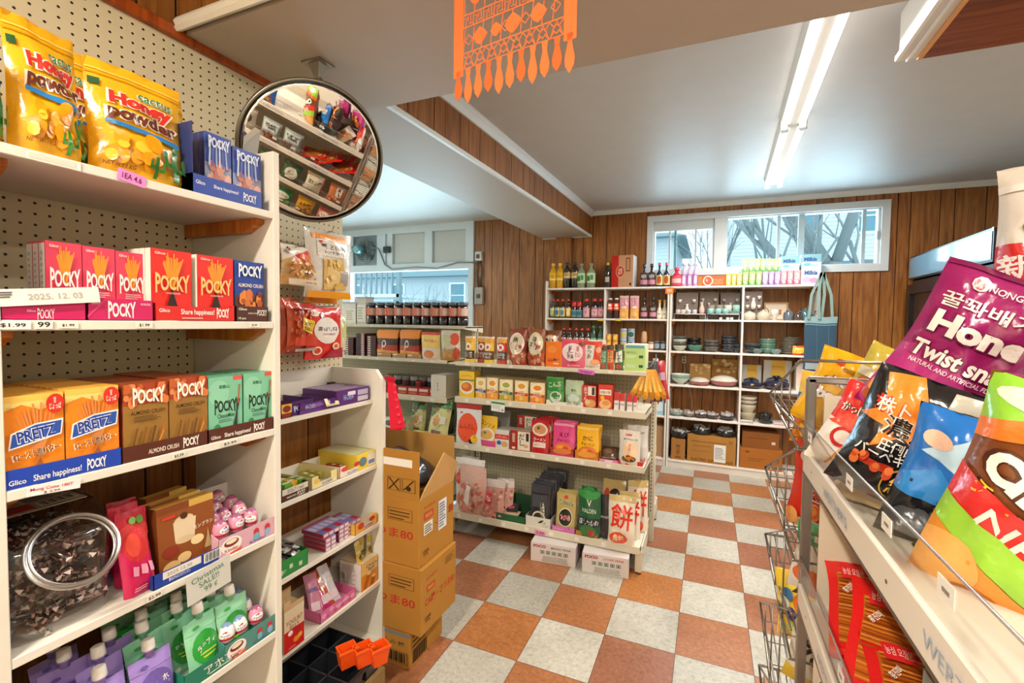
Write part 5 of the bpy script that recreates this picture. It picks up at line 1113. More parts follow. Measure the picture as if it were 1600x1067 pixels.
# nursery trays and orange pots at the foot
b = MB('plastic')
for i in range(4):
    for j in range(3):
        x0, y0 = -.13+j*.085-.14, -.78+i*.085
        v = [(x0, y0, .26), (x0+.08, y0, .26), (x0+.08, y0+.08, .26), (x0, y0+.08, .26), (x0+.012, y0+.012, .19), (x0+.068, y0+.012, .19), (x0+.068, y0+.068, .19), (x0+.012, y0+.068, .19)]
        b.add(v, [(0, 1, 5, 4), (1, 2, 6, 5), (2, 3, 7, 6), (3, 0, 4, 7), (4, 5, 6, 7)], '1a1c20')
b.box(-.275, -.785, .252, -.008, -.78, .264, '15171a'); b.box(-.275, -.442, .252, -.008, -.437, .264, '15171a'); b.box(-.275, -.785, .252, -.27, -.437, .264, '15171a'); b.box(-.013, -.785, .252, -.008, -.437, .264, '15171a')
for i in range(3): b.box(-.275, -.7+i*.085-.0, .258, -.008, -.695+i*.085, .263, '24272c')
for j in range(2): b.box(-.19+j*.085, -.785, .258, -.185+j*.085, -.437, .263, '24272c')
thing('seedling_tray', b, 'black plastic cell tray on a low board beneath the sweets shelves', 'tray')
b = card_box(.36, .25, .185, '8a6a40', [], '8a6a40', '9a7848', mat='kraft'); thing('carton', b, 'low brown carton under the black seedling tray', 'box', (-.02, -.61, 0), (0, 0, R(90)))
P0 = [at(*p, 'z', .30) for p in ((545, 1025), (563, 1040), (585, 1050))]
for k, (x, y) in enumerate(((-.075, -.555), (-.03, -.53), (.015, -.505))):
    b = MB('plastic'); h = .062; T_, B_ = .030, .022
    def rq_(s, z): return [(-s, -s*.8, z), (s, -s*.8, z), (s, s*.8, z), (-s, s*.8, z)]
    v = rq_(B_, 0)+rq_(T_, h)+rq_(T_-.004, h)+rq_(B_-.003, .004)
    b.add(v, [(3, 2, 1, 0)]+[(i, (i+1) % 4, 4+(i+1) % 4, 4+i) for i in range(4)]+[(4+i, 4+(i+1) % 4, 8+(i+1) % 4, 8+i) for i in range(4)]+[(8+i, 8+(i+1) % 4, 12+(i+1) % 4, 12+i) for i in range(4)]+[(12, 13, 14, 15)], 'e85416')
    b.box(-T_-.003, -T_*.8-.003, h-.006, T_+.003, -T_*.8, h, 'f05c1a')
    thing('plant_pot', b, 'square orange plant pot on the black tray, %s from the near side' % ORD[k], 'pot', (x, y, .264), (0, 0, R(62)), 'square orange plant pots')

# ================================================================== CARTONS stacked beside the sweets unit
KR, KR2 = 'b07c34', 'a87430'
def carton(x0, x1, y0, y1, z0, z1, front, side, lab, c=KR, flaps=None, top=True, tape=True):
    b = MB('kraft'); b.bbox(x0, y0, z0, x1, y1, z1, .003, c)
    if not top: pass
    w_, d_, h_ = x1-x0, y1-y0, z1-z0
    paint(b, front, plane_S((x0, y0, z0), (w_, 0, 0), (0, 0, h_)), asp=w_/h_); paint(b, side, plane_S((x1, y0, z0), (0, d_, 0), (0, 0, h_)), asp=d_/h_)
    if top and tape: b.box((x0+x1)/2-.025, y0-.0006, z1-.001, (x0+x1)/2+.025, y1+.0006, z1+.0006, 'c09050')
    return b
RD = 'b8322a'; BK = '5a3a18'
grid = lambda u0, v0, u1, v1, c: [('r', u0, v0, u1, v0+.006, c), ('r', u0, v1-.006, u1, v1, c), ('r', u0, v0, u0+.006, v1, c), ('r', u1-.006, v0, u1, v1, c)]+bars(u0+.02, v0+.02, u1-.02, v1-.01, 3, c, .35)
fr = [('t', 'さつま80', .62, .47, .62, .14, RD, {'bold': .04})]+grid(.62, .66, .92, .84, BK)
sd = [('t', 'CA糖・さつま80', .52, .46, .84, .13, RD, {'bold': .03}), ('t', 'JA ひまわり', .28, .8, .3, .05, RD), ('r', .14, .6, .36, .7, 'b8502c'), ('t', '規定品', .25, .65, .16, .05, 'd8a060'), ('t', '内容量\n20 kg', .17, .2, .16, .1, BK)]+grid(.66, .78, .92, .9, BK)
thing('carton', carton(-.40, -.07, -.22, .02, 0, .160, [('r', 0, .82, 1, .9, '6f7c88'), ('t', '天 の 恵 み 糖', .62, .62, .6, .12, '5c4a30'), ]+[('r', .5+.026*i, .15, .51+.026*i+.006*(i % 3), .4, '3a2c18') for i in range(17)]+grid(.48, .12, .97, .43, '3a2c18')[:4], grid(.06, .5, .5, .9, '4a3820')+[('r', .08+.022*i, .1, .09+.022*i+.005*(i % 3), .45, '3a2c18') for i in range(18)]+[('t', '天然水', .7, .65, .3, .2, '5c4a30')], ''), 'dusty tan carton at the bottom of the stack, with printed barcodes', 'box')
thing('carton', carton(-.42, -.008, -.232, .03, .161, .432, fr, sd, ''), 'tan carton with red lettering, middle of the stack', 'box')
sd2 = [('t', 'JA ひまわり', .28, .85, .3, .05, RD), ('r', .12, .66, .38, .78, 'b8502c'), ('t', '規定品', .25, .72, .18, .06, 'd8a060'), ('r', .12, .44, .36, .62, 'e2ddd0')]+bars(.14, .46, .34, .6, 4, '6a6458')+[('r', .52, .36, .76, .82, 'd8dade')]+bars(.54, .4, .73, .8, 9, '7c8088')+[('t', '80', .9, .6, .14, .12, RD), ('t', '内容量\n20 kg', .17, .18, .16, .1, BK), ('e', .45, .52, .012, .012, '3a2810')]
x0, x1, y0, y1, z1 = -.42, -.022, -.229, .03, .705
bb = carton(x0, x1, y0, y1, .433, z1, fr, sd2, '', top=False)
ff = MB('kraft'); ff.box(x0, y0, z1, x1-.002, y0+.004, .898, KR); paint(ff, [('r', .5, .66, .92, .82, 'ece8e0')]+grid(.62, .14, .78, .42, '3a2810')[:4]+grid(.80, .14, .96, .42, '3a2810')[:4]+[('p', [(.63, .16), (.65, .16), (.77, .4), (.75, .4)], '3a2810'), ('p', [(.75, .16), (.77, .16), (.65, .4), (.63, .4)], '3a2810'), ('e', .88, .22, .03, .05, '3a2810'), ('p', [(.81, .18), (.83, .18), (.95, .4), (.93, .4)], '3a2810')], plane_S((x0, y0, z1), (x1-.002-x0, 0, 0), (0, 0, .193)))
fk = MB('kraft'); fk.box(x0, y1-.004, z1, x1, y1, .905, 'b98a48')
fs_ = MB('kraft'); fs_.add([(x1, y0+.006, z1), (x1, y1-.006, z1), (x1+.03, y1-.02, .80), (x1+.045, y0+.11, .875), (x1+.01, y0+.02, .74), (x1-.004, y0+.006, z1), (x1-.004, y1-.006, z1), (x1+.026, y1-.02, .802), (x1+.041, y0+.11, .877), (x1+.006, y0+.02, .742)], [(0, 1, 2, 3, 4), (9, 8, 7, 6, 5), (0, 4, 9, 5), (4, 3, 8, 9), (3, 2, 7, 8), (2, 1, 6, 7)], 'd0a468')
thing('carton', [('box_body', bb), ('flap', ff), ('flap', fk), ('flap', fs_)], 'open tan carton with raised flaps, topmost of the stack', 'box')
b = MB('cloth'); P = []
nx, ny = 14, 8; vs = []
for j in range(ny+1):
    for i in range(nx+1):
        u, v = i/nx, j/ny; x = -.37+.30*u; y = -.20+.2*v; z = .735+.125*math.sin(PI*u)**.6*math.sin(PI*v)**.5+.008*math.sin(13*u+4*v)+.006*math.sin(17*v+5*u)
        vs.append((x, y, z))
b.add(vs, [(j*(nx+1)+i, j*(nx+1)+i+1, (j+1)*(nx+1)+i+1, (j+1)*(nx+1)+i) for j in range(ny) for i in range(nx)], '20242c', 'film', True)
thing('plastic_bag', b, 'crumpled black plastic bag stuffed in the open topmost carton', 'bag')

# ================================================================== CONVEX MIRROR under the cross beam
mc = at(493, 243, 'y', -.56); tgt = Vector((1.25, -.85, .88))
v1 = (CAM-mc).normalized(); v2 = (tgt-mc).normalized(); nrm = (v1+v2).normalized()
q = nrm.to_track_quat('Z', 'Y').to_matrix().to_4x4(); MT = Matrix.Translation(mc) @ q
r = .224
MIRM = bpy.data.materials.new('mirror_silver'); MIRM.use_nodes = True
p = MIRM.node_tree.nodes['Principled BSDF']; p.inputs['Metallic'].default_value = 1; p.inputs['Roughness'].default_value = .015; p.inputs['Base Color'].default_value = (.92, .92, .9, 1)
sm = MB('metal'); pr = []
Rc = 7.0
for i in range(15): a = i/14*r*.97; pr.append((max(a, .0001), math.sqrt(Rc*Rc-a*a)-math.sqrt(Rc*Rc-(r*.97)**2)))
sm.T = MT; sm.lathe(pr[::-1], 'f0f0f0', n=64); me = custom(sm.mesh('mirror_face'), [MIRM])
fm = MB('metal'); fm.T = MT; fm.lathe([(r*.96, .004), (r*.985, .006), (r, .0), (r*1.0, -.006), (r*.975, -.009)], '8a8478', 'metal', n=64, caps=False)
bk = MB('matte'); bk.T = MT; bk.lathe([(r*.97, -.006), (r*.8, -.02), (.0001, -.022)], '9a968c', n=48)
arm = MB('metal'); top = Vector((at(497, 103, 'z', 2.25).x, at(497, 103, 'z', 2.25).y, 2.25)); bp_ = MT @ Vector((0, 0, -.02)); edge = MT @ Vector((0, r*.9, -.015))
top = at(497, 100, 'z', 2.25)
arm.tube([top-Vector((0, 0, .004)), top-Vector((0, 0, .05)), (top+edge)/2-Vector((0, 0, .01)), edge+Vector((0, 0, .02)), bp_], .006, 'a09a8e', n=8)
cup = MB('metal'); cup.T = Matrix.Translation(top); cup.box(-.04, -.032, -.004, .04, .032, 0, '9c968a'); cup.add([(-.022, -.018, -.004), (.022, -.018, -.004), (.022, .018, -.004), (-.022, .018, -.004), (-.008, -.008, -.048), (.008, -.008, -.048), (.008, .008, -.048), (-.008, .008, -.048)], [(0, 1, 5, 4), (1, 2, 6, 5), (2, 3, 7, 6), (3, 0, 4, 7), (4, 5, 6, 7)], 'a8a296')
thing('convex_mirror', [('mirror_face', me), ('rim', fm), ('back_shell', bk), ('support_arm', arm), ('ceiling_bracket', cup)], 'round security mirror hanging under the cross beam, reflecting snack shelves', 'mirror')

# ================================================================== ORANGE CUT-PAPER BANNER
yb, zt, zb = -.70, 2.25, 1.955
A0 = at(709, 100, 'y', yb).x; A1 = at(913, 100, 'y', yb).x; W_ = A1-A0
zb0 = at(712, 160, 'y', yb).z; OR = 'f57a42'
b = MB('paper'); T_ = .0009
def pr_(u0, z0, u1, z1): b.box(A0+u0*W_, yb, z0, A0+u1*W_, yb+T_, z1, OR)
def strip(u0, z0, u1, z1, w_=.0022):
    x0_, x1_ = A0+u0*W_, A0+u1*W_; dx, dz = x1_-x0_, z1-z0; L = math.hypot(dx, dz); nx_, nz_ = -dz/L*w_/2, dx/L*w_/2
    v = [(x0_+nx_, yb, z0+nz_), (x0_-nx_, yb, z0-nz_), (x1_-nx_, yb, z1-nz_), (x1_+nx_, yb, z1+nz_)]; b.add(v+[(x, y+T_, z) for x, y, z in v], [(0, 1, 2, 3), (7, 6, 5, 4), (0, 4, 5, 1), (2, 6, 7, 3), (1, 5, 6, 2), (3, 7, 4, 0)], OR)
zf = zb0+.072
pr_(0, zf-.015, .088, zt); pr_(.91, zf-.015, 1, zt); pr_(.088, zf, .91, zf+.002)
def lat(z0, z1, n, kind):
    for i in range(n):
        u0, u1 = .088+(.822)*i/n, .088+.822*(i+1)/n; um, zm = (u0+u1)/2, (z0+z1)/2; du, dz = (u1-u0), (z1-z0)
        if kind == 'd':
            q = [(um, zm+dz*.28), (u1-du*.2, zm), (um, zm-dz*.28), (u0+du*.2, zm)]
            for k in range(4): strip(*q[k], *q[(k+1) % 4])
            strip(u0, z0, u0+du*.3, zm-dz*.15); strip(u1, z0, u1-du*.3, zm-dz*.15); strip(u0, z1, u0+du*.3, zm+dz*.15); strip(u1, z1, u1-du*.3, zm+dz*.15)
            strip(u0, z0, um, z1, .0014); strip(u1, z0, um, z1, .0014)
        else:
            strip(u0, z0, u0, z1); strip(u0+du*.3, z0, u0+du*.3, zm); strip(u0+du*.3, zm, um, zm); strip(um, zm, um, z1-dz*.1); strip(u0+du*.75, z0+dz*.2, u0+du*.75, z1); strip(um, z0+dz*.2, u1-du*.1, z0+dz*.2); strip(u0+du*.15, z1-dz*.3, um, z1-dz*.3)
lat(zf, zf+.036, 8, 'd'); pr_(.088, zf+.036, .91, zf+.039)
zq = zf+.039; z2 = zq+.058
for i in range(10): strip(.088+.0822*i, zq, .088+.0822*i+.02, z2)
def blob(u, z, s, cs):
    n = 12; v = [(A0+u*W_+math.cos(2*PI*i/n)*s*cs[i % 4], yb-.0001, z+math.sin(2*PI*i/n)*s*cs[(i+1) % 4]) for i in range(n)]; b.add(v+[(x, y+T_+.0002, zz) for x, y, zz in v], [tuple(range(n))[::-1], tuple(range(n, 2*n))]+[(i, (i+1) % n, n+(i+1) % n, n+i) for i in range(n)], OR)
for u, s in ((.24, .022), (.38, .017), (.52, .024), (.72, .022)): blob(u, zq+.028, s, (1, .75, .95, .7))
for u in (.14, .46, .62, .85):
    for k in range(4):
        a = k*PI/2; strip(u+.035*math.cos(a), zq+.028+.012*math.sin(a), u+.035*math.cos(a+PI/2), zq+.028+.012*math.sin(a+PI/2))
pr_(.088, z2, .91, z2+.003); lat(z2+.003, z2+.029, 9, 'g'); pr_(.088, z2+.029, .91, z2+.032)
z3 = z2+.032
for i in range(9): strip(.1+.09*i, z3, .1+.09*i, zt)
for u, dz_, s in ((.2, .03, .018), (.3, .06, .022), (.55, .05, .03), (.68, .07, .026), (.42, .08, .02), (.8, .04, .02), (.25, .11, .025), (.6, .12, .03)): blob(u, z3+dz_, s, (1, .6, .9, .7))
lat(zt-.05, zt-.01, 9, 'g'); pr_(.088, zt-.01, .91, zt)
for i in range(11):
    u = .045+.091*i; L = .072+.006*((i*5) % 3); hw = .045*W_
    prof = [(0, 0), (.55, -.0), (.35, -.25), (.62, -.45), (.85, -.62), (.7, -.82), (0, -1)]
    v = [(A0+u*W_+hw*x*.95, yb, zf+L*z) for x, z in prof]+[(A0+u*W_-hw*x*.95, yb, zf+L*z) for x, z in prof[-2:0:-1]]
    n = len(v); b.add(v+[(x, y+T_, z) for x, y, z in v], [tuple(range(n))[::-1], tuple(range(n, 2*n))]+[(k, (k+1) % n, n+(k+1) % n, n+k) for k in range(n)], OR if i % 3 else 'f06a34')
b.v = [((x-A0)*math.cos(R(-9))+A0-(y-yb)*math.sin(R(-9)), yb+(x-A0)*math.sin(R(-9))+(y-yb)*math.cos(R(-9)), z) for x, y, z in b.v]
thing('paper_banner', b, 'orange cut-paper banner with pointed fringe hanging from the cross beam', 'banner')
# ================================================================== GONDOLA in the middle of the shop
PEG2 = peg_material('gondola_back_panel', 'b3aa90', .0030, oy=.01, oz=.006)
GC, GC2 = 'd8d0bc', 'c9c0a8'
GX0, GX1, GYB = -.572, .685, 1.30
S1, S2, S3, S0 = Shelf('x', .95, 1.137, ''), Shelf('x', .95, .903, ''), Shelf('x', .95, .587, ''), Shelf('x', .86, .158, '')
def gshelf(x0, x1, yf, yb, z, lip, c=GC):
    b = MB('matte'); b.box(x0, yf, z-.012, x1, yb, z, c); b.bbox(x0, yf-.004, z-lip, x1, yf+.004, z+.003, .002, c)
    k = int((x1-x0)/.16)
    for i in range(k):
        xx = x0+.08+i*.16; b.box(xx, yf-.0052, z-lip*.75, xx+.026, yf-.004, z-lip*.2, 'e9e6dc', 'paper')
    for x in (x0, x1-.003): b.add([(x, yf, z-lip), (x+.003, yf, z-lip), (x+.003, yb, z-.05), (x, yb, z-.05), (x, yf, z-.004), (x+.003, yf, z-.004), (x+.003, yb, z-.004), (x, yb, z-.004)], [(0, 4, 7, 3), (1, 2, 6, 5), (0, 3, 2, 1)], c)
    return b
parts = []
for S, lip in ((S1, .022), (S2, .038), (S3, .036)): parts.append(('shelf', gshelf(GX0, GX1, S.val, GYB, S.z, lip)))
b = gshelf(GX0, GX1, .86, GYB, .158, .042); b.box(GX0, GYB-.02, .02, GX1, GYB, .146, GC2); parts.append(('base_deck', b))
b = MB(); b.box(GX0, GYB, .15, GX1, GYB+.012, 1.17, 'ffffff'); parts.append(('back_panel', custom(b.mesh('back_panel'), [PEG2])))
for x in (GX0-.012, GX1-.004):
    b = MB('matte'); b.box(x, GYB-.012, .0, x+.03, GYB+.03, 1.19, GC)
    for i in range(40): b.box(x+.008, GYB-.0125, .2+i*.024, x+.013, GYB-.0115, .212+i*.024, '2e2a22')
    parts.append(('upright', b))
def sideplate(x, y0, y1, z0, z1):
    b = MB('matte'); b.add([(x, y0, z0), (x, y1, z0), (x, y1, z1), (x, y0, z1*.98), (x+.008, y0, z0), (x+.008, y1, z0), (x+.008, y1, z1), (x+.008, y0, z1*.98)], [(0, 3, 2, 1), (4, 5, 6, 7), (0, 1, 5, 4), (2, 3, 7, 6), (1, 2, 6, 5), (0, 4, 7, 3)], 'dcd4c0')
    b.box(x+.0085, y0+.02, z0+.012, x+.0095, y0+.03, z0+.022, '4a463c', 'metal'); b.box(x+.0085, y0+.03, z1-.03, x+.0095, y0+.038, z1-.022, '4a463c', 'metal'); return b
parts.append(('base_bracket', sideplate(GX1+.004, .872, 1.12, .085, .165)))
parts.append(('base_bracket', sideplate(GX1+.004, 1.40, 1.66, .085, .165)))
for y in (.885, 1.65):
    for x in (GX1-.008, GX0+.02):
        b = MB('matte'); b.box(x-.018, y-.016, .012, x+.018, y+.016, .13, GC); b.lathe([(.016, 0), (.018, .004), (.018, .010), (.010, .014)], '6a6458', 'metal', n=12, cx=x, cy=y); parts.append(('foot', b))
for z, yb_ in ((.158, 1.70), (.55, 1.62), (.85, 1.62)): parts.append(('shelf', gshelf(GX0, GX1, GYB+.02, yb_, z, .03)))
thing('gondola_shelving', parts, 'beige metal gondola shelving with pegboard back, feet on the checkered floor', 'shelf')
def put(S, kind, pa, pb, pt, lab, c, art=(), d=.06, n=1, cat=None, name=None, inset=.012, group=None, rz2=0, tl=0, top=None, side=None, dz=0, seed=0, t=None, pk='stand', mat=None, step=None, left=None, seal=None, hh=None):
    cc, w_, h_ = S.span(pa, pb, pt, inset); h_ = (hh or h_-dz)
    if kind == 'box': b = card_box(w_-.002, d-.001, h_, c, art, side, top, left=left, mat=mat or 'card'); nm_ = name or 'food_box'; ct = cat or 'box'
    else: b = pouch(w_, h_, t or min(.06, w_*.45), c, art, seed=seed or int(pa*7+pt), kind=pk, nu=8, nv=9, mat=mat or 'film', seal=seal); nm_ = name or 'food_pouch'; ct = cat or 'bag'
    me = b.mesh(nm_); st = step or d
    for k in range(n):
        loc, rz = S.place(cc, inset+k*st, dz)
        l = lab if n == 1 else (lab+', front one' if k == 0 else lab+', '+ORD[k]+' back')
        thing(nm_, me, l, ct, loc, (R(tl), 0, rz+R(rz2)), group or (lab if n > 1 else None))
def gtray(S, pa, pb, h, d, c, art, lab, inset=.006, rz2=0, inner='c8b8a0', **kw):
    cc, w_, _ = S.span(pa, pb, 500, inset); loc, rz = S.place(cc, inset)
    return thing('display_tray', tray(w_, d, h, c, art, inner=inner, **kw), lab, 'tray', loc, (0, 0, rz+R(rz2)))
def rings_(u, v, r_, c1, c2): return [('e', u, v, r_, r_*.8, c1), ('e', u, v, r_*.86, r_*.68, c2)]
fd = food
# --- top gondola shelf
def saucebot(c1, c2, c3, txt):
    b = pouch(.075, .165, .05, c1, [('r', 0, 0, 1, .16, c3), ('r', 0, .16, 1, .50, c2), ('t', txt, .5, .33, .8, .24, 'efe6da'), ('e', .5, .66, .3, .14, 'f0ece4'), ('e', .5, .66, .14, .07, 'c8281c'), ('r', 0, .84, 1, 1, 'e9a84a')], seed=int(len(txt)*7+len(c1)), kind='can', nu=8, nv=8, crumple=.4)
    k = MB('film'); k.box(-.030, -.012, .163, .030, .012, .176, 'e8dcc8'); return [('bottle_body', b.mesh('bottle_body')), ('seal_strip', k.mesh('seal_strip'))]
for k, (px, c1, c2, c3, tx, l) in enumerate(((735, 'f2c21c', '3a2018', 'f0c428', 'たこ焼\nソース', 'yellow sauce pouch bottle with dark label'), (751, 'a83a2c', '7c2a20', 'b8442c', '焼そば\nソース', 'brick red sauce pouch bottle between yellow ones'), (765, 'f2c83c', '5a3018', 'f0d048', 'YAKISOBA\nSAUCE', 'yellow sauce pouch bottle with YAKISOBA lettering'), (785, 'd8382c', '5c4a44', 'd8402c', 'お好み\nソース', 'red sauce pouch bottle beside the round windowed noodle bags'))):
    c_ = S1.pos(px, inset=.03).x; thing('sauce_bottle', saucebot(c1, c2, c3, tx), l, 'bottle', (c_, .975 if k != 1 else 1.01, S1.z), (0, 0, R(-6)))
def noodle(c, ring, txt, tc='2a2018', seed=1): return [('r', 0, 0, 1, 1, c), ('r', 0, 0, 1, .4, 'a8482c')]+fd(seed, .08, .04, .92, .4, 22, ['c8603c', 'd8a078', 'b03c24', 'e0c0a0', 'a85838'], .09)+[('e', .5, .6, .44, .3, ring), ('e', .5, .6, .39, .265, 'd9c8b0'), ('t', txt, .42, .62, .5, .34, tc, {'rot': -12}), ('e', .72, .52, .1, .05, 'b8402c')]
put(S1, 'p', 796, 823, 514, 'round windowed noodle bag in dark red beside the sauce bottles', '8c3426', noodle('8a3828', 'e9ddd0', '梅\nしそ'), inset=.02)
put(S1, 'p', 825, 852, 513, 'round windowed noodle bag with olive ring left of the orange box', '9c7a4a', noodle('8a4a30', 'c8cc9a', '味\n玉麺', seed=2), inset=.02)
put(S1, 'p', 846, 877, 516, 'brown noodle bag standing behind the orange box', '7c4a2c', noodle('6e3c22', 'a87c54', '鍋', seed=3), inset=.08)
put(S1, 'p', 812, 838, 512, 'dark brown noodle bag peeking out behind the two round windowed bags', '6c3424', fd(3, .05, .5, .95, .98, 18, ['8a4a34', 'a8644c', 'c8a088'], .08), inset=.10)
put(S1, 'box', 852, 877, 534, 'bright orange flat box between brown noodle bag and pink pouch', 'ee7a14', [('t', 'からあげ', .5, .3, .7, .1, '5a2410'), ('r', .15, .22, .5, .27, 'd0301c'), ('e', .4, .7, .3, .14, 'f28f34'), ('t', '粉', .6, .3, .2, .12, '3a1a0c'), ('r', .5, .12, .85, .17, 'f6d8b0')], d=.03)
A_SAKE = [('r', 0, 0, 1, 1, 'dd5a78'), ('r', 0, .86, 1, 1, 'd8506c'), ('e', .45, .55, .42, .32, 'f4dfe0'), ('t', '鮭\n茶漬', .36, .56, .26, .46, '3c2024', {'bold': .04}), ('t', '味\nわい', .66, .58, .22, .4, 'b83a50'), ('e', .82, .84, .13, .08, '8a3c28'), ('e', .45, .2, .12, .06, 'c8304a'), ('t', '鮭ふりかけ', .5, .1, .5, .06, 'f8ecee')]
put(S1, 'p', 877, 917, 530, 'pink rice seasoning pouch with brush lettering', 'dd5a78', A_SAKE, t=.02)
put(S1, 'p', 897, 921, 531, 'pink pouch behind the brush lettered one', 'd44c68', [], t=.02, inset=.07)
A_KATS = [('r', 0, 0, 1, 1, 'ece4da'), ('r', 0, .86, 1, 1, 'd83c30'), ('p', [(.5, .3), (1, .2), (1, .86), (.6, .86)], 'd8482c'), ('t', 'か\nつ\nお', .3, .62, .24, .46, '241c18', {'bold': .05}), ('e', .62, .26, .26, .1, 'e0945c'), ('e', .8, .7, .14, .1, 'e8a078'), ('t', 'かつおパック', .5, .1, .7, .07, '3a2c24')]
put(S1, 'p', 912, 941, 533, 'white and red bonito flake pouch', 'ece4da', A_KATS, t=.02)
put(S1, 'p', 918, 946, 531, 'red topped bonito flake pouch behind the front one', 'd8483c', [('r', 0, .85, 1, 1, 'ece0d4')], t=.02, inset=.06)
for k, (a, b_, c, t_, cc_, l) in enumerate(((936, 948, '4f7a5c', 'わか', '8cc0a0', 'teal'), (948, 959, 'd0502c', 'おか', 'e8a060', 'orange'), (960, 974, '3c6a34', 'しそ', 'e9e4d8', 'dark green'))):
    put(S1, 'p', a, b_, 540-k, 'narrow %s rice topping sachet beside the light green box' % l, c, [('r', 0, .82, 1, 1, '3a2418'), ('p', [(.1, .3), (.9, .34), (.8, .78), (.15, .7)], cc_), ('t', '\n'.join(t_), .5, .55, .5, .4, '1e2a1c'), ('e', .5, .15, .35, .1, 'a84a34')], t=.012)
A_LG = [('r', 0, 0, 1, 1, 'b4d67c'), ('r', 0, .88, 1, 1, 'e0ecd8'), ('r', .05, .86, .95, .96, '5a9cb0')]+bars(.08, .5, .65, .62, 3, 'd8ecc0')+bars(.08, .15, .65, .27, 3, 'd8ecc0')+[('r', .7, .5, .9, .6, '1f5a3a'), ('r', .7, .15, .9, .25, '1f5a3a'), ('t', 'ほうじ', .35, .7, .5, .08, '4a8a4c')]
put(S1, 'box', 975, 1008, 538, 'light green tea box with dark green squares at the shelf end', 'b4d67c', A_LG, d=.14, side='c9d8a8', top='dfe8d0')
jr = jar_parts(.075, .02, '1c1a20', 'c8403c', 'd8564c', [('r', .3, .2, .7, .8, 'e8c8b0')], lidh=.3)
thing('sauce_jar', jr, 'small dark jar with red band at the end of the top gondola shelf', 'jar', (.63, 1.16, S1.z)); thing('sauce_jar', jar_parts(.095, .024, '2a2c34', '8fa0b0', '4a5a70', [], lidh=.2), 'dark blue jar with silver lid behind the light green box', 'jar', (.60, 1.22, S1.z))
# --- second gondola shelf
put(S2, 'box', 717, 741, 580, 'tall yellow pancake mix box showing a pasta dish', 'f0c22c', [('r', 0, .72, 1, 1, 'f2c838'), ('t', 'スパゲティ', .5, .82, .7, .08, 'c8401c'), ('e', .5, .38, .46, .26, 'e8e4da'), ('e', .5, .4, .36, .18, 'd8682c'), ('e', .42, .44, .2, .1, 'e8943c'), ('r', 0, .64, 1, .68, '3f7a50')], d=.09, side='d8b020', top='e8c858')
G = 'soup boxes on the second gondola shelf'
def soup(c2, c3): return [('r', 0, 0, 1, 1, 'f2dfae'), ('e', .5, .72, .42, .24, 'f8eecf'), ('e', .5, .74, .28, .12, c2), ('t', 'Cup', .5, .5, .3, .08, '6a4a28'), ('p', [(0, .34), (1, .28), (1, .42), (0, .46)], c3), ('t', 'SOUP', .5, .37, .6, .07, 'f8f2e8'), ('r', 0, 0, 1, .28, c2)]+fd(len(c2+c3), .1, .04, .9, .24, 6, ['f0a848', 'e88428', 'f6c878'], .1)
for a, b_, pt, c2, c3, l in ((743, 759, 590, 'e8b860', '2f56a0', 'blue banded'), (760, 778, 590, 'ee9a2c', 'e07820', 'pumpkin orange'), (780, 801, 593, 'a8b04c', '2a6a38', 'green banded'), (804, 825, 595, 'e8a428', 'c83c28', 'yellow and red'), (828, 851, 598, 'ee8424', 'd0402c', 'orange and red')):
    put(S2, 'box', a, b_, pt, l+' instant soup box', 'f2dfae', soup(c2, c3), d=.05, n=4, top='e0c088', side='d8c8a0', group=G)
gtray(S2, 853, 911, .030, .16, 'ece6da', [('t', 'かんてん', .72, .5, .3, .5, '2a2620')], 'low white tray holding two green jelly powder pouches', notch=(.1, .92, .022))
put(S2, 'p', 854, 881, 589, 'green jelly powder pouch with a glass bowl picture', '5aa04c', [('r', 0, .5, 1, .95, '2f8a3c'), ('t', 'こんぶ', .5, .74, .7, .18, 'e8f0dc', {'rot': 8}), ('e', .55, .3, .34, .2, 'd0dcd4'), ('e', .55, .34, .26, .12, '3f8a44')], inset=.02, t=.03)
put(S2, 'p', 883, 911, 594, 'pale grey green jelly powder pouch', 'b4c8a8', [('r', 0, .1, 1, .45, '98b094'), ('e', .5, .32, .32, .16, 'c8d8d0'), ('t', '寒天', .5, .62, .3, .1, '3a6a4a')], inset=.02, t=.03)
put(S2, 'box', 909, 931, 602, 'red and white oden stock box', 'c83424', [('r', .42, .55, .95, .95, 'ece4d8'), ('t', 'お\nで\nん', .25, .62, .26, .6, 'f4ece0'), ('r', .7, .58, .9, .92, '3a3028'), ('e', .6, .2, .4, .18, 'd8a060'), ('e', .4, .25, .2, .1, 'e8c890')], d=.04, n=2, top='a82c20')
put(S2, 'box', 934, 957, 601, 'red fried rice mix box with yellow badge', 'd8402c', [('r', .1, .58, .9, .8, 'f0e8dc'), ('t', '炒飯の素', .5, .69, .7, .12, 'b02c20'), ('e', .3, .46, .14, .09, 'f0c030'), ('e', .5, .2, .42, .2, 'e8c088'), ('e', .55, .25, .25, .1, 'e89840')], d=.08, n=1, top='b83020', side='c83828')
for k, (a, b_) in enumerate(((959, 967), (968, 976), (979, 988), (989, 995))): put(S2, 'box', a, b_, 613+k*1.5, 'small red topped white cream box, %s along' % ORD[k], 'e8e0dc', [('r', 0, .55, 1, 1, 'cf2f30'), ('r', .1, .3, .9, .4, 'b8a8a8')], d=.05, top='c83034', group='small red and white boxes')
b = MB('paper'); b.box(-.048, -.001, -.034, .048, 0, .034, 'eef0ea'); paint(b, [('r', 0, .72, 1, .92, '3f8a4c')]+bars(.1, .3, .85, .66, 4, '9ab88c', .3)+[('e', .85, .2, .08, .12, '9aa49a'), ('e', .6, .16, .03, .05, '2c2c28')], plane_S((-.048, -.0011, -.034), (.096, 0, 0), (0, 0, .068)))
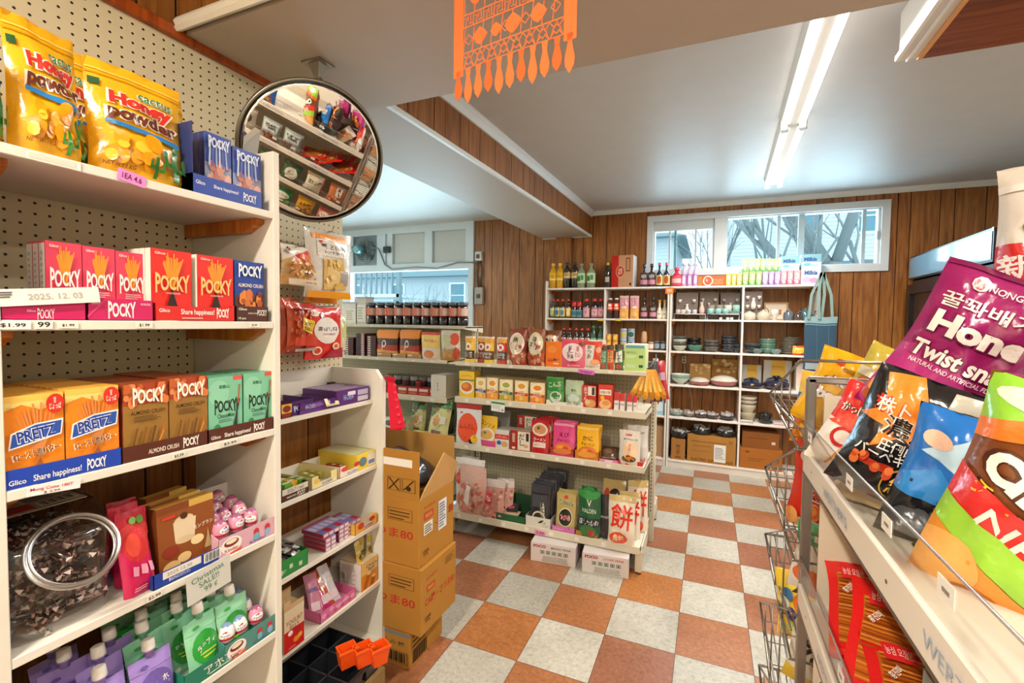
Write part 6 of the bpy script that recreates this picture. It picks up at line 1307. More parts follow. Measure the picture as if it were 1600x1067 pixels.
p = at(778, 635, 'y', .94); thing('shelf_sign', b, 'white and green sign card hooked on the second gondola shelf', 'sign', (p.x, .942, p.z), (0, R(3), 0))
# --- third gondola shelf
A_DASHI = [('r', 0, 0, 1, .93, 'dcdcdc'), ('r', 0, .88, 1, 1, 'b8302a'), ('e', .5, .42, .40, .36, 'e04a24'), ('e', .5, .42, .37, .33, 'e8552c'), ('t', 'ほんだし', .5, .46, .6, .12, '8c1c14'), ('e', .78, .16, .14, .1, 'f0c028'), ('p', [(.6, .04), (.72, .04), (.66, .16), (.58, .14)], '2a2a30'), ('p', [(.18, .76), (.32, .78), (.2, .82)], 'c83a6a')]
put(S3, 'p', 713, 752, 631, 'large white zip bag with a red circle, standing on the third shelf', 'dcdcdc', A_DASHI, t=.05, inset=.015)
put(S3, 'p', 745, 776, 650, 'yellow and pink consomme pouch leaning', 'f0c43c', [('r', 0, .5, 1, 1, 'f2c230'), ('t', 'コンソメ', .5, .72, .8, .16, '8a3c14', {'rot': -14}), ('e', .5, .36, .44, .24, 'eae4da'), ('e', .5, .38, .34, .16, 'e0a85c'), ('e', .4, .44, .08, .05, '3f7a34'), ('r', 0, 0, 1, .2, 'd04c88')], t=.02, inset=.02, rz2=-8, tl=-6)
put(S3, 'p', 770, 797, 640, 'smoky grey plastic bag behind the yellow consomme pouch', '7c7a78', [], t=.04, inset=.13, mat='film')
put(S3, 'box', 773, 795, 672, 'small white stock box with a red stripe', 'dcd8d4', [('r', 0, .5, 1, .76, 'cc2f24'), ('t', 'いりこだし', .5, .63, .8, .12, 'f6ece2'), ('e', .3, .3, .16, .12, '3a5a9c'), ('e', .7, .24, .24, .16, 'd8a868')], d=.024, n=5, top='c8c4c0')
A_D2 = [('r', 0, 0, .34, 1, 'a8261e'), ('r', .38, .04, 1, .96, 'e8ddcc'), ('t', 'だ\nし', .58, .55, .3, .6, '201814', {'bold': .06}), ('r', .8, .5, .94, .9, '2c221c'), ('e', .17, .12, .09, .06, 'ecdcd0'), ('r', .1, .4, .24, .85, 'c8a090'), ('e', .8, .25, .12, .08, 'c8a878')]
put(S3, 'box', 797, 828, 673, 'dashi box with dark brush lettering in front', 'a8261e', A_D2, d=.09, top='b8a890', side='b87868')
put(S3, 'box', 808, 838, 643, 'dashi box on top at the back', 'a8261e', A_D2, d=.09, top='b8a890', side='b87868', dz=.105, inset=.12, hh=.10)
thing('food_box', card_box(.13, .1, .104, 'a83a2c', [], 'a83a2c', '9c3428'), 'plain dark red box below the rear dashi box', 'box', (S3.pos(823, inset=.12).x, S3.val+.121, S3.z))
A_RAM = [('r', 0, 0, 1, 1, 'b8202c'), ('e', .5, .72, .44, .2, 'e4d4c4'), ('e', .5, .72, .34, .14, 'd09068'), ('e', .42, .76, .08, .05, '3c6a30'), ('t', 'ラーメン', .5, .42, .7, .1, 'f4e8dc'), ('r', .15, .18, .85, .34, 'e8d8cc'), ('t', '玉子スープ', .5, .26, .6, .07, '9c1c20')]
for k in range(4): put(S3, 'p', 829+k*6, 857+k*5, 657-k*2, 'dark red ramen soup pouch, %s from the front' % ORD[k], 'b8202c', A_RAM, t=.02, inset=.015+.03*k, tl=-4, group='dark red ramen soup pouches')
for a, b_, pt, c, t1, t2, tc, l in ((863, 897, 661, 'e04a8c', 'えび', 'チャーハン', '3a1420', 'hot pink shrimp fried rice'), (900, 935, 667, 'f2b61c', 'かに', 'チャーハン', '2c2018', 'yellow crab fried rice')):
    A_ = [('r', 0, 0, 1, 1, c), ('r', .04, .9, .96, .97, '%s' % ('f0a0c0' if 'pink' in l else 'f8d468')), ('t', t1, .5, .64, .46, .14, tc), ('t', t2, .5, .46, .6, .1, tc), ('e', .5, .2, .42, .2, 'e07c34'), ('e', .4, .22, .2, .1, 'f0a04c'), ('e', .62, .2, .16, .1, 'd0542c')]
    for k in range(3): put(S3, 'p', a+k*2, b_+k*2, pt-k*2, '%s pouch, %s from the front' % (l, ORD[k]), c, A_, t=.014, inset=.02+.022*k, tl=-6, group=l+' pouches')
gtray(S3, 860, 896, .052, .10, 'a83c24', [('e', .5, .6, .4, .36, 'd87c40'), ('r', 0, 0, 1, .25, 'c83a70')], 'rust coloured tray in front of hot pink pouches', notch=(.12, .88, .04))
gtray(S3, 898, 935, .052, .10, 'd0801c', [('e', .5, .6, .4, .36, 'e89c40'), ('t', 'チャーハン', .5, .2, .6, .2, '4a2c10')], 'orange tray in front of yellow crab pouches', notch=(.12, .88, .04))
put(S3, 'p', 938, 966, 697, 'clear pack of dark dried kelp in low pink tray', '4a3428', [('e', .5, .5, .44, .4, '5c4030'), ('e', .4, .6, .3, .2, '7a5a44'), ('r', .1, .1, .9, .2, '8a6c58')], t=.07, inset=.03, tl=-30)
gtray(S3, 936, 966, .018, .13, 'd888b4', [('r', .3, .2, .7, .8, 'f0d8e4')], 'low pink tray of dried kelp')
A_RC = [('r', 0, 0, 1, 1, 'dcd6cc'), ('r', .3, .84, .6, .9, 'c85048'), ('t', 'MOCHI DAIFUKU', .55, .75, .66, .045, '3c342c'), ('e', .55, .42, .36, .27, 'f2d0ac'), ('t', 'き\nな\nこ', .52, .46, .14, .34, 'c03a4c'), ('e', .5, .2, .34, .1, '5a4030'), ('p', [(.3, .22), (.6, .3), (.8, .2), (.55, .12)], 'e08a2c')]
put(S3, 'p', 967, 1000, 672, 'white rice cake bag with peach circle in the red tray', 'dcd6cc', A_RC, t=.05, inset=.02)
put(S3, 'p', 980, 1012, 664, 'crinkled white rice cake bag behind the peach circle one', 'd4d0cc', [('t', 'MOCHI', .6, .8, .4, .06, '4a443c')], t=.05, inset=.12, rz2=10)
put(S3, 'p', 972, 1004, 662, 'cream snack bag at the back above the red tray', 'c9bca8', [('r', .2, .7, .8, .8, '7a3a34')], t=.04, inset=.2)
gtray(S3, 966, 1004, .026, .17, 'cc2420', [('t', '餅', .15, .5, .1, .5, 'f0dcd0'), ('e', .5, .5, .14, .3, 'f0dcd0')], 'low red tray of white rice cake bags')
# --- base deck
put(S0, 'p', 712, 757, 716, 'clear zip bag with red brush lettering at the near end', 'dccfc8', [('r', 0, .88, 1, 1, 'e8e6e4')]+fd(21, .1, .4, .9, .8, 20, ['e0341c', 'd8402c', 'e85838'], .09)+[('e', .5, .24, .4, .2, 'c87c60'), ('e', .45, .2, .2, .12, 'e0a88c')], t=.06, inset=.06)
put(S0, 'p', 717, 760, 728, 'clear bag of pink dried shrimp under the red brush lettering', 'd8b0a4', fd(22, .08, .1, .92, .7, 40, ['c8705c', 'd88c78', 'e0a898', 'b86050'], .06)+[('p', [(.3, .3), (.5, .2), (.55, .6), (.4, .64)], 'e8ddd4')], t=.06, inset=.02, rz2=-4)
put(S0, 'p', 722, 748, 713, 'white plastic bag at the back of the base deck', 'cfccca', [], t=.05, inset=.2)
A_SHR = [('r', 0, .8, 1, 1, 'd0c4c0')]+fd(23, .05, .05, .95, .78, 60, ['c88070', 'd89888', 'b86c5c', 'e0b0a0'], .05)+[('p', [(.38, .4), (.62, .36), (.68, .66), (.44, .7)], 'c82c3c'), ('t', 'DRIED\nSHRIMP', .53, .53, .2, .14, 'f0e4d8', {'rot': -8})]
put(S0, 'p', 746, 786, 750, 'bag of dried shrimp with red label in a red tray', 'c89488', A_SHR, t=.05, inset=.02, tl=-8)
put(S0, 'p', 762, 800, 752, 'second dried shrimp bag leaning behind the labelled one', 'c8988c', A_SHR[:-2], t=.04, inset=.07, tl=-12, rz2=14)
put(S0, 'p', 776, 800, 750, 'third dried shrimp bag with an empty clear top', 'c4a8a0', A_SHR[:20], t=.03, inset=.12, tl=-14, rz2=18)
gtray(S0, 739, 773, .036, .16, 'c8281f', [('t', 'さくらえび', .5, .5, .6, .4, 'f2e2d4'), ('e', .2, .5, .06, .2, 'f2e2d4')], 'red tray of dried shrimp bags')
gtray(S0, 775, 820, .045, .17, '24603a', [], 'dark green open box with seaweed packs', inner='2a5034', hback=.12)
thing('seaweed_pack', card_box(.10, .07, .03, '2c3028', [], None, '2e3430', topart=[('e', .5, .5, .25, .2, 'b8486c'), ('r', .15, .6, .8, .9, '3c4238')], mat='film'), 'dark seaweed pack with a pink flower in green box', 'pack', (S0.pos(798, inset=.08).x, .93, .175), (R(28), 0, R(8)))
thing('seaweed_pack', card_box(.10, .07, .02, '2c3028', [], None, 'c8a888', mat='film'), 'tan seaweed pack in front of the dark one', 'pack', (S0.pos(797, inset=.02).x, .88, .168), (R(10), 0, 0))
A_BLK = [('r', 0, .8, 1, 1, '3a3c44'), ('p', [(.1, .75), (.9, .78), (.85, .5), (.15, .45)], '44464c'), ('e', .5, .22, .34, .16, 'd8d0a8'), ('e', .5, .22, .28, .12, '2a2c28'), ('t', '小魚', .68, .4, .24, .4, 'cfcab8', {'rot': 6})]
for k in range(7): put(S0, 'p', 826+k*4, 858+k*4.5, 759-k*4.2, 'black cellophane kelp bag, %s from the front' % ORD[k], '24262c', A_BLK, t=.028, inset=.02+.032*k, tl=-7, rz2=(k % 3-1)*5, group='black cellophane kelp bags', mat='film')
gtray(S0, 821, 860, .062, .24, 'd8d6cc', [('t', 'こんぶ', .8, .25, .22, .2, '3a6a4c'), ('r', .72, .45, .8, .55, '5a9a6c')], 'white tray holding the black kelp bags', inner='c8c4b8')
A_GLD = [('r', 0, 0, 1, 1, 'b8a468'), ('t', 'Cut Wakame', .5, .76, .76, .12, '2a5a34', {'ol': 'e8e0b8'}), ('e', .5, .9, .1, .05, 'c8402c'), ('e', .5, .38, .38, .25, 'e0d8b4'), ('e', .5, .38, .34, .22, '1c2c20'), ('t', 'わかめ', .5, .38, .5, .14, 'd83a5c', {'ol': 'f0e0e0'}), ('r', 0, 0, 1, .12, '2c5c38')]
for k in range(3): put(S0, 'p', 868+k*2, 898+k*2, 772-k*3, 'gold wakame pouch, %s from the front' % ORD[k], 'b8a468', A_GLD, t=.02, inset=.02+.03*k, tl=-5, group='gold wakame pouches')
gtray(S0, 862, 898, .032, .13, 'd070b4', [('t', 'ワカメ', .3, .5, .4, .3, 'f0d8e8')], 'pink tray of gold wakame pouches')
A_HJ = [('r', 0, 0, 1, 1, '1e5a38'), ('e', .5, .95, .5, .14, '2c8a44'), ('t', 'V', .5, .74, .2, .14, 'e0e8d8'), ('t', 'HALDEN', .5, .58, .62, .09, 'c8dcc4'), ('r', 0, .26, 1, .42, '20303a'), ('t', 'ほしわかめ', .5, .34, .84, .12, 'dfe6e0'), ('e', .5, .14, .36, .14, '3a7a3c'), ('e', .62, .12, .16, .08, 'b83c34')]
put(S0, 'p', 903, 938, 766, 'dark green dried wakame pouch on a brown tray', '1e5a38', A_HJ, t=.05, inset=.02); put(S0, 'p', 908, 932, 760, 'dark green pouch behind the dried wakame pouch', '24643c', [('e', .5, .9, .4, .1, '3c9a50')], t=.04, inset=.1)
gtray(S0, 899, 934, .030, .13, 'b87c34', [('t', 'わかめ', .5, .5, .4, .3, '6a4418')], 'brown tray under the dark green wakame pouch')
put(S0, 'p', 934, 956, 772, 'dark charcoal seaweed pouch behind the big red and white bag', '2c2e34', [('t', 'NORI', .3, .5, .14, .5, 'c8ccd0', {'rot': 90})], t=.04, inset=.04)
def mochi(seed): return [('r', 0, 0, 1, 1, 'e6dccb'), ('r', 0, .88, 1, 1, 'c8b070'), ('t', '餅', .52, .58, .84, .50, 'dc3218', {'bold': .09, 'rot': -4}), ('e', .42, .14, .34, .12, 'e0502c'), ('t', '角餅', .42, .14, .4, .14, 'f0dcb0')]
put(S0, 'p', 949, 991, 776, 'large red and white rice cake bag at the front corner of the base', 'e6dccb', mochi(1), t=.07, inset=.01, tl=-5)
put(S0, 'p', 967, 1000, 770, 'red and white rice cake bag leaning behind the corner one', 'e2d6c2', mochi(2), t=.05, inset=.09, tl=-6, rz2=10)
put(S0, 'p', 980, 1012, 753, 'red and white rice cake bag at the back next to the upright', 'e0d0b8', mochi(3), t=.05, inset=.2, tl=-5, rz2=12)
put(S0, 'p', 990, 1012, 751, 'last red and white rice cake bag against the gondola end', 'dcccb4', mochi(4), t=.04, inset=.27, tl=-4, rz2=16)
put(S0, 'p', 936, 972, 752, 'gold and red bag with dark oval lying on the dark pouches', 'c8ac6c', [('e', .55, .55, .3, .26, '2a2424'), ('e', .2, .6, .14, .2, 'd8402c'), ('r', .7, .2, .95, .3, 'b8a080')], t=.06, inset=.2, tl=-24)
b = MB('plastic'); b.box(-.02, 0, 0, .02, .03, .018, 'cc3070'); thing('clip', b, 'magenta plastic clip on the base deck by the rice cake bags', 'clip', (S0.pos(992, inset=.1).x, .98, .158))
# labels stuck on the lips
def liptag(px, y, z, w_, c, txt, lab):
    x = at(px, 600, 'y', y).x; b = MB('paper'); b.box(-w_/2, -.0006, -.013, w_/2, 0, .013, c); paint(b, [('t', txt, .5, .5, .7, .6, '7a2c68')], plane_S((-w_/2, -.0008, -.013), (w_, 0, 0), (0, 0, .026))); thing('price_tag', b, lab, 'price tag', (x, y-.0056, z), (R(-4), R(5), 0))
liptag(916, .95, S1.z-.017, .10, 'd06cc0', '★ SALE ★', 'purple sale tag under the bonito flake pouch'); liptag(848, .86, S0.z-.026, .07, 'e088b4', '2.99', 'pink tag on the base deck lip')
# drink cartons on the floor
A_FOCO = lambda fl: [('t', 'FOCO', .2, .84, .28, .15, 'a82838', {'bold': .05}), ('t', fl, .68, .82, .44, .11, '3f5a48' if 'MANGO' in fl else 'b04048')]+[('r', .22+.13*i, .46, .31+.13*i, .64, '4f7a68') for i in range(5)]+[('r', .235+.13*i, .49, .295+.13*i, .61, 'dcd4d0') for i in range(5)]+[('e', .265+.13*i, .55, .02, .05, '33594a') for i in range(5)]+[('t', 'PRODUCT OF THAILAND\nPRODUIT DE THAILANDE\nPRODUCTO DE TAILANDIA', .55, .22, .58, .28, '5a7a68', {'bold': 0})]
for (a, b_, tp, fl, l) in (((829, 875), (899, 887), 838, 'MANGO DRINK', 'white mango drink carton under the base deck'), ((909, 893), (982, 905), 851, 'LYCHEE DRINK', 'white lychee drink carton under the base deck by the foot')):
    A = at(*a, 'z', 0); B_ = at(*b_, 'z', 0); w_ = (B_-A).length; an = math.atan2(B_.y-A.y, B_.x-A.x)
    h_ = at(a[0], tp, 'y', A.y).z; h_ = min(h_, .112)
    thing('drink_carton', card_box(w_, .17, h_, 'ddd4d2', A_FOCO(fl), 'c8b8b8', 'd4ccc8', mat='kraft'), l, 'box', ((A.x+B_.x)/2, (A.y+B_.y)/2, 0), (0, 0, an))
# yellow conical packs hanging from a hook at the gondola end
hx, hy, hz = at(1008, 577, 'y', 1.0).x, 1.0, at(1008, 577, 'y', 1.0).z
hx += .0
b = MB('metal'); b.tube([(.70, 1.29, hz+.07), (.715, 1.15, hz+.05), (.70, 1.0, hz+.015), (hx+.01, .99, hz)], .005, '3c3a38', n=6); thing('hanging_hook', b, 'dark metal hook at the gondola end holding yellow packs', 'hook')
for k, (dx, a, dy) in enumerate(((-.085, 27, 0), (-.045, 16, .015), (-.005, 6, .0), (.035, -4, .015), (.07, -13, .0), (.10, -22, .02))):
    m_ = MB('film'); L = .185
    m_.add([(-.012, -.003, 0), (.012, -.003, 0), (.012, .003, 0), (-.012, .003, 0), (-.015, -.014, -L*.85), (.015, -.014, -L*.85), (.015, .014, -L*.85), (-.015, .014, -L*.85), (0, -.018, -L*.8), (-.006, 0, -L*1.1), (-.014, -.012, -L*.45), (.014, -.012, -L*.45)], [(0, 10, 4, 7, 3), (0, 1, 11, 8, 10), (10, 8, 4), (11, 5, 8), (1, 2, 6, 5, 11), (2, 3, 7, 6), (4, 8, 9), (8, 5, 9), (5, 6, 9), (6, 7, 9), (7, 4, 9), (0, 3, 2, 1)], ('e09a1c', 'c88418')[k % 2])  # alternating colours put a shading difference between neighbouring packs
    m_.add([(-.011, -.014, -L*.95), (.007, -.014, -L*.95), (-.006, -.006, -L*1.1)], [(0, 1, 2)], '7c2c1c'); m_.add([(-.012, -.0125, -L*.2), (.0, -.0135, -L*.2), (.004, -.017, -L*.7), (-.012, -.0165, -L*.7)], [(0, 3, 2, 1)], 'f4c860')
    thing('hanging_snack_pack', m_, 'tapering golden yellow snack pack hanging from the hook, %s in the fan' % ORD[k], 'snack pack', (hx+.01+k*.008, hy-.02+dy*.4, hz+.002), (0, R(a), 0), 'golden packs on the gondola hook')
for k, (x, y, c, l) in enumerate(((.735, 1.10, '3a3448', 'dark foil snack pack hanging beside the golden packs'), (.765, 1.20, 'b82c3c', 'red foil snack pack hanging behind the dark one'))):
    thing('hanging_snack_pack', pouch(.06, .24, .02, c, [('r', .1, .5, .9, .7, 'c8a0b8'), ('r', .3, .1, .7, .3, 'd8c8d0')], seed=90+k, kind='pillow', nu=6, nv=8), l, 'snack pack', (x, y, hz-.20), (0, R(-8), 0))

# ================================================================== LEFT SECTION of the gondola row
LX1 = -.665; L0, L1, L2, L3 = Shelf('x', 1.13, 1.376, ''), Shelf('x', 1.0, 1.137, ''), Shelf('x', 1.0, .872, ''), Shelf('x', 1.0, .600, '')
parts = []
for S, lip, x0 in ((L1, .022, -2.0), (L2, .034, -2.0), (L3, .034, -2.0)): parts.append(('shelf', gshelf(x0, LX1, S.val, 1.31, S.z, lip)))
parts.append(('shelf', gshelf(-2.0, -.60, 1.12, 1.40, L0.z, .020)))
b = gshelf(-2.0, LX1, .90, 1.31, .158, .042); parts.append(('base_deck', b))
b = MB(); b.box(-2.0, 1.31, .02, -.60, 1.322, 1.36, 'ffffff'); parts.append(('back_panel', custom(b.mesh('back_panel'), [PEG2])))
for x in (-2.0, -.64): b = MB('matte'); b.box(x, 1.30, 0, x+.03, 1.345, 1.36, GC); parts.append(('upright', b))
thing('gondola_shelving', parts, 'beige metal shelving section with glass jars on top, behind the cartons', 'shelf')
# dark jars on the top board
JB = MB('liquid'); JB.lathe([(.036, 0), (.040, .006), (.040, .062), (.034, .066), (.037, .072), (.037, .132), (.034, .138), (.033, .148)], '1c1413', n=16)
JL = MB('paper'); 
def jlab(c): l = MB('paper'); ylab(.0375, .068, .130, -165, 165, [('r', .28, .05, .46, .95, c), ('r', .6, .1, .85, .9, 'dcc8c0'), ('t', 'すき\nやき', .37, .5, .1, .7, 'f6e8dc'), ('r', .0, 0, 1, .08, '9c3420')], l, 'e0907c'); return l.mesh('paper_label')
JC = MB('plastic'); JC.lathe([(.038, .148), (.0385, .152), (.0385, .168), (.036, .172)], '5c6468', n=16)
JBm, JCm = JB.mesh('jar_body'), JC.mesh('lid'); JLm = [jlab('e8481c'), jlab('d85a3c')]
for k in range(11):
    x = at(581+14.2*k, 508, 'y', 1.17).x; thing('sauce_jar', [('jar_body', JBm), ('paper_label', JLm[k % 2]), ('lid', JCm)], 'dark sukiyaki sauce jar with grey lid, %s from the pegboard end of the row' % ORD[k], 'jar', (x, 1.17, L0.z+.001), (0, 0, R(rnd.uniform(-25, 35))), 'dark sauce jars on the top board')
for k, (a, b_, pt, c, l) in enumerate(((536, 558, 474, 'd8d4cc', 'clear plastic container with cream label at the row start'), (556, 572, 466, 'c8c4bc', 'taller clear container with flat lid beside the dark jars'))):
    cc, w_, h_ = L0.span(a, b_, pt, .03); bb = card_box(w_, .09, h_, c, [('r', .1, .1, .9, .75, 'e6e0d4')]+bars(.2, .2, .8, .7, 5, 'b8b0a4'), mat='plastic'); ld = MB('plastic'); ld.box(-w_/2-.003, -.003, h_, w_/2+.003, .093, h_+.012, 'b0aca6')
    thing('food_container', [('container_body', bb), ('lid', ld)], l, 'container', (cc, 1.16, L0.z))
# L1: curry packs and bags
CP = card_box(.085, .13, .017, '5c1c20', [('r', .12, .2, .42, .8, 'd8c8c0'), ('r', .55, .2, .9, .8, '2a1416')], '4a1618', '6a2226').mesh('curry_pack')
CP2 = card_box(.085, .13, .017, '3c2c34', [('r', .1, .2, .5, .8, '1c181c'), ('r', .6, .1, .9, .9, 'e0a8a0')], '4a1618', '6a2226').mesh('curry_pack')
for col, (px, n, m_) in enumerate(((545, 8, CP), (563, 10, CP2), (580, 9, CP))):
    x = at(px, 550, 'y', 1.02).x
    for k in range(n): thing('curry_pack', m_, 'flat dark red curry pack, %s stack from the pegboard, %s from the shelf board up' % (ORD[col], ORD[k]), 'box', (x, 1.02, L1.z+k*.0172), (0, 0, R(rnd.uniform(-2, 2))), 'stacked dark red curry packs')
A_OB = [('r', 0, 0, 1, .45, 'b83418'), ('r', 0, .45, 1, .72, '3c2018'), ('r', 0, .72, 1, 1, 'f08a1c'), ('p', [(0, .0), (1, 0), (1, .2), (0, .26)], 'f0a03c'), ('t', 'ρ', .4, .45, .2, .4, 'f0d8c0')]
for k, (a, b_) in enumerate(((589, 622), (625, 656))):
    for j in range(3): put(L1, 'p', a+j*1.5, b_+j*1.5, 518-(j*1.5), 'orange topped dark noodle bag, %s pile, %s from the front' % (('near', 'far')[k], ORD[j]), '4a2418', A_OB, t=.03, inset=.03+.035*j, dz=.012, group='orange topped noodle bags')
for k, (a, b_) in enumerate(((589, 611), (613, 634), (636, 658))): gtray(L1, a, b_, .035, .12, 'b8895c', [('r', .05, .6, .35, .85, 'e6ded0'), ('t', 'ワフウ', .6, .4, .5, .25, '6a4828')], 'kraft tray, %s of three under the orange topped noodle bags' % ORD[k])
put(L1, 'p', 659, 688, 519, 'yellow and white noodle pouch with a red top', 'f0dcc0', [('r', 0, .9, 1, 1, 'd84424'), ('r', 0, .45, 1, .9, 'f2cc6c'), ('t', 'ちゃんぽん', .5, .7, .7, .12, 'c83c24'), ('e', .45, .2, .4, .22, 'e8e4dc'), ('e', .45, .2, .3, .15, 'e88438')], t=.04, inset=.02)
put(L1, 'p', 689, 719, 516, 'white and orange classic mix bag at the section end', 'd8ccb8', [('r', 0, 0, 1, .3, 'b88a44'), ('e', .75, .72, .24, .2, 'd8502c'), ('e', .3, .65, .3, .2, 'c8c8a0'), ('t', 'classic', .45, .36, .66, .14, 'c8a878', {'ol': '8a6a44'}), ('e', .85, .25, .16, .2, 'c8482c')], t=.05, inset=.02)
# L2: low red boxes, cans, white mochi box
def can_m(r_, h_, c, band, tp='b8b4ac'):
    b = MB('metal'); b.lathe([(r_*.95, 0, tp, 'metal'), (r_, .003, c, 'card'), (r_, h_*.3, band, 'card'), (r_, h_*.7, c, 'card'), (r_, h_-.003, tp, 'metal'), (r_*.95, h_, tp, 'metal'), (r_*.9, h_-.004, tp, 'metal')], c, n=16); return b.mesh('food_can')
CN = [can_m(.036, .11, '8a8a88', '6c3438'), can_m(.036, .11, 'b0aeac', '3a3a40')]
for k in range(6): thing('food_can', CN[k % 2], 'grey food can with dark band at the back of the second board, %s along' % ORD[k], 'can', (-1.34+k*.078, 1.24, L2.z), (0, 0, k), 'grey cans at the back of the board')
b_red = card_box(.09, .05, .055, 'b8281c', [('r', .1, .5, .9, .85, 'e0c8b8'), ('r', .15, .15, .8, .3, 'd8784c')], '8c1c16', 'a83428').mesh('food_box'); b_blk = card_box(.12, .05, .03, '24262c', [('r', .2, .2, .8, .8, '5a6470')], None, '30343c').mesh('food_box')
for k in range(7): thing('food_box', b_red, 'small dark red box in the low row, %s along' % ORD[k], 'box', (-1.35+k*.093, 1.035+.0*k, L2.z), (0, 0, R(rnd.uniform(-4, 4))), 'small dark red boxes on the second board')
for k in range(4): thing('food_box', b_blk, 'flat black box behind the small red boxes, %s along' % ORD[k], 'box', (-1.33+k*.125, 1.12, L2.z+.0), (0, 0, R(rnd.uniform(-4, 4))), 'flat black boxes on the second board')
for k in range(2): thing('food_can', can_m(.024, .045, 'c8402c', '8c2018', 'a8281c'), 'small red tin, %s of two stacked behind the red boxes' % ('lower', 'upper')[k], 'can', (-1.0, 1.14, L2.z+k*.0455))
put(L2, 'box', 673, 697, 586, 'white mochi box with oval ink drawing at the section end', 'dcd6cc', [('e', .45, .52, .2, .26, 'b4b0a8'), ('e', .45, .52, .185, .245, 'e4ded4'), ('t', 'も\nち', .45, .56, .14, .26, '4a4640'), ('t', '福', .45, .36, .14, .08, '6a645c')], d=.16, side='cfc8b4', top='e0dcd2')
# L3 and below: green and white bags
put(L3, 'p', 600, 632, 652, 'white bag with dark leaf print and green base', 'd8d8cc', [('r', 0, 0, 1, .3, '5aa888'), ('e', .4, .6, .3, .2, '4a4c48'), ('e', .65, .7, .2, .14, '6a6e68')], t=.05, inset=.0)
for k in range(3): put(L3, 'p', 622+k*7, 648+k*6, 650-k*6, 'pale olive rice bag behind the leaf print bag, %s from the front' % ORD[k], 'b4b088', [('r', 0, .8, 1, 1, '8a9468'), ('r', .7, 0, 1, 1, '9c986c')], t=.05, inset=.03+.05*k, rz2=12, group='pale olive rice bags')
A_NT = [('r', 0, .75, 1, 1, '4a8a4c'), ('r', 0, 0, 1, .75, 'd2cf8c')]+fd(31, .1, .7, .9, .98, 12, ['8a3c28', 'b88a54', '3f6a3c'], .08)+[('e', .5, .42, .26, .2, 'e0d4a0'), ('e', .5, .42, .2, .15, 'c8863c'), ('r', .35, .06, .8, .16, '6a3028'), ('r', .72, .35, .92, .55, 'dcd8c8'), ('e', .2, .6, .1, .08, '5a7a34')]
put(L3, 'p', 640, 664, 628, 'smaller nut mix bag with green top', 'd2cf8c', A_NT, t=.05, inset=.06, tl=-8, rz2=-5)
put(L3, 'p', 664, 703, 624, 'large nut mix bag with green top leaning beside the gondola gap', 'd2cf8c', A_NT, t=.06, inset=.0, tl=-12, rz2=-16)
put(L3, 'p', 645, 668, 672, 'yellow green nut bag lying low in front', 'c8c070', A_NT[1:10], t=.06, inset=.02, tl=-30)
put(L3, 'p', 684, 708, 640, 'dark green seaweed bag at the end of the third board', '3a4c34', fd(33, .1, .1, .9, .9, 20, ['4c6440', '5c5444', '2a3c2c'], .1), t=.06, inset=.12, tl=-4)
# ================================================================== WHITE SHELVES along the back wall
YF = 2.945
BZ = [1.783, 1.463, 1.152, .823, .505, .08]
B1, B2, B3, B4, B5, B6 = [Shelf('x', YF, z, '') for z in BZ]
def unit(x0, x1, xm, lab, top=True):
    parts = []
    for x, zt in ((x0, 1.86 if x0 < 0 else 1.783), (x1-.018, 1.783)): b = MB('matte'); b.bbox(x, YF, 0, x+.018, Y1-.002, zt, .0015, 'e4ddd6'); parts.append(('side_panel', b))
    b = MB('matte'); b.bbox(xm, YF+.002, .08, xm+.018, Y1-.004, 1.765, .0015, 'e4ddd6'); parts.append(('divider', b))
    for z in BZ: b = MB('matte'); b.bbox(x0+.0185, YF, z-.018, x1-.0185, Y1-.003, z, .0015, 'e6dfd8'); parts.append(('shelf', b))
    b = MB('matte'); b.bbox(x0+.0185, YF+.008, .0, x1-.0185, YF+.02, .062, .001, 'ddd5cb'); parts.append(('kickboard', b))
    for z in BZ[1:5]+[BZ[0]]:
        for x in (x0+.019, x1-.046):
            b = MB(); b.add([(x, YF+.06, z-.019), (x+.027, YF+.06, z-.019), (x+.027, Y1-.01, z-.019), (x, Y1-.01, z-.019), (x, YF+.075, z-.05), (x+.027, YF+.075, z-.05), (x+.027, Y1-.01, z-.05), (x, Y1-.01, z-.05)], [(0, 1, 2, 3), (7, 6, 5, 4), (0, 4, 5, 1), (1, 5, 6, 2), (3, 7, 4, 0)], 'ffffff'); parts.append(('wooden_cleat', custom(b.mesh('wooden_cleat'), [PINE])))
    return thing('wall_shelving', parts, lab, 'shelf')
unit(-.648, .640, -.007, 'white shelf unit of sauce bottles against the wood wall'); unit(.646, 1.905, 1.284, 'white shelf unit of crockery under the high window')
def bx_row(S, px, h, r, parts_fn, lab, inset=.07, name='sauce_bottle', cat='bottle', group=None, rz=0):
    o = thing(name, parts_fn, lab, cat, (S.pos(px, inset=inset).x, YF+inset, S.z), (0, 0, rz), group); k = 1.27 if S is B1 else 1.17; o.scale = (k, k, k); return o
def hgt(px, pt, S, inset=.07): return at(px, pt, 'y', YF+inset).z-S.z
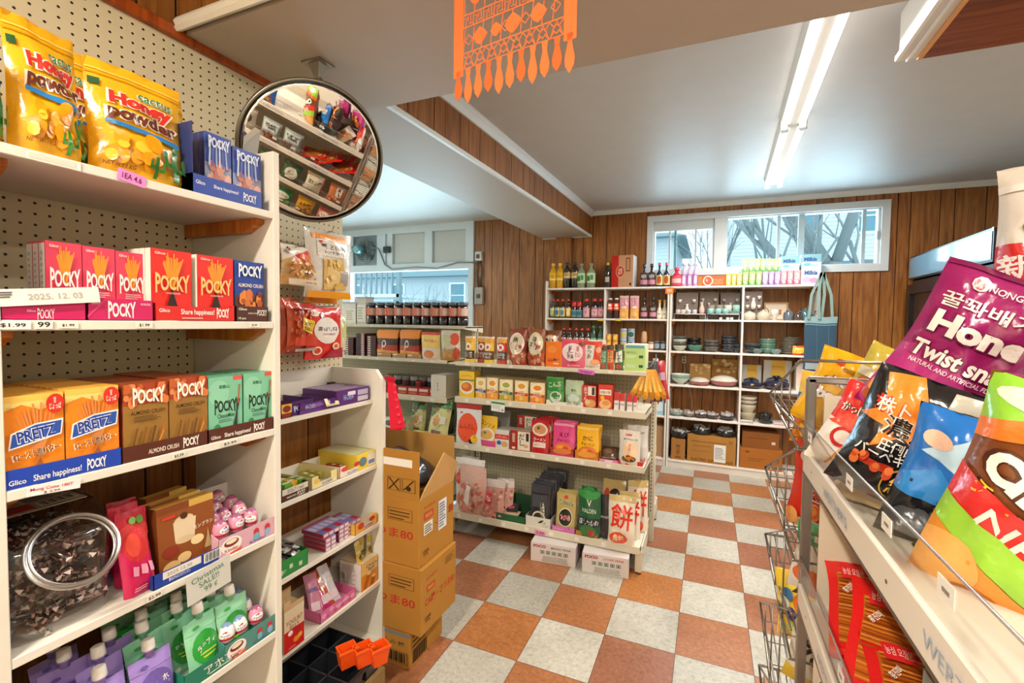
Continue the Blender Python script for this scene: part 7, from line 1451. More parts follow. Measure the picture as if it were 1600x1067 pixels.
# top board
G = 'bottles on the top back shelf'
OILP = bottle(.215, .032, .012, 'f0c030', 'd8a018', 'e8b82c', [('t', '식용유', .5, .55, .2, .3, 'c83c1c'), ('r', .3, .1, .7, .25, 'f4e4a0')], sh=.66, lz=(.3, .62), caph=.1)
DKP = bottle(.22, .031, .012, '3c2430', '241816', 'c8a868', [('t', '간장', .5, .6, .16, .3, '5a2c1c'), ('r', .3, .15, .7, .3, 'e8dcb8')], sh=.66, lz=(.38, .60), caph=.11)
GNP = bottle(.205, .036, .012, '8a9a8c', '8c9478', 'c0d8ac', [('r', .34, .2, .5, .7, '3a7a4c'), ('r', .52, .3, .64, .8, '4a8a5c')], sh=.62, lz=(.2, .6), caph=.08)
for k, (px, P_, l) in enumerate(((864, OILP, 'yellow cooking oil bottle at the end of the top back shelf'), (875, OILP, 'second yellow cooking oil bottle beside dark bottles'), (886, DKP, 'dark soy bottle right next to the yellow oil'), (898, DKP, 'dark soy bottle next to the green labelled ones'), (908, GNP, 'clear bottle with pale green label beside the dark soy'), (923, GNP, 'wider clear bottle with pale green label standing alone'))):
    bx_row(B1, px, 0, 0, P_, l, group=G)
bx_row(B1, 949, 0, 0, bottle(.205, .024, .010, 'd8b040', '2c1c18', '3c2c28', [('r', .35, .2, .65, .8, 'b8b0a0')], sh=.6, lz=(.15, .5)), 'slim dark bottle with a gold cap beside the rice wine carton')
A_CB = [('r', 0, 0, .32, 1, 'b8281f'), ('e', .40, .5, .2, .2, 'd8a880'), ('e', .40, .5, .18, .17, 'b84430'), ('t', '서울\n장수', .40, .5, .2, .2, 'f0dcc8'), ('r', .66, .5, .86, .92, '6a3a24'), ('r', .69, .53, .83, .89, 'b8885c'), ('r', .84, .06, .92, .14, '3a2014')]
cc, w_, h_ = B1.span(955, 989, 399, .05)
thing('carton', card_box(w_, .16, h_, 'c0906c', A_CB, 'c8c8c8', 'a88060', mat='kraft'), 'tall tan carton with a red side stripe on the top back shelf', 'box', (cc, YF+.05, B1.z), (0, 0, R(-4)))
JC2 = bottle(.185, .028, .011, '2c2c30', '2c1c20', '4a3a3c', [('r', .25, .1, .75, .45, 'c8889c'), ('t', '복분자', .5, .7, .3, .3, 'e0d8d0')], sh=.5, lz=(.06, .62), caph=.14)
for k, px in enumerate((1006, 1018)): bx_row(B1, px, 0, 0, JC2, 'dark berry drink bottle with pink label, %s' % ('next to the tall carton', 'beside the pink capped bottles')[k])
PKB = bottle(.19, .026, .009, 'd85078', '1c3040', 'd8c890', [('e', .5, .5, .12, .4, 'b8542c'), ('t', 'コーラ', .5, .8, .2, .2, '3c4a3c')], sh=.5, lz=(.08, .48), caph=.12)
for k, px in enumerate((1030, 1041)): bx_row(B1, px, 0, 0, PKB, 'blue black drink bottle with pink cap, %s' % ('beside the berry drinks', 'above the orange shelf tag')[k])
bx_row(B1, 1057, 0, 0, bottle(.15, .038, .016, 'd8405c', 'c82c44', 'e05468', [('r', .3, .2, .7, .7, 'f0b8b8')], sh=.55, lz=(.1, .55), caph=.16), 'squat red drink bottle beside the purple ones')
PUR = bottle(.18, .020, .013, 'b8c8e0', 'c8b0cc', 'c088c0', [('e', .5, .5, .1, .4, 'e8d0e4'), ('t', 'ラムネ', .5, .2, .2, .2, 'f4e8f0')], sh=.5, lz=(.06, .52), caph=.1)
for k, px in enumerate((1068, 1077, 1086)): bx_row(B1, px, 0, 0, PUR, 'lilac soda bottle with pale blue neck, %s of three' % ORD[k], rz=0)
def pt(S, pa, pb, ptop, lab, c, art=(), d=.06, name='drink_carton', cat='box', inset=.05, dz=0, side=None, top=None, rz=0, tl=0, mat='card', group=None):
    cc, w_, h_ = S.span(pa, pb, ptop, inset); h_ -= dz
    return thing(name, card_box(w_-.001, d, h_, c, art, side, top, mat=mat), lab, cat, (cc, YF+inset, S.z+dz), (R(tl), 0, R(rz)), group)
pt(B1, 1090, 1097, 431, 'small plain brown box between lilac bottles and crab box', 'b8804c', d=.1, mat='kraft')
pt(B1, 1097, 1133, 430, 'orange box with a white crab oval', 'e2571a', [('e', .25, .5, .22, .46, 'f2e6dc'), ('e', .25, .5, .17, .38, 'd8502c'), ('e', .2, .55, .06, .14, 'f0a080'), ('t', 'SHORT\nPASTA', .68, .42, .5, .5, 'f4a070')], d=.1)
def milk(S, pxs, ptop, c, c2, word, inset=.045, dz=0, h=None):
    for k, (a, b_) in enumerate(pxs):
        cc, w_, h_ = S.span(a, b_, ptop, inset); h_ -= dz; key = (c, round(h_, 2), 'mk')
        art = [('p', [(0, 0), (1, 0), (1, .35), (0, .2)], c2), ('e', .5, .62, .3, .2, 'f0f0e4'), ('t', 'Milk', .5, .62, .5, .14, c2), ('e', .5, .22, .22, .12, 'f4f0e8')]
        thing('drink_carton', card_box(w_-.0015, .045, h_, c, art, c, 'e8e8e0'), '%s flavoured milk carton, %s of its colour along %s' % (word, ORD[k], 'the lower row' if dz == 0 else 'the upper row'), 'box', (cc, YF+inset, S.z+dz), (0, 0, 0), word+' milk cartons')
milk(B1, [(1134, 1142), (1143, 1150), (1151, 1159)], 427, 'ecd060', 'd8a818', 'yellow')
milk(B1, [(1160, 1169), (1170, 1180), (1181, 1190)], 424, '9cc870', '5a9a3c', 'green')
milk(B1, [(1191, 1200), (1201, 1209), (1210, 1219)], 424, 'b89ad0', '8a64b0', 'purple')
milk(B1, [(1220, 1229), (1230, 1239), (1240, 1250)], 422, 'f0a0ac', 'd8607c', 'pink')
milk(B1, [(1159, 1168), (1169, 1177), (1178, 1187), (1187, 1196), (1197, 1206), (1207, 1216)], 404, 'a4cc7c', '5a9a3c', 'pale green', dz=.128)
A_MK = lambda c: [('r', 0, 0, 1, 1, c), ('r', 0, .0, 1, .45, 'dfe6e6'), ('t', 'Milkis', .45, .66, .66, .26, '2a5a9c', {'bold': .05}), ('e', .3, .3, .2, .12, '6ab8c8'), ('e', .65, .25, .22, .12, 'a8d0d8')]
pt(B1, 1219, 1248, 400, 'pale blue soda carton on top of pink milk cartons', '8cc0cc', A_MK('7fb4c4'), d=.13, dz=.13); pt(B1, 1251, 1282, 397, 'pale blue soda carton topmost at the shelf end', '8cc0cc', A_MK('7fb4c4'), d=.13, dz=.14)
pt(B1, 1251, 1282, 418, 'white and pink soda carton at the shelf end under a blue one', 'dcd8e0', [('r', 0, 0, 1, 1, 'dcdce2'), ('t', 'Milkis', .5, .7, .66, .26, '2a5a9c', {'bold': .05}), ('e', .3, .3, .2, .16, 'd8a8c8'), ('e', .65, .25, .22, .16, 'c890b8')], d=.13)
# second board, sauces
RB = lambda c, lc, l2: bottle(.175, .024, .011, 'c8302c', c, lc, [('e', .5, .5, .13, .4, l2), ('r', .3, .7, .7, .9, 'e8dcc0')], sh=.55, lz=(.08, .55), caph=.12)
for k, (px, P_, l) in enumerate(((863, RB('3a4a2c', '8a9468', 'c8c090'), 'greenish sauce bottle at the end of the second back shelf'), (871, RB('1c1414', 'd8c040', '3a7ab0'), 'red capped sauce bottle with yellow and blue label'), (879, RB('1c1414', 'e0c878', '4a90b8'), 'red capped sauce bottle with pale yellow label'), (888, RB('1c1414', 'e8a838', 'f0dca0'), 'red capped sauce bottle with orange label'))): bx_row(B2, px, 0, 0, P_, l)
SQ = bottle(.150, .026, .02, 'd02c28', '241c1c', '7a98a0', [('r', .3, .2, .7, .8, '4a7484')], sh=.5, lz=(.08, .5), caph=.28, caprad=.022)
for k, px in enumerate((897, 905)): bx_row(B2, px, 0, 0, SQ, 'short sauce bottle with a big red cap and blue label, %s of the pair' % ORD[k])
PL = lambda c: bottle(.178, .031, .016, 'd03430', '1c1618', c, [('r', .3, .2, .7, .8, 'e0b0b8'), ('t', 'つゆ', .5, .5, .14, .4, '8c2a3c')], sh=.6, lz=(.06, .55), caph=.14)
for k, (px, c) in enumerate(((916, 'd898a4'), (929, 'b8808c'), (939, 'c87888'))): bx_row(B2, px, 0, 0, PL(c), 'red capped noodle soup base bottle with %s label' % ('pink', 'mauve', 'rose')[k])
RS = bottle(.182, .026, .014, 'd8d4d0', '3c1c1c', 'e0401c', [('e', .5, .7, .12, .2, 'f4ece4'), ('r', .35, .2, .65, .4, 'f4d8c0')], sh=.66, lz=(.4, .75), caph=.08)
for k, px in enumerate((953, 963)): bx_row(B2, px, 0, 0, RS, 'orange banded dark sauce bottle with white cap, %s' % ('beside the divider', 'beside the pink bags')[k])
for k, (a, b_) in enumerate(((968, 982), (984, 998))):
    cc, w_, h_ = B2.span(a, b_, 462, .05); thing('food_pouch', pouch(w_, h_, .04, 'd8909c', [('r', 0, 0, 1, .45, 'e8a850'), ('r', 0, .9, 1, 1, 'd8b8b0'), ('e', .5, .5, .3, .05, 'f0dcc8'), ('e', .5, .2, .3, .1, 'f0b868')]+fd(41, .1, .55, .9, .9, 14, ['e8b8c0', 'c87888'], .06), seed=81+k, nu=6, nv=7), 'pink and orange seasoning bag on the second back shelf, %s' % ('beside the orange banded bottles', 'beside the berry bottles')[k], 'bag', (cc, YF+.05, B2.z))
for k, px in enumerate((1006, 1020)): bx_row(B2, px, 0, 0, JC2, 'dark berry bottle on the second back shelf, %s' % ('next to the pink bags', 'next to the cream dressings')[k])
CR = bottle(.165, .022, .009, 'd8a03c', 'd8c8a8', 'e8e0d0', [('t', 'goma', .5, .5, .2, .3, '6a5a44')], sh=.45, lz=(.08, .42), caph=.12)
for k, px in enumerate((1030, 1038)): bx_row(B2, px, 0, 0, CR, 'cream dressing bottle with a gold cap, %s' % ('nearer the berry bottles', 'against the shelf side')[k])
# third board left
_rb3 = RB('1a1214', '3a2c2c', '8a4a3c')
for k, px in enumerate((881, 890, 900, 909, 918)): bx_row(B3, px, 0, 0, _rb3, 'dark soy bottle with red cap on the third back shelf, %s along' % ORD[k], group='red capped soy bottles on the third back shelf')
_gb = bottle(.20, .026, .013, '3c7a50', '1e4a34', '7ab890', [('r', .3, .2, .7, .8, 'b8dcc4')], sh=.6, lz=(.1, .45), caph=.12)
for k, px in enumerate((927, 938)): bx_row(B3, px, 0, 0, _gb, 'dark green bottle with mint label, %s' % ('beside red capped soy', 'beside the shelf divider')[k])
def can2(r_, h_, c, art): b = MB('metal'); b.lathe([(r_*.94, 0, 'b8b4ac', 'metal'), (r_, .003, c, 'card'), (r_, h_-.003, 'b8b4ac', 'metal'), (r_*.94, h_, 'b8b4ac', 'metal'), (r_*.9, h_-.003, 'b8b4ac', 'metal')], c, n=16); ylab(r_, .004, h_-.004, -80, 80, art, b); return b.mesh('food_can')
c1 = can2(.028, .075, 'e0a038', [('e', .5, .5, .2, .3, 'f0c870')]); c2 = can2(.033, .105, 'b8c4d0', [('r', .1, .7, .9, .9, '8c9ab8'), ('e', .5, .4, .3, .25, 'c8b840')]); c3 = can2(.033, .105, 'b8c4d0', [('e', .5, .45, .34, .28, '2f6a4c'), ('r', .1, .8, .9, .95, '8c9ab8')]); c4 = can2(.030, .06, 'c0a8c0', [('r', .2, .2, .8, .8, 'd8d0dc')])
for j in range(2):
    for k, px in enumerate((951, 961)): x = B3.pos(px, inset=.06).x; thing('food_can', c1, 'orange yellow can, %s level, %s of the pair' % (('lower', 'upper')[j], ORD[k]), 'can', (x, YF+.06, B3.z+j*.0752))
    for k, px in enumerate((974, 986)): x = B3.pos(px, inset=.06).x; thing('food_can', (c2, c3)[k], 'silver blue can with %s picture, %s level' % (('lemon', 'green fruit')[k], ('lower', 'upper')[j]), 'can', (x, YF+.06, B3.z+j*.1052))
for k, (px, m_) in enumerate(((997, c4), (1007, can2(.028, .065, 'd8b890', [('r', .2, .3, .8, .7, '8a5a34')])))): x = B3.pos(px, inset=.06).x; thing('food_can', m_, ('low lilac tin beside the green fruit cans', 'low tan tin beneath a round cake')[k], 'can', (x, YF+.06, B3.z))
b = MB('matte'); b.lathe([(.02, 0), (.028, .01), (.030, .05), (.024, .11), (.010, .12)], 'c8a078', n=14); thing('spice_jar', b, 'tan rounded jar stacked above the low tan tin', 'jar', (B3.pos(1006, inset=.06).x, YF+.06, B3.z+.0655))
for k, px in enumerate((1017, 1026, 1036)):
    x = B3.pos(px, inset=.06).x; P_ = jar_parts(.09 if k else .08, .027, ('c8683c', '2a3440', '262e3a')[k], ('d0b8a8', '5a6a70', '5a6a70')[k], ('e8d8c8', '8a98a4', '9aa4a8')[k]); thing('sauce_jar', P_, ('white and rust jar beside dark jars', 'dark navy jar with grey lid on third back shelf', 'dark navy jar next to the shelf side')[k], 'jar', (x, YF+.06, B3.z))
# kraft box and blue packs seen between the gondola and the shelf side
pt(B6, 1020, 1036, 666, 'tan carton low down behind the gondola end', 'b08a64', [], d=.16, mat='kraft')
pt(B5, 1020, 1037, 616, 'pale blue pack on the fifth back shelf behind the gondola end', '9ac0d8', [('r', .1, .2, .9, .6, 'd8e8f0')], d=.06, inset=.03); pt(B4, 1024, 1037, 570, 'blue pack on the fourth back shelf behind the golden packs', '5a98c0', [('r', .1, .3, .9, .5, 'c8dcec')], d=.05, inset=.03)
b = card_box(.075, .004, .06, 'd8762c', [('t', 'SALE', .5, .6, .6, .3, 'f6ead8'), ('e', .5, .3, .3, .12, 'e89a50')]); x = at(1046, 452, 'y', YF).x; thing('shelf_sign', b, 'orange sale card on the top back shelf edge between two units', 'sign', (x, YF-.006, at(1046, 459, 'y', YF).z))
for k, (px, py, c) in enumerate(((938, 500, 'e8c040'), (966, 500, 'e0c828'))):
    p = at(px, py, 'y', YF-.002); b = MB('paper'); b.box(-.03, -.001, -.009, .03, 0, .009, c); thing('price_tag', b, 'small yellow tag on the second back shelf edge, %s of the divider' % ('just left', 'just right')[k], 'price tag', tuple(p), (0, 0, 0))
# --- crockery unit, second board: gift sets, wire racks, cups, pots
def sake_set(w_, h_, seed):
    b = card_box(w_, .05, h_, '6e625a', [], '5a5048', '5a5048'); rr = random.Random(seed)
    paint(b, [('r', .05, .05, .95, .95, '6a5e58')], plane_S((-w_/2, 0, 0), (w_, 0, 0), (0, 0, h_)))
    fl = MB('ceramic'); c = ('d8cfc8', 'c8b8b0', 'a89c9c')[seed % 3]
    fl.lathe([(.016, 0), (.022, .02), (.023, .045), (.012, .08), (.009, .09), (.014, .105)], c, n=12, cy=-.02); cps = []
    for sx in (-1, 1):
        for z in (.01, h_*.55): q = MB('ceramic'); q.lathe([(.011, 0), (.015, .015), (.017, .03), (.014, .029), (.009, .006)], c, n=10, cx=sx*w_*.32, cy=-.016, z=z); cps.append(('sake_cup', q))
    return [('gift_box', b), ('sake_flask', fl)]+cps
for k, (a, b_, pt_, i) in enumerate(((1056, 1090, 457, .10), (1092, 1122, 456, .15), (1125, 1156, 457, .15), (1162, 1190, 455, .08))):
    cc, w_, h_ = B2.span(a, b_, pt_, i); z0 = .045 if k == 0 else (.06 if k < 3 else .1)
    thing('sake_gift_set', sake_set(w_, h_-z0, k), 'boxed sake set with a %s flask and cups, %s' % (('white', 'tan', 'grey', 'silver')[k], ('behind the first wire rack', 'second from the shelf side', 'by the middle divider', 'in the corner of the next bay')[k]), 'gift set', (cc, YF+i, B2.z+(z0 if k else z0)))
    if k: b = card_box(w_, .06, z0-.001, '5e544c', [], None, '6a6058'); thing('gift_box', b, 'grey brown box under the %s flask gift set' % ('', 'tan', 'grey', 'silver')[k], 'box', (cc, YF+i, B2.z))
def wire_rack(w_, d_, h_):
    b = MB('metal'); c = 'e8e6e2'; r_ = .0035
    for y in (0, d_): b.tube([(-w_/2, y, 0), (-w_/2, y, h_), (w_/2, y, h_), (w_/2, y, 0)], r_, c, 'plastic')
    for i in range(int(d_/.02)): b.tube([(-w_/2, i*.02, h_), (w_/2, i*.02, h_)], .002, c, 'plastic', 4)
    for i in range(int(w_/.03)): b.tube([(-w_/2+i*.03, 0, h_-.002), (-w_/2+i*.03, d_, h_-.002)], .002, c, 'plastic', 4)
    return b
for k, (a, b_) in enumerate(((1053, 1102), (1105, 1155))):
    cc, w_, _ = B2.span(a, b_, 480, .015); thing('wire_rack', wire_rack(w_, .12, .052), 'white wire shelf riser, %s' % ('by the shelf side with pale cups', 'by the divider with blue cups')[k], 'rack', (cc, YF+.015, B2.z))
def cup_m(r_, h_, c, band=None): b = MB('ceramic'); b.lathe([(r_*.7, 0, c), (r_*.95, h_*.15, c), (r_, h_*.6, band or c), (r_, h_, c), (r_*.92, h_*.98, c), (r_*.85, h_*.2, c), (.0001, h_*.15, c)], c, n=16); return b
CUPS = {}
def cup(px, S, dz, r_, h_, c, lab, ins=.05, band=None, group=None):
    r_, h_ = r_*1.12, h_*1.12; key = (r_, h_, c, band); CUPS[key] = CUPS.get(key) or cup_m(r_, h_, c, band).mesh('cup')
    thing('cup', CUPS[key], lab, 'cup', (S.pos(px, inset=ins).x, YF+ins, S.z+dz), (0, 0, 0), group)
for k, (px, c) in enumerate(((1059, 'd0b8b4'), (1067, 'd8c8c4'), (1076, 'c8c4cc'), (1085, 'c8ccd4'))): cup(px, B2, .0545, .019, .036, c, 'small pale sake cup on the first wire rack, %s along' % ORD[k], ins=.03)
for k, px in enumerate((1110, 1122, 1133)): cup(px, B2, .0545, .024, .046, '8cc4c4', 'light turquoise cup on the second wire rack, %s along' % ORD[k], ins=.03)
for k, (px, c) in enumerate(((1111, 'b8a890'), (1124, 'b0a080'), (1137, 'c4bcb0'), (1150, '8ab8ac'))): cup(px, B2, .0545, .030, .078, c, '%s stoneware tumbler behind the turquoise cups' % ('speckled tan', 'olive tan', 'pale grey', 'sea green')[k], ins=.09, band='8a8070' if k < 2 else None)
b = MB('ceramic'); b.lathe([(.02, 0), (.026, .02), (.026, .05), (.012, .085), (.010, .095), (.017, .115), (.013, .114)], 'd0b0a4', n=14); thing('sake_flask', b, 'pinkish patterned sake flask standing between the two wire racks', 'flask', (B2.pos(1096, inset=.06).x, YF+.06, B2.z+.0545))
pl = card_box(.085, .06, .03, '5f7a78', [], None, '6f8a88', mat='ceramic'); thing('dish_stack', pl, 'low grey green dish on the second wire rack', 'dish', (B2.pos(1147, inset=.03).x, YF+.02, B2.z+.0545))
for k, px in enumerate((1126, 1137, 1143)): cup(px, B2, 0, .013, .02, 'e0dcd4', 'tiny white dish under the second wire rack, %s along' % ORD[k], ins=.02)
def teapot(r_, h_, c, handle=True, spout=True, lidc=None):
    r_, h_ = r_*1.15, h_*1.2
    b = MB('ceramic'); b.lathe([(r_*.7, 0), (r_*.95, h_*.12), (r_, h_*.4), (r_*.9, h_*.7), (r_*.55, h_*.85)], c, n=20); L = MB('ceramic'); L.lathe([(r_*.56, h_*.85), (r_*.5, h_*.9), (r_*.2, h_*.96), (r_*.12, h_), (r_*.14, h_*1.05), (.0001, h_*1.08)], lidc or c, n=16)
    o = [('pot_body', b), ('lid', L)]
    if spout: s_ = MB('ceramic'); s_.tube([(r_*.8, 0, h_*.4), (r_*1.25, 0, h_*.55), (r_*1.5, 0, h_*.85)], [r_*.18, r_*.13, r_*.1], c, n=8); o.append(('spout', s_))
    if handle: s_ = MB('ceramic'); s_.tube([(r_*.8*math.cos(t), 0, h_*.75+r_*.9*math.sin(t)) for t in [PI*i/10 for i in range(11)]], r_*.06, '3a2c24', n=6); o.append(('handle', s_))
    return o
for k, (px, r_, h_, c, hd, sp_, l) in enumerate(((1171, .05, .075, 'c8c0ac', False, True, 'pleated cream bowl pot by the divider'), (1192, .048, .078, 'c4baa4', True, True, 'cream teapot with a dark arched handle'), (1232, .04, .085, '5a646c', False, False, 'round blue grey jar pot beside the framed print'), (1246, .034, .06, '4a3c38', True, False, 'small brown pot between the blue pots'), (1258, .046, .088, '3f6670', True, True, 'teal teapot nearest the tote bag'))):
    thing('teapot', teapot(r_, h_, c, hd, sp_), l, 'teapot', (B2.pos(px, inset=.1).x, YF+.1-(.03 if k in (1, 3) else 0), B2.z), (0, 0, R(200 if k == 0 else -20)))
b = MB('ceramic'); b.lathe([(.022, 0), (.018, .03), (.032, .05), (.036, .085), (.028, .10), (.02, .10)], 'dcd6c8', n=16, cx=0); thing('egg_cup_vase', b, 'small white footed vase in front of framed print', 'vase', (B2.pos(1210, inset=.05).x, YF+.05, B2.z))
b = MB('card'); ring(b, -.10, 0, .10, .17, .014, -.006, .006, 'b88a54'); b.box(-.09, -.002, .01, .09, .004, .16, 'e0d0b8'); paint(b, [('r', .25, .3, .75, .62, 'a8482c'), ('r', .3, .36, .4, .58, 'c8683c'), ('r', .45, .34, .52, .6, 'e0b090'), ('r', .6, .34, .7, .58, 'c8683c')], plane_S((-.09, -.0025, .01), (.18, 0, 0), (0, 0, .15))); thing('framed_print', b, 'small wood framed print with a rust motif leaning at the back', 'picture', (B2.pos(1212, inset=.2).x, YF+.20, B2.z+.001), (R(-7), 0, 0))
# third board: bowl stacks
def stack(S, px, ins, r_, h_, n, dz, cols, lab, group, name='bowl', start=0, fn=bowl_m):
    r_, h_, dz = r_*1.24, h_*1.2, dz*1.2; ins = max(ins, r_+.01) if start < .1 else max(ins, .08)
    ms = [fn(r_, h_, *((c,) if isinstance(c, str) else c)).mesh(name) for c in cols]; x = S.pos(px, inset=ins).x
    for k in range(n): thing(name, ms[k % len(ms)], lab+', %s up' % ORD[k], 'bowl' if fn is bowl_m else 'plate', (x+rnd.uniform(-.001, .001), YF+ins, S.z+start+k*dz), (0, 0, k), group)
def pm(r_, h_, c, rim=None): return plate_m(r_, c, h_, rim)
stack(B3, 1062, .08, .052, .045, 4, .026, ('b8b8a8', '4a524c'), 'cream and charcoal bowl in the stack by the shelf side', 'cream bowl stack')
stack(B3, 1086, .08, .058, .052, 1, .03, ('4a7a68',), 'dark green bowl standing alone', None); stack(B3, 1084, .2, .055, .045, 3, .03, ('30302e',), 'black bowl in the rear stack behind the green bowl', 'rear black bowl stack')
stack(B3, 1111, .08, .058, .045, 3, .026, ('5c5650', '4e4a46'), 'brown grey bowl in the middle stack', 'brown grey bowl stack')
stack(B3, 1138, .10, .056, .045, 5, .022, ('24242a', '33343c'), 'black bowl in the tall stack by the divider', 'black bowl stack'); stack(B3, 1152, .08, .035, .04, 2, .03, ('2c2c34',), 'small black bowl next to the divider', None)
stack(B3, 1175, .09, .058, .05, 2, .03, ('2e3436', '3c4648'), 'wide dark bowl with bright rim', 'wide dark bowls'); stack(B3, 1183, .03, .04, .04, 1, .03, ('68827c',), 'small grey green bowl in front of the wide dark bowls', None)
stack(B3, 1199, .12, .058, .045, 5, .018, ('5c8070', '4e7264'), 'sage green bowl in the tall stack', 'sage green bowl stack'); stack(B3, 1212, .04, .036, .038, 1, .03, ('78949a',), 'small blue grey bowl in front of the sage stack', None)
stack(B3, 1234, .13, .066, .02, 10, .0125, ('8a7a64', '6c7468'), 'tan and grey plate in the tall plate stack', 'tall plate stack', name='plate', fn=pm)
thing('snack_package', pouch(.10, .085, .05, 'e8b83c', [('r', 0, 0, 1, .2, 'c83c20'), ('r', 0, .85, 1, 1, 'd8502c'), ('t', 'ラーメン', .5, .5, .7, .2, '6a2c14'), ('e', .5, .5, .42, .3, 'f0c848'), ('t', 'ラーメン', .5, .5, .6, .16, '5a2412')], seed=91, nu=6, nv=6), 'yellow and red noodle pack beside the plate stack', 'pack', (B3.pos(1248, inset=.03).x, YF+.03, B3.z))
# fourth board: donabe pots with their boxes
b = MB('plastic'); b.bbox(-.02, -.006, -.035, .02, 0, .035, .002, 'ccc4b4'); b.box(-.011, -.008, .006, .011, -.006, .024, '4a4238'); b.box(-.011, -.008, -.024, .011, -.006, -.006, '4a4238'); p = at(1069, 562, 'y', Y1); thing('wall_outlet', b, 'beige power outlet on the wood wall inside the fourth bay', 'outlet', (p.x, Y1-.001, p.z))
b = MB('plastic'); b.tube([(p.x, Y1-.008, p.z-.035), (p.x+.01, Y1-.012, p.z-.1), (p.x+.0, Y1-.01, .87), (p.x+.06, Y1-.01, .75), (p.x+.09, Y1-.01, .62), (p.x+.08, Y1-.01, .52)], .005, 'b0a894'); thing('hanging_cable', b, 'pale cable hanging down the wood wall from the outlet', 'cable')
b = bowl_m(.092, .10, 'c8d4c8', 'd8dcc8', 'e8e4d4', foot=.35, band='7a9c94'); thing('bowl', b, 'large pale green footed bowl on the fourth back shelf', 'bowl', (B4.pos(1063, inset=.09).x, YF+.09, B4.z))
pt(B4, 1077, 1110, 568, 'kraft box with blossom print behind the smaller oval dish', 'b08850', fd(51, .1, .45, .9, .95, 14, ['d8bc90', 'c8a470'], .08)+[('t', 'さくら', .5, .7, .3, .08, '6a4824')], d=.06, inset=.2, mat='kraft'); pt(B4, 1111, 1153, 561, 'larger kraft box with blossom print', 'a87c40', fd(52, .1, .45, .9, .95, 16, ['d8bc90', 'c8a470'], .07)+[('t', 'SAKURA', .5, .7, .4, .08, '6a4824')], d=.03, inset=.26, mat='kraft')
def casserole(r_, c, c2):
    b = MB('ceramic'); b.lathe([(r_*.6, 0), (r_*.9, r_*.18), (r_, r_*.42)], c2, n=24); L = MB('ceramic'); L.lathe([(r_*1.02, r_*.42), (r_*.98, r_*.5), (r_*.7, r_*.72), (r_*.3, r_*.82), (.0001, r_*.84)], c, n=24); return [('pot_base', b), ('lid', L)]
thing('lidded_dish', casserole(.093, 'c8c0b4', 'a8605c'), 'smaller white lidded dish with rosy base', 'dish', (B4.pos(1093, inset=.08).x, YF+.09, B4.z)); thing('lidded_dish', casserole(.125, 'd0c8bc', 'a8605c'), 'larger white lidded dish with rosy base', 'dish', (B4.pos(1131, inset=.09).x, YF+.13, B4.z))
def donabe(r_, c):
    o = casserole(r_, c, '3a2430'); k = MB('ceramic'); k.lathe([(r_*.16, r_*.82), (r_*.14, r_*.95), (r_*.3, r_*1.05), (r_*.3, r_*1.12), (.0001, r_*1.14)], c, n=16); h = MB('ceramic')
    h.bbox(-r_*1.22, -r_*.2, r_*.36, -r_*.9, r_*.2, r_*.48, .004, c); h2 = MB('ceramic'); h2.bbox(r_*.9, -r_*.2, r_*.36, r_*1.22, r_*.2, r_*.48, .004, c); t = MB('paper'); t.box(-.012, -r_*1.03, r_*.44, .012, -r_*.98, r_*.56, 'e0b878')
    return o+[('knob', k), ('handle', h), ('handle', h2), ('tag', t)]
def kbox(a, b_, pt_, lab): pt(B4, a, b_, pt_, lab, 'd4d6d2', [('r', .28, .38, .78, 1, 'f0bc30'), ('e', .5, .5, .26, .2, 'f4c84c'), ('t', 'kitchen', .5, .78, .4, .07, 'b8801c'), ('r', .04, .04, .96, .1, 'b8bcb8'), ('e', .5, .26, .4, .14, '3a4458')], d=.05, inset=.235)
kbox(1158, 1189, 570, 'white box with yellow square behind the smaller navy pot'); kbox(1192, 1236, 563, 'taller white box with yellow square behind the larger navy pot')
thing('donabe_pot', donabe(.088, '262c44'), 'smaller navy clay pot with round knob lid', 'pot', (B4.pos(1174, inset=.09).x, YF+.10, B4.z)); thing('donabe_pot', donabe(.112, '262c44'), 'larger navy clay pot with round knob lid', 'pot', (B4.pos(1213, inset=.09).x, YF+.125, B4.z))
pt(B4, 1243, 1262, 567, 'white carton at the end of fourth back shelf', 'dcd4cc', [('r', .1, .2, .9, .7, 'e8c8c0')], d=.1, inset=.1)
# fifth board: wrapped bowls
def wrapped(r_, c, seed):
    r_ *= 1.2; b = bowl_m(r_, r_*.7, c); w2 = MB('film'); rr = random.Random(seed)
    for i in range(7):
        a = i*2*PI/7+rr.uniform(-.2, .2); a2 = a+.9; w2.add([(math.cos(a)*r_*.9, math.sin(a)*r_*.9, r_*.5), (math.cos(a2)*r_*.9, math.sin(a2)*r_*.9, r_*.5), (math.cos(a2)*r_*rr.uniform(.6, 1.05), math.sin(a2)*r_, r_*rr.uniform(.8, 1.15)), (math.cos(a)*r_*rr.uniform(.5, .9), math.sin(a)*r_*.8, r_*rr.uniform(.85, 1.2))], [(0, 1, 2, 3), (3, 2, 1, 0)], 'c8c4c0')
    return [('bowl_body', b), ('paper_wrap', w2)]
for k, (px, r_, c) in enumerate(((1057, .052, '8ca49c'), (1076, .05, '8a7c70'), (1095, .055, '4c3c3a'), (1113, .05, '4a403c'), (1136, .058, '3a3638'))): thing('wrapped_bowl', wrapped(r_, c, k), '%s bowl with crumpled wrapping paper, fifth back shelf' % ('grey green', 'taupe', 'dark brown', 'umber', 'charcoal')[k], 'bowl', (B5.pos(px, inset=.08).x, YF+.08, B5.z))
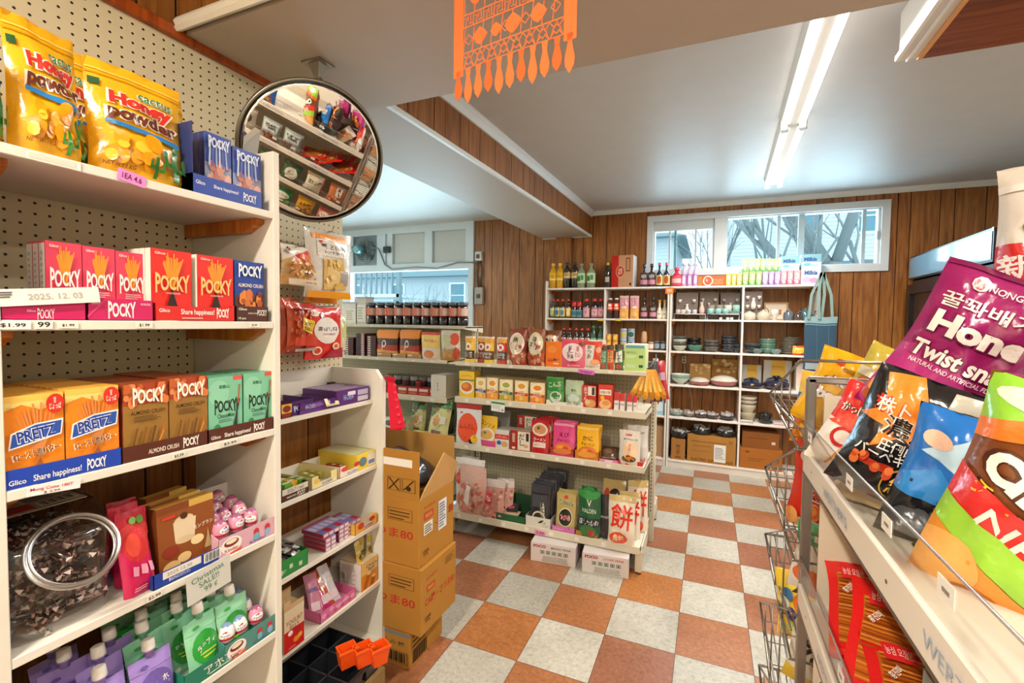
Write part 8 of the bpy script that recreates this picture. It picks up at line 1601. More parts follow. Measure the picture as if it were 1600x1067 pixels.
stack(B5, 1168, .10, .055, .075, 2, .062, ('b8b098', 'c8c0a8'), 'tall cream stoneware cup in the stack by divider', 'cream stacked cups', fn=lambda r, h, c: bowl_m(r, h, c, foot=.7)); stack(B5, 1168, .10, .062, .045, 2, .03, ('c0b8a4', 'd0c8b4'), 'cream speckled bowl on top of the stoneware cups', 'cream bowls on cups', start=.15)
thing('stock_pot', [('pot_body', (lambda b: (b.lathe([(.05, 0), (.058, .01), (.06, .08), (.058, .09)], '1c2020', 'ceramic', n=20), b)[1])(MB('ceramic'))), ('lid', (lambda b: (b.lathe([(.058, .09), (.05, .096), (.012, .1), (.014, .11), (.0001, .112)], '202424', 'ceramic', n=20), b)[1])(MB('ceramic')))], 'black lidded pot on the fifth back shelf', 'pot', (B5.pos(1196, inset=.09).x, YF+.09, B5.z))
thing('book', card_box(.14, .11, .018, 'd8d0cc', [('r', 0, .3, 1, .6, 'b84c60')], None, 'e0d8d8'), 'flat white and rose book at the end of the fifth back shelf', 'book', (B5.pos(1222, inset=.03).x, YF+.02, B5.z))
for k in range(5): cup(1158+k*4, B5, 0, .014, .022, 'c8c4bc', 'tiny clear cup in front of cream stoneware, %s along' % ORD[k], ins=.02)
# bottom board: cartons with black pots
pt(B6, 1048, 1070, 686, 'small tan carton with dark writing under the first black pot', 'a8743c', [('t', '竹\nか', .5, .5, .3, .5, '4a3018'), ('r', .3, .08, .7, .18, '7a5430')], d=.14, mat='kraft', inset=.02)
pt(B6, 1073, 1149, 682, 'wide tan carton with white paper sheet', 'ac7a3c', [('r', .08, .76, .8, .78, '6a4824'), ('r', .12, .6, .5, .615, '6a4824'), ('r', .08, .42, .5, .43, '6a4824'), ('t', 'ELECTRIC SUPPLIES MADE', .52, .1, .86, .1, '4a3018'), ('r', .56, .08, .80, .72, 'e4e2dc'), ('t', '↑↑', .9, .82, .08, .14, '4a3018')]+bars(.58, .2, .78, .64, 7, 'a8a8a4'), d=.24, mat='kraft', inset=.02, rz=-2)
pt(B6, 1155, 1222, 702, 'wide tan carton at the bottom of the right bay', 'a8682c', [('r', .2, .5, .6, .52, '6a4018'), ('r', .2, .4, .5, .42, '6a4018'), ('e', .18, .82, .06, .04, '6a4018')], d=.24, mat='kraft', inset=.02)
pt(B6, 1158, 1216, 676, 'brown lidded carton resting on the wide bottom carton', '8a5428', [('r', .8, .45, .9, .58, 'd8c8b4'), ('r', .1, .7, .7, .72, '5a3414')], d=.22, mat='kraft', inset=.03, dz=.155)
def blackpot(r_, seed): b = MB('ceramic'); b.lathe([(r_*.6, 0), (r_*.9, r_*.2), (r_, r_*.55), (r_*.98, r_*.8), (r_*.9, r_*.82), (r_*.8, r_*.4), (.0001, r_*.3)], '1c1e24', n=20); return [('pot_body', b), ('paper_wrap', wrapped(r_*.8, '555555', seed)[1][1])]
zt = [at(x, y, 'y', YF+.08).z for x, y in ((1062, 686), (1095, 682))]
for k, (px, r_, z) in enumerate(((1063, .098, zt[0]), (1095, .10, zt[1]), (1132, .10, zt[1]))): thing('clay_pot', blackpot(r_, k), 'black pot with grey wrapping paper %s' % ('on the small tan carton', 'on the near end of the wide carton', 'on the far end of the wide carton')[k], 'pot', (B6.pos(px, inset=.12).x, YF+.125, z))
stack(B6, 1063, .1, .062, .04, 1, .03, ('24262c',), 'black bowl under the first black pot', None, start=.0)

# ================================================================== TOTE BAG
xt, zt_ = 1.905, 1.497
tb = pouch(.245, .47, .03, '3c566a', [('r', 0, .88, 1, 1, '8aa8ac'), ('r', .38, 0, .40, .88, '4c6c80'), ('r', .02, .84, .98, .86, '6f92a4'), ('r', .75, .0, .76, .85, '5f8296'), ('r', .06, .02, .5, .14, 'a8b4ba')], seed=95, mat='cloth', nu=8, nv=12)
hs = MB('cloth')
for x, y in ((-.055, -.012), (.045, .01)):
    for s in (-1, 1):
        pts = [(x*.2+.0, y, .85), (x+s*.025, y, .66), (x+s*.04, y-.002, .45)]
        for a, b_ in zip(pts[:-1], pts[1:]): hs.add([(a[0]-.011, a[1], a[2]), (a[0]+.011, a[1], a[2]), (b_[0]+.011, b_[1], b_[2]), (b_[0]-.011, b_[1], b_[2]), (a[0]-.011, a[1]-.003, a[2]), (a[0]+.011, a[1]-.003, a[2]), (b_[0]+.011, b_[1]-.003, b_[2]), (b_[0]-.011, b_[1]-.003, b_[2])], [(0, 1, 2, 3), (7, 6, 5, 4), (0, 4, 5, 1), (1, 5, 6, 2), (3, 7, 4, 0)], '84a09c')
thing('tote_bag', [('bag_body', tb), ('handles', hs)], 'blue denim tote bag with pale handles hanging at the end of the back shelves', 'bag', (xt, YF-.035, zt_-.47))
b = MB('metal'); b.tube([(xt, YF+.02, 1.86), (xt, YF-.045, 1.86), (xt, YF-.05, 1.875)], .004, 'a8a49c'); b.tube([(xt, YF+.02, 1.86), (xt, YF+.02, 1.783)], .004, 'a8a49c'); thing('hook', b, 'metal hook at the end of the top back shelf holding the tote', 'hook')

# ================================================================== DRINKS FRIDGE by the right wall
b = MB('plastic'); b.bbox(2.62, 1.96, .05, 3.30, 3.19, 1.82, .006, '1e1a1c'); b.box(2.62, 1.96, 0, 3.3, 3.19, .05, '141214')
hd = MB('plastic'); hd.add([(2.60, 1.95, 1.825), (2.60, 3.20, 1.825), (2.60, 3.20, 2.02), (2.60, 1.95, 2.035), (2.95, 1.95, 1.825), (2.95, 3.20, 1.825), (2.95, 3.20, 2.02), (2.95, 1.95, 2.035)], [(0, 1, 2, 3), (7, 6, 5, 4), (0, 3, 7, 4), (1, 5, 6, 2), (3, 2, 6, 7), (0, 4, 5, 1)], '1f1a1e'); hd.box(2.72, 1.945, 1.93, 2.75, 1.951, 1.945, 'b0504c'); hd.box(2.72, 1.945, 1.895, 2.75, 1.951, 1.91, 'b0504c')
fp = mk('header_panel', .12, attr=False, col='6e96ac', coat=.3, spec=.6)
pn = MB(); pn.add([(2.597, 1.965, 1.84), (2.597, 3.19, 1.84), (2.597, 3.19, 2.008), (2.597, 1.965, 2.02), (2.6005, 1.965, 1.84), (2.6005, 3.19, 1.84), (2.6005, 3.19, 2.008), (2.6005, 1.965, 2.02)], [(0, 3, 2, 1), (4, 5, 6, 7), (0, 1, 5, 4), (3, 7, 6, 2)], 'ffffff')
dr = []
for y0, y1 in ((1.99, 2.57), (2.59, 3.17)):
    d = MB('plastic'); ringy = [(y0, .12, y1, .17), (y0, 1.70, y1, 1.78), (y0, .17, y0+.05, 1.70), (y1-.05, .17, y1, 1.70)]
    for (a, c, e, f) in ringy: d.box(2.585, a, c, 2.618, e, f, '17151a')
    h = MB('metal'); h.tube([(2.575, y1-.08, .8), (2.56, y1-.08, .85), (2.56, y1-.08, 1.2), (2.575, y1-.08, 1.25)], .008, '8a8a8c'); g = MB('clear'); g.box(2.6, y0+.05, .17, 2.606, y1-.05, 1.70, 'ffffff')
    dr.append(('door', d, [('handle', h), ('door_glass', g)]))
tr = MB('metal'); tr.box(2.598, 1.952, 2.012, 2.64, 1.966, 2.036, 'b8b4ac')
thing('drinks_fridge', [('cabinet', b), ('header', hd, [('header_panel', custom(pn.mesh('header_panel'), [fp])), ('corner_trim', tr)])]+dr, 'black glass door drinks fridge with pale blue header panel by the wood wall', 'fridge')
# ================================================================== SNACK RACK in the right foreground
RX0, RX1, RYE, RYN = 1.222, 1.64, -.49, -2.35
RZ = [1.133, .823, .52, .22]
parts = []
ST = 'a8a29a'
for x in (RX0-.002, RX1-.02):
    for y in (RYE-.0, RYN): b = MB('metal'); b.bbox(x, y-.018, 0, x+.020, y, 1.297 if x < 1.3 else 1.2, .003, ST); parts.append(('post', b))
# deck, front rail with screws and faint lettering
for k, z in enumerate(RZ):
    b = MB('matte'); b.box(RX0+.006, RYN+.0, z-.045, RX1-.02, RYE-.02, z-.037, 'd9d2c4'); parts.append(('shelf', b))
    b = MB('plastic'); b.bbox(RX0-.004, RYN, z-.050, RX0+.005, RYE-.018, z, .0015, 'e6e0d4'); b.box(RX0-.0045, RYN, z-.052, RX0+.006, RYE-.018, z-.047, '6a6256', 'metal')
    S_ = plane_S((RX0-.0042, RYE-.02, z-.045), (0, -(RYE-RYN)*.97, 0), (0, 0, .042))
    A_ = []
    for i in range(8): A_.append(('e', .05+.12*i, .48, .0018, .07, '5a544a'))
    for i in range(5): A_.append(('t', "WERTHER'S", .155+.235*i, .5, .085, .42, ('8fa8c8', '9fb4cc')[i % 2], {'bold': 0}))
    paint(b, A_, S_); parts.append(('price_rail', b))
    g = MB('clear'); g.box(RX0-.002, RYN, z-.004, RX0+.0005, RYE-.02, z+.062, 'ffffff'); 
    g.tube([(RX0-.001, RYN, z+.063), (RX0-.001, RYE-.02, z+.063)], .0018, 'ffffff', 'thick', 5)
    parts.append(('clear_guard', g))
    for i, yy in enumerate((-.56, -.86, -1.02, -1.17, -1.6)[k % 2:]):
        t = MB('paper'); t.box(RX0-.0032, yy-.016, z+.030, RX0-.0022, yy+.016, z+.050, 'e9e6de'); t.box(RX0-.0036, yy-.008, z+.038, RX0-.0030, yy+.006, z+.042, '8a857c'); parts.append(('price_label', t))
b = MB('matte'); b.box(RX0+.03, RYE-.030, .10, RX1-.02, RYE-.026, 1.262, 'd8cbb6'); parts.append(('end_board', b))
b = MB('clear'); b.box(RX0+.018, RYE-.012, .05, RX1-.02, RYE-.008, 1.29, 'ffffff'); parts.append(('clear_end_panel', b))
b = MB('metal'); b.bbox(RX0, RYE-.018, 1.285, RX1, RYE-.002, 1.300, .003, 'b0aaa2'); parts.append(('top_bar', b))
b = MB('matte'); b.box(RX1-.018, RYN, .03, RX1-.012, RYE-.02, 1.16, 'd8cbb6'); parts.append(('back_board', b))
b = MB('matte'); b.box(RX0+.01, RYN, 0, RX1-.02, RYE-.02, .09, '8a8276'); parts.append(('plinth', b))
thing('snack_rack', parts, 'steel and white snack rack with clear guards and pale price rails', 'rack')
def euler_m(rx, ry, rz): return Matrix.Rotation(rz, 3, 'Z') @ Matrix.Rotation(ry, 3, 'Y') @ Matrix.Rotation(rx, 3, 'X')
def bagc(cx, cy, cz, w_, h_, t, c, art, lab, roll=0, rz=None, tilt=0, seed=1, kind='pillow', cr=1.0, name='snack_bag', group=None, nu=20, nv=24, seal=None, mat='film', me=None):
    p = Vector((cx, cy, cz))
    if rz is None: d = CAM-p; rz = math.degrees(math.atan2(d.x, -d.y))
    m = euler_m(R(tilt), R(roll), R(rz)); loc = p-m @ Vector((0, 0, h_/2))
    if me is None: me = pouch(w_, h_, t, c, art, seed=seed, kind=kind, crumple=cr, nu=nu, nv=nv, seal=seal, mat=mat).mesh(name)
    thing(name, me, lab, 'bag', loc, (R(tilt), R(roll), R(rz)), group); return me
def atp(px, py, y): return at(px, py, 'y', y)
A_HT = [('r', 0, 0, 1, 1, '9a2066'), ('r', 0, 0, .55, .3, 'c8408c'), ('e', .2, .28, .4, .2, 'b83080'), ('r', 0, .97, 1, 1, '7c1850'),
        ('e', .28, .90, .06, .042, 'e8e0e0'), ('e', .28, .90, .048, .034, 'd83020'), ('t', 'NONGSHIM', .52, .895, .36, .035, 'f0e4ec'),
        ('t', '꿀꽈배기', .40, .775, .62, .085, 'f0ece6', {'bold': .05}), ('t', 'Honey', .5, .62, .78, .17, 'f6f0ea', {'bold': .05, 'ol': '7a2050'}), ('t', 'Twist snack', .48, .465, .78, .10, 'f6f0ea', {'bold': .03, 'ol': '7a2050'}),
        ('t', 'NATURAL AND ARTIFICIAL FLAVORS', .48, .385, .7, .026, 'f0d8e4')]+fd(61, .05, .06, .5, .26, 34, ['d87c34', 'c0602a', 'e89c50', 'b85424'], .05)+[('p', [(.60, .36), (.98, .30), (.98, .12), (.68, .08)], 'b02878'), ('r', .6, .12, .95, .17, '3c2c88'), ('p', [(.84, .72), (.96, .9), (.99, .84), (.9, .66)], 'e8b070'), ('e', .86, .66, .1, .06, 'e0d8b8'), ('e', .86, .66, .08, .045, 'c8dcc8'), ('e', .74, .78, .09, .045, 'd84828'), ('e', .68, .8, .03, .02, 'e8a030'), ('e', .82, .80, .05, .05, 'e08838')]
p1 = atp(1516, 562, -.66)
bagc(p1.x, p1.y, p1.z, .215, .30, .09, '9a2066', A_HT, 'large purple honey twist snack bag leaning on top of the rack', 26, seed=3)
p2 = atp(1668, 610, -.80)
bagc(p2.x+.03, p2.y, p2.z, .19, .27, .08, '8a1c5c', A_HT, 'second purple honey twist bag behind the green and brown bag', 22, seed=4)
A_BAN = [('r', 0, 0, 1, 1, 'f0b81c'), ('p', [(.45, .2), (1, .1), (1, .5), (.6, .42)], '9cc83c'), ('e', .72, .5, .12, .08, 'f0d8c8'), ('e', .25, .86, .06, .04, 'd83c24'), ('t', 'chuuzy', .45, .62, .6, .13, 'f6f0ea', {'ol': '8a4a6c', 'bold': .05}), ('t', 'banana', .5, .44, .72, .15, 'f6f0ea', {'ol': '8a4a6c', 'bold': .05}), ('r', .3, .78, .66, .82, 'a8741c')]
p = atp(1322, 612, -.36); bagc(p.x, p.y, p.z-.01, .18, .20, .06, 'f0b81c', A_BAN, 'yellow banana snack bag standing behind the top bar of the rack', 22, seed=5)
p = atp(1388, 612, -.42); bagc(p.x, p.y, p.z-.01, .17, .20, .06, 'c8b848', [('r', 0, 0, 1, .5, 'd8843c')]+fd(62, .1, .1, .9, .6, 26, ['d87c34', 'e89c50', 'c86028'], .07)+[('p', [(0, .7), (1, .8), (1, .7), (0, .6)], 'e8e0c0'), ('e', .6, .8, .2, .1, '4a6a8c')], 'pale green bag with orange fries between banana and purple bags', 28, seed=6)
A_EBI = [('r', 0, 0, 1, 1, 'f0e8e0'), ('r', 0, .55, 1, 1, 'd8302c'), ('p', [(0, .5), (.5, .8), (1, .55), (1, .3), (.4, .5)], 'e84a34'), ('t', 'かっぱえびせん', .5, .74, .8, .1, '2a2422', {'ol': 'f6f0ea', 'rot': 6}), ('e', .35, .4, .2, .12, 'c82c30'), ('e', .35, .4, .14, .08, 'f0e4dc')]+[('p', [(.3+.1*i, .05), (.4+.1*i, .04), (.55+.08*i, .4), (.47+.08*i, .42)], c) for i, c in enumerate(['e89c48', 'f0b868', 'e08838', 'f0b050'])]
p = atp(1340, 675, -.58); bagc(p.x, p.y, p.z, .12, .19, .05, 'f0e8e0', A_EBI, 'white and red shrimp chip bag at the far end of the top rack shelf', 24, seed=7)
A_NORI = [('r', 0, 0, 1, 1, '1c1a1e'), ('p', [(.1, .95), (.2, .72), (.0, .6), (.25, .58), (.2, .4), (.45, .55), (.75, .42), (.68, .6), (1, .66), (.75, .76), (.82, .95), (.55, .8), (.4, 1)], 'e8862c'), ('t', '株トリコ', .45, .73, .66, .12, 'f0e8dc', {'ol': 'c82c20', 'bold': .05}), ('t', '濃厚', .5, .6, .5, .15, '1c1a1e', {'ol': 'f0e8dc', 'bold': .06}), ('t', '圧倒的\nバーベキュー', .45, .42, .72, .17, 'f0ece6', {'bold': .05}), ('r', .1, .26, .5, .32, 'b8301c'), ('e', .62, .20, .17, .13, 'c89c3c'), ('e', .62, .20, .155, .115, '1a181a'), ('t', '絶', .62, .2, .2, .15, 'e0b040', {'bold': .05}), ('e', .85, .12, .1, .06, 'd83030'), ('t', 'かるび', .88, .12, .1, .05, 'f6f0ea'), ('e', .82, .4, .14, .1, 'e8a078'), ('r', .66, .86, .94, .97, 'b8b4a8')]+fd(63, .1, .26, .5, .34, 10, ['c84820', 'e07838'], .04)
p = atp(1414, 690, -.79); bagc(p.x, p.y, p.z, .15, .215, .07, '1c1a1e', A_NORI, 'black and orange barbecue chip bag with big white lettering', 20, seed=8)
A_BLUE = [('r', 0, .5, 1, 1, '1c6cc0'), ('r', 0, 0, 1, .5, '16181e'), ('p', [(0, .5), (.3, .62), (.5, .5), (.75, .66), (1, .5), (1, .38), (0, .38)], '2a84d0'), ('p', [(.1, .7), (.5, .9), (.45, .7), (.9, .8), (.5, .62)], 'b8d8ec'), ('e', .2, .8, .12, .06, 'e0b8a0'), ('p', [(.35, .0), (.55, .0), (.62, .5), (.5, .55)], '8c9088')]+bars(.38, .02, .54, .45, 9, '5a5e5c', .4)
p = atp(1497, 765, -.86); bagc(p.x, p.y, p.z, .145, .215, .07, '16181e', A_BLUE, 'blue topped black snack bag with grey back seam', 14, seed=9)
p = atp(1600, 705, -.66); bagc(p.x, p.y, p.z-.02, .17, .22, .06, '1858a8', [('r', 0, 0, 1, .5, '14161c'), ('p', [(.1, .6), (.8, .8), (.7, .6)], 'a8ccec')], 'blue and black snack bag half hidden by the green and brown bag', -20, seed=10)
A_BK = [('r', 0, 0, 1, 1, '17171a'), ('p', [(0, .2), (.5, .9), (.56, .86), (.1, .1)], 'b8943c'), ('e', .6, .6, .14, .12, 'd8a838'), ('e', .6, .6, .09, .08, '17171a'), ('t', '絶', .3, .35, .3, .3, 'd8ac3c', {'rot': 40, 'bold': .04}), ('e', .8, .3, .1, .08, '8cb8d0')]
p = atp(1540, 850, -.92); bagc(p.x, p.y, p.z, .09, .13, .05, '17171a', A_BK, 'black bag with gold brush strokes beside the green and brown bag', 35, seed=11)
A_CH = [('r', 0, 0, 1, 1, '7a4220'), ('r', 0, .78, 1, 1, '8cc83c'), ('p', [(0, .80), (.4, .9), (1, .78), (1, .70), (.4, .80), (0, .72)], 'e8782c'), ('e', .35, .93, .3, .05, 'd8e8c8'), ('t', 'Kr', .4, .92, .3, .1, 'f4f0ea', {'rot': -20, 'bold': .05}), ('t', 'Cheese', .47, .58, .74, .13, 'f4ece4', {'ol': '4a2414', 'rot': -22, 'bold': .06}), ('t', 'チーズロースト', .5, .44, .84, .07, 'e8b030', {'ol': '3a2010', 'rot': -24}), ('p', [(0, .46), (.9, .18), (1, .24), (1, .34), (0, .60)], 'd02c2c'), ('t', 'NEW', .5, .37, .6, .09, 'f4e0d8', {'rot': -22}), ('p', [(0, .34), (.95, .06), (1, .10), (1, .22), (0, .46)], '94c83c'), ('p', [(0, .02), (.8, 0), (.8, .1), (0, .34)], 'e09030'), ('e', .15, .18, .2, .12, 'e8a858'), ('e', .4, .06, .2, .07, 'b86c28'), ('e', .8, .16, .2, .14, 'b8ccc0'), ('e', .8, .16, .17, .12, 'e4ece8'), ('t', 'No MSG', .8, .16, .2, .05, '6a5a50', {'rot': 60}), ('r', 0, 0, 1, .05, '2c8a3c')]
p = atp(1655, 815, -1.0); bagc(p.x, p.y, p.z, .20, .29, .08, '7a4220', A_CH, 'big green and brown cheese chip bag at the frame edge', 15, rz=-34, seed=12)
A_WH = [('r', 0, 0, 1, 1, 'dcd6cc'), ('r', 0, .38, 1, .58, 'cc2024'), ('t', '新発売', .42, .48, .8, .15, 'f6f0ea', {'bold': .06, 'rot': 8}), ('e', .3, .66, .14, .05, '4a8a2c'), ('e', .4, .63, .08, .04, '3c7a24'), ('r', 0, .86, 1, .9, 'e8e4dc')]
p = atp(1694, 400, -.54); bagc(p.x, p.y, p.z, .24, .36, .08, 'dcd6cc', A_WH, 'white snack bag with red band reaching above the purple bags', 0, seed=13)
b = card_box(.22, .2, .085, '8a7c6a', [], '8a7c6a', '9a8c78', mat='kraft'); thing('carton', b, 'low tan carton on top of the rack, propping up purple bags', 'box', (1.515, -.80, RZ[0]-.036))
for k, (y, x, c, art, l) in enumerate(((-.57, 1.30, 'a82830', [('e', .5, .6, .3, .3, 'd8a070'), ('r', 0, 0, 1, .2, 'd8c8c0')], 'crimson wrapper lying behind the guard at the far end of the rack top'), (-.70, 1.31, 'c8a878', [('e', .4, .5, .3, .2, 'e07a48'), ('r', 0, .8, 1, 1, 'e8e0d8')], 'tan and orange wrapper lying behind the guard'), (-.84, 1.345, '3c4044', [('p', [(0, .3), (1, .6), (1, .8), (0, .5)], 'a8b0b4')], 'dark silver wrapper lying behind the guard'), (-.90, 1.42, '2c4a34', [('r', 0, .4, 1, .6, '8ca890')], 'dark green wrapper lying deeper on the rack top'))):
    bagc(x, y, RZ[0]+.018, .13, .15, .05, c, art, l, 12*(k % 3-1), -60+18*k, -52, seed=50+k, nu=7, nv=8)
# second rack shelf: flat red seafood stick packs
A_RS = [('r', 0, 0, 1, 1, 'd81c1c'), ('r', .10, .14, .9, .84, 'b8601c')]+[('r', .10, .15+.035*i, .9, .165+.035*i, ('d88434', '98480f', 'c87024')[i % 3]) for i in range(19)]+[('r', .14, .74, .4, .9, 'd8242c'), ('t', '농심 오징어', .27, .82, .22, .08, 'f4c8c0'), ('t', '홍진미', .2, .64, .14, .06, 'f6ece4', {'rot': 50}), ('r', 0, 0, 1, .05, 'e83028')]
rp = pouch(.17, .22, .02, 'd81c1c', A_RS, seed=14, kind='pillow', nu=8, nv=8).mesh('squid_pack')
for k, (x, y, z, rl, tl, rz, l) in enumerate(((1.335, -.62, .845, 0, -62, -8, 'red packet of shredded squid at the far end of the second rack shelf'), (1.335, -.76, .865, 6, -58, -14, 'red packet of shredded squid lying in front, amber strips showing'), (1.34, -.86, .842, 3, -74, -6, 'red squid packet underneath the amber one'), (1.45, -.68, .842, 0, -70, 4, 'red squid packet at the back of the second rack shelf'))):
    bagc(x, y, z, .17, .22, .02, '', [], l, rl, rz, tl, me=rp, name='squid_pack')
# stock that mostly shows in the round mirror, facing the aisle
def facing(z, y, w_, h_, c, art, lab, seed, x=RX0+.045, lean=-8, rz=-90, t=.045, name='snack_bag'):
    bagc(x, y, z+h_/2, w_, h_, t, c, art, lab, 0, rz, lean, seed=seed, nu=8, nv=10, name=name)
z1, z2, z3, z4 = [z-.036 for z in RZ]
def simple(c1, c2, c3, txt, tc='f4ece4', food_=None): return [('r', 0, .82, 1, 1, c2), ('e', .5, .6, .4, .2, c3), ('t', txt, .5, .6, .62, .15, tc, {'bold': .04})]+fd(hash(txt) % 97 if False else len(txt)*7, .1, .08, .9, .34, 16, food_ or ['d88434', 'e8a858', 'b86020'], .07)
rows = [(z1, -1.30, .17, .24, '1c64b8', simple('', '16509c', 'e8e4dc', 'チップス', '1c1c20'), 'blue chip bag on the top rack shelf, aisle side'),
        (z1, -1.50, .17, .24, '2a2c28', simple('', '3c4a34', 'c8a848', 'のり塩', '2a2420'), 'dark olive chip bag on the top rack shelf'),
        (z1, -1.74, .18, .24, '8c7c30', simple('', '34603c', 'e0d4a0', '抹茶', '2c4424'), 'green gold snack bag at the near end of the top rack shelf'),
        (z2, -1.05, .15, .19, '9aa4a4', [('r', .1, .5, .9, .9, 'c4ccc8'), ('t', 'HARDY\nJERKY', .5, .7, .7, .26, '1c1c1e', {'bold': .04})]+fd(71, .1, .06, .9, .4, 14, ['6a3c30', '8c5448', 'c09080'], .1), 'grey jerky bag beside the red squid packets'),
        (z2, -1.22, .15, .19, '9aa4a4', [('r', .1, .5, .9, .9, 'c4ccc8'), ('t', 'HARDY\nJERKY', .5, .7, .7, .26, '1c1c1e', {'bold': .04})]+fd(72, .1, .06, .9, .4, 14, ['6a3c30', '8c5448', 'c09080'], .1), 'second grey jerky bag further from the squid packets'),
        (z2, -1.42, .17, .2, 'b8b0a4', [('e', .4, .6, .24, .22, '4a3c38')], 'pale bag with dark round window on the second rack shelf'),
        (z2, -1.66, .18, .2, '4c7a48', simple('', '3a5c38', 'd8d8b8', '海苔', '2c3c28'), 'green seaweed snack bag on the second rack shelf'),
        (z3, -.60, .15, .20, 'c8784c', [('r', .2, .5, .55, .95, 'e8e0d4'), ('t', '黒\n糖', .38, .72, .2, .38, '1c1a1a', {'bold': .05})]+fd(73, .1, .08, .9, .5, 20, ['e08850', 'c86434', 'f0a878'], .08), 'brown sugar snack bag with orange pieces, third rack shelf'),
        (z3, -.80, .16, .20, 'd8d0b8', [('e', .2, .7, .1, .05, '5a8a3c'), ('e', .3, .62, .08, .04, '6a9a48'), ('t', 'うす焼\nサラダ', .6, .6, .5, .2, '3c3830'), ('r', 0, 0, 1, .06, 'c03848'), ('r', 0, 0, .06, 1, 'c03848')], 'cream cracker bag with green leaves, third rack shelf'),
        (z3, -1.0, .16, .20, '2f5c40', [('e', .5, .5, .36, .3, 'dcd8c8'), ('t', '玄米', .5, .54, .4, .2, '20302a', {'bold': .05}), ('r', 0, .85, 1, 1, '1f4030')], 'green and white rice cracker bag, third rack shelf'),
        (z3, -1.2, .16, .20, '3a6a4c', simple('', '28503a', 'd0d8c0', '枝豆', '2c4a2c', ['8ab04c', '6a9438']), 'edamame snack bag on the third rack shelf'), (z3, -1.42, .16, .2, 'c8a040', simple('', 'b8822c', 'f0e0b8', 'ナッツ', '5a3414'), 'golden nut snack bag on the third rack shelf'),
        (z4, -.62, .16, .19, 'c8786c', simple('', 'a85448', 'f0dcd0', 'えび', '8c2c20'), 'rosy prawn cracker bag on the lowest rack shelf'), (z4, -.82, .16, .19, 'd09a28', [('t', '揚せん', .5, .66, .7, .24, '3a2410', {'bold': .05})]+fd(74, .1, .05, .9, .45, 16, ['b87020', 'e0b050', '8c5418'], .09), 'amber fried cracker bag on the lowest rack shelf'),
        (z4, -1.03, .17, .19, '2c8a48', simple('', '1f6a38', 'e8ecd8', 'わさび', '1f5a30', ['a8c860', '6aa844']), 'bright green wasabi snack bag on the lowest rack shelf'), (z4, -1.24, .16, .19, 'b8482c', simple('', '8c2c1c', 'f0d8b8', '辛', '6a1c10'), 'rust red spicy snack bag on the lowest rack shelf')]
for k, (z, y, w_, h_, c, art, l) in enumerate(rows): facing(z, y, w_, h_, c, art, l, 200+k)
for k, (y, l) in enumerate(((-.60, 'red packet of squid standing at the far end of the second rack shelf'), (-.78, 'red packet of squid standing next along the second rack shelf'))): pass
# wire baskets on the far end of the rack
def basket(zr, zt, zb, yt):
    b = MB('metal'); c = '9a948c'; xs = (1.212, 1.60); yr = RYE+.012
    for x in xs: b.tube([(x, yr, zr), (x, yr+.03, zr-.008), (x, yt, zt), (x, yr, zb)], .0042, c, n=6)
    for x in xs: b.tube([(x, yr, zt+.0), (x, yt, zt-.002)], .003, c, n=5)
    b.tube([(xs[0], yt, zt), (xs[1], yt, zt)], .0042, c, n=6); b.tube([(xs[0], yr, zb), (xs[1], yr, zb)], .003, c, n=5); b.tube([(xs[0], yr, zr), (xs[1], yr, zr)], .0035, c, n=5)
    for i in range(1, 4):
        f = i/4; y = yr+(yt-yr)*f
        for x in xs: b.tube([(x, y, zr+(zt-zr)*f), (x, y, zb+(zt-zb)*f)], .0022, c, n=4)
    for i in range(1, 14):
        x = xs[0]+(xs[1]-xs[0])*i/14; b.tube([(x, yt, zt), (x, yr, zb)], .002, c, n=4)
    for i in range(1, 7): f = i/7; b.tube([(xs[0], yt+(yr-yt)*f, zt+(zb-zt)*f), (xs[1], yt+(yr-yt)*f, zt+(zb-zt)*f)], .002, c, n=4)
    return b
BK_ = [(1.335, 1.175, 1.13, .09), (1.125, .905, .86, .13), (.93, .69, .62, .06), (.73, .405, .30, .13), (.48, .19, .08, .10)]
for k, a in enumerate(BK_): thing('wire_basket', basket(*a), 'chrome wire basket on the end of the snack rack, %s' % ('topmost', 'second from the top', 'third from the top', 'fourth from the top', 'lowest')[k], 'basket')
A_Y = [('r', 0, 0, 1, .4, 'f08c1c'), ('r', 0, .4, 1, 1, 'f0c850'), ('p', [(0, .45), (1, .6), (1, .85), (0, .7)], '2a80c0'), ('p', [(.1, .62), (.9, .76), (.8, .8), (.2, .68)], 'c8dcec'), ('e', .5, .2, .3, .14, 'f0b060')]
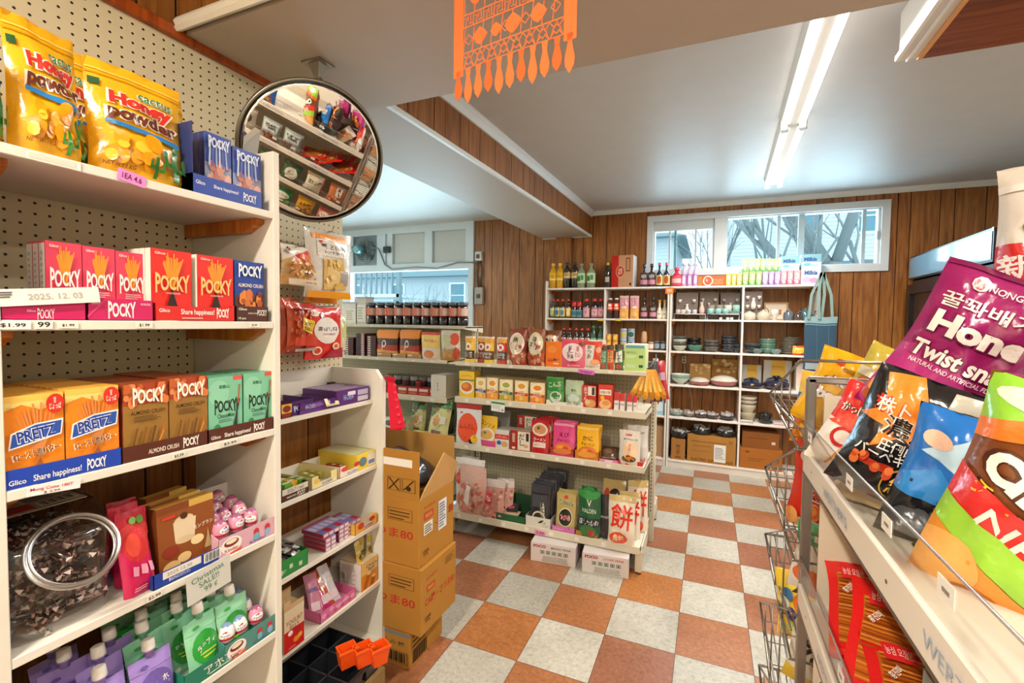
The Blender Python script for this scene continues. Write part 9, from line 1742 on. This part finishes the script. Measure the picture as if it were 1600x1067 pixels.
A_R = [('r', 0, 0, 1, 1, 'cc3020'), ('t', '辛\nさ', .5, .6, .5, .4, '1c1818', {'ol': 'f0e8e0', 'bold': .05}), ('e', .3, .85, .2, .08, 'e8e0d8')]+fd(81, .1, .03, .9, .38, 14, ['e8863c', 'f0a860', 'd86424'], .11)
A_C = [('r', 0, 0, 1, 1, 'f0d040'), ('e', .6, .6, .2, .16, 'e87828'), ('e', .35, .4, .14, .1, '4a3c9c'), ('e', .7, .35, .14, .1, '6a4ca8'), ('e', .3, .7, .12, .1, '3a7ab0'), ('t', 'Xi', .6, .85, .4, .16, '1c1c20', {'bold': .06}), ('e', .5, .2, .3, .1, 'c8d870'), ('e', .2, .55, .1, .1, 'e8f0f0')]
A_G = [('r', 0, .75, 1, 1, '2c9a54'), ('r', 0, 0, 1, .75, 'e8e0d8'), ('t', '8', .6, .56, .3, .24, '1c1c20', {'ol': 'f0ece8'}), ('e', .35, .3, .3, .14, 'e8702c'), ('e', .7, .14, .26, .1, 'f08c3c'), ('e', .4, .08, .2, .08, 'd85424')]
A_GV = [('r', 0, 0, 1, 1, 'e0dcd0'), ('r', 0, 0, 1, .2, 'd8b838'), ('t', 'gravy', .5, .45, .9, .2, '1c1c20', {'rot': -50, 'bold': .05}), ('e', .3, .85, .15, .06, 'c83828')]
for (x, y, z, w_, h_, c, art, rl, tl, sd, l) in ((1.285, -.30, 1.19, .11, .20, 'f0c850', A_Y, 8, 4, 31, 'yellow and orange snack bag with blue stripe in the topmost basket'), (1.30, -.30, .98, .15, .24, 'cc3020', A_R, 8, 6, 32, 'red chilli cracker bag in the second basket'), (1.30, -.34, .80, .14, .20, 'e8e0d8', A_G, 8, 4, 33, 'white and orange snack bag with green top in the third basket'), (1.262, -.30, .655, .12, .18, 'f0d040', A_C, -4, 0, 34, 'yellow snack bag with coloured dots slung over the third basket'), (1.30, -.34, .56, .14, .22, 'e0dcd0', A_GV, 10, 2, 35, 'white and yellow gravy snack bag in the fourth basket'), (1.29, -.36, .30, .15, .2, 'e8942c', [('e', .5, .5, .3, .3, 'f0b850')], 6, 4, 36, 'orange snack bag in the lowest basket')):
    bagc(x, y, z, w_, h_, .05, c, art, l, rl, -22, tl, seed=sd, nu=7, nv=9)
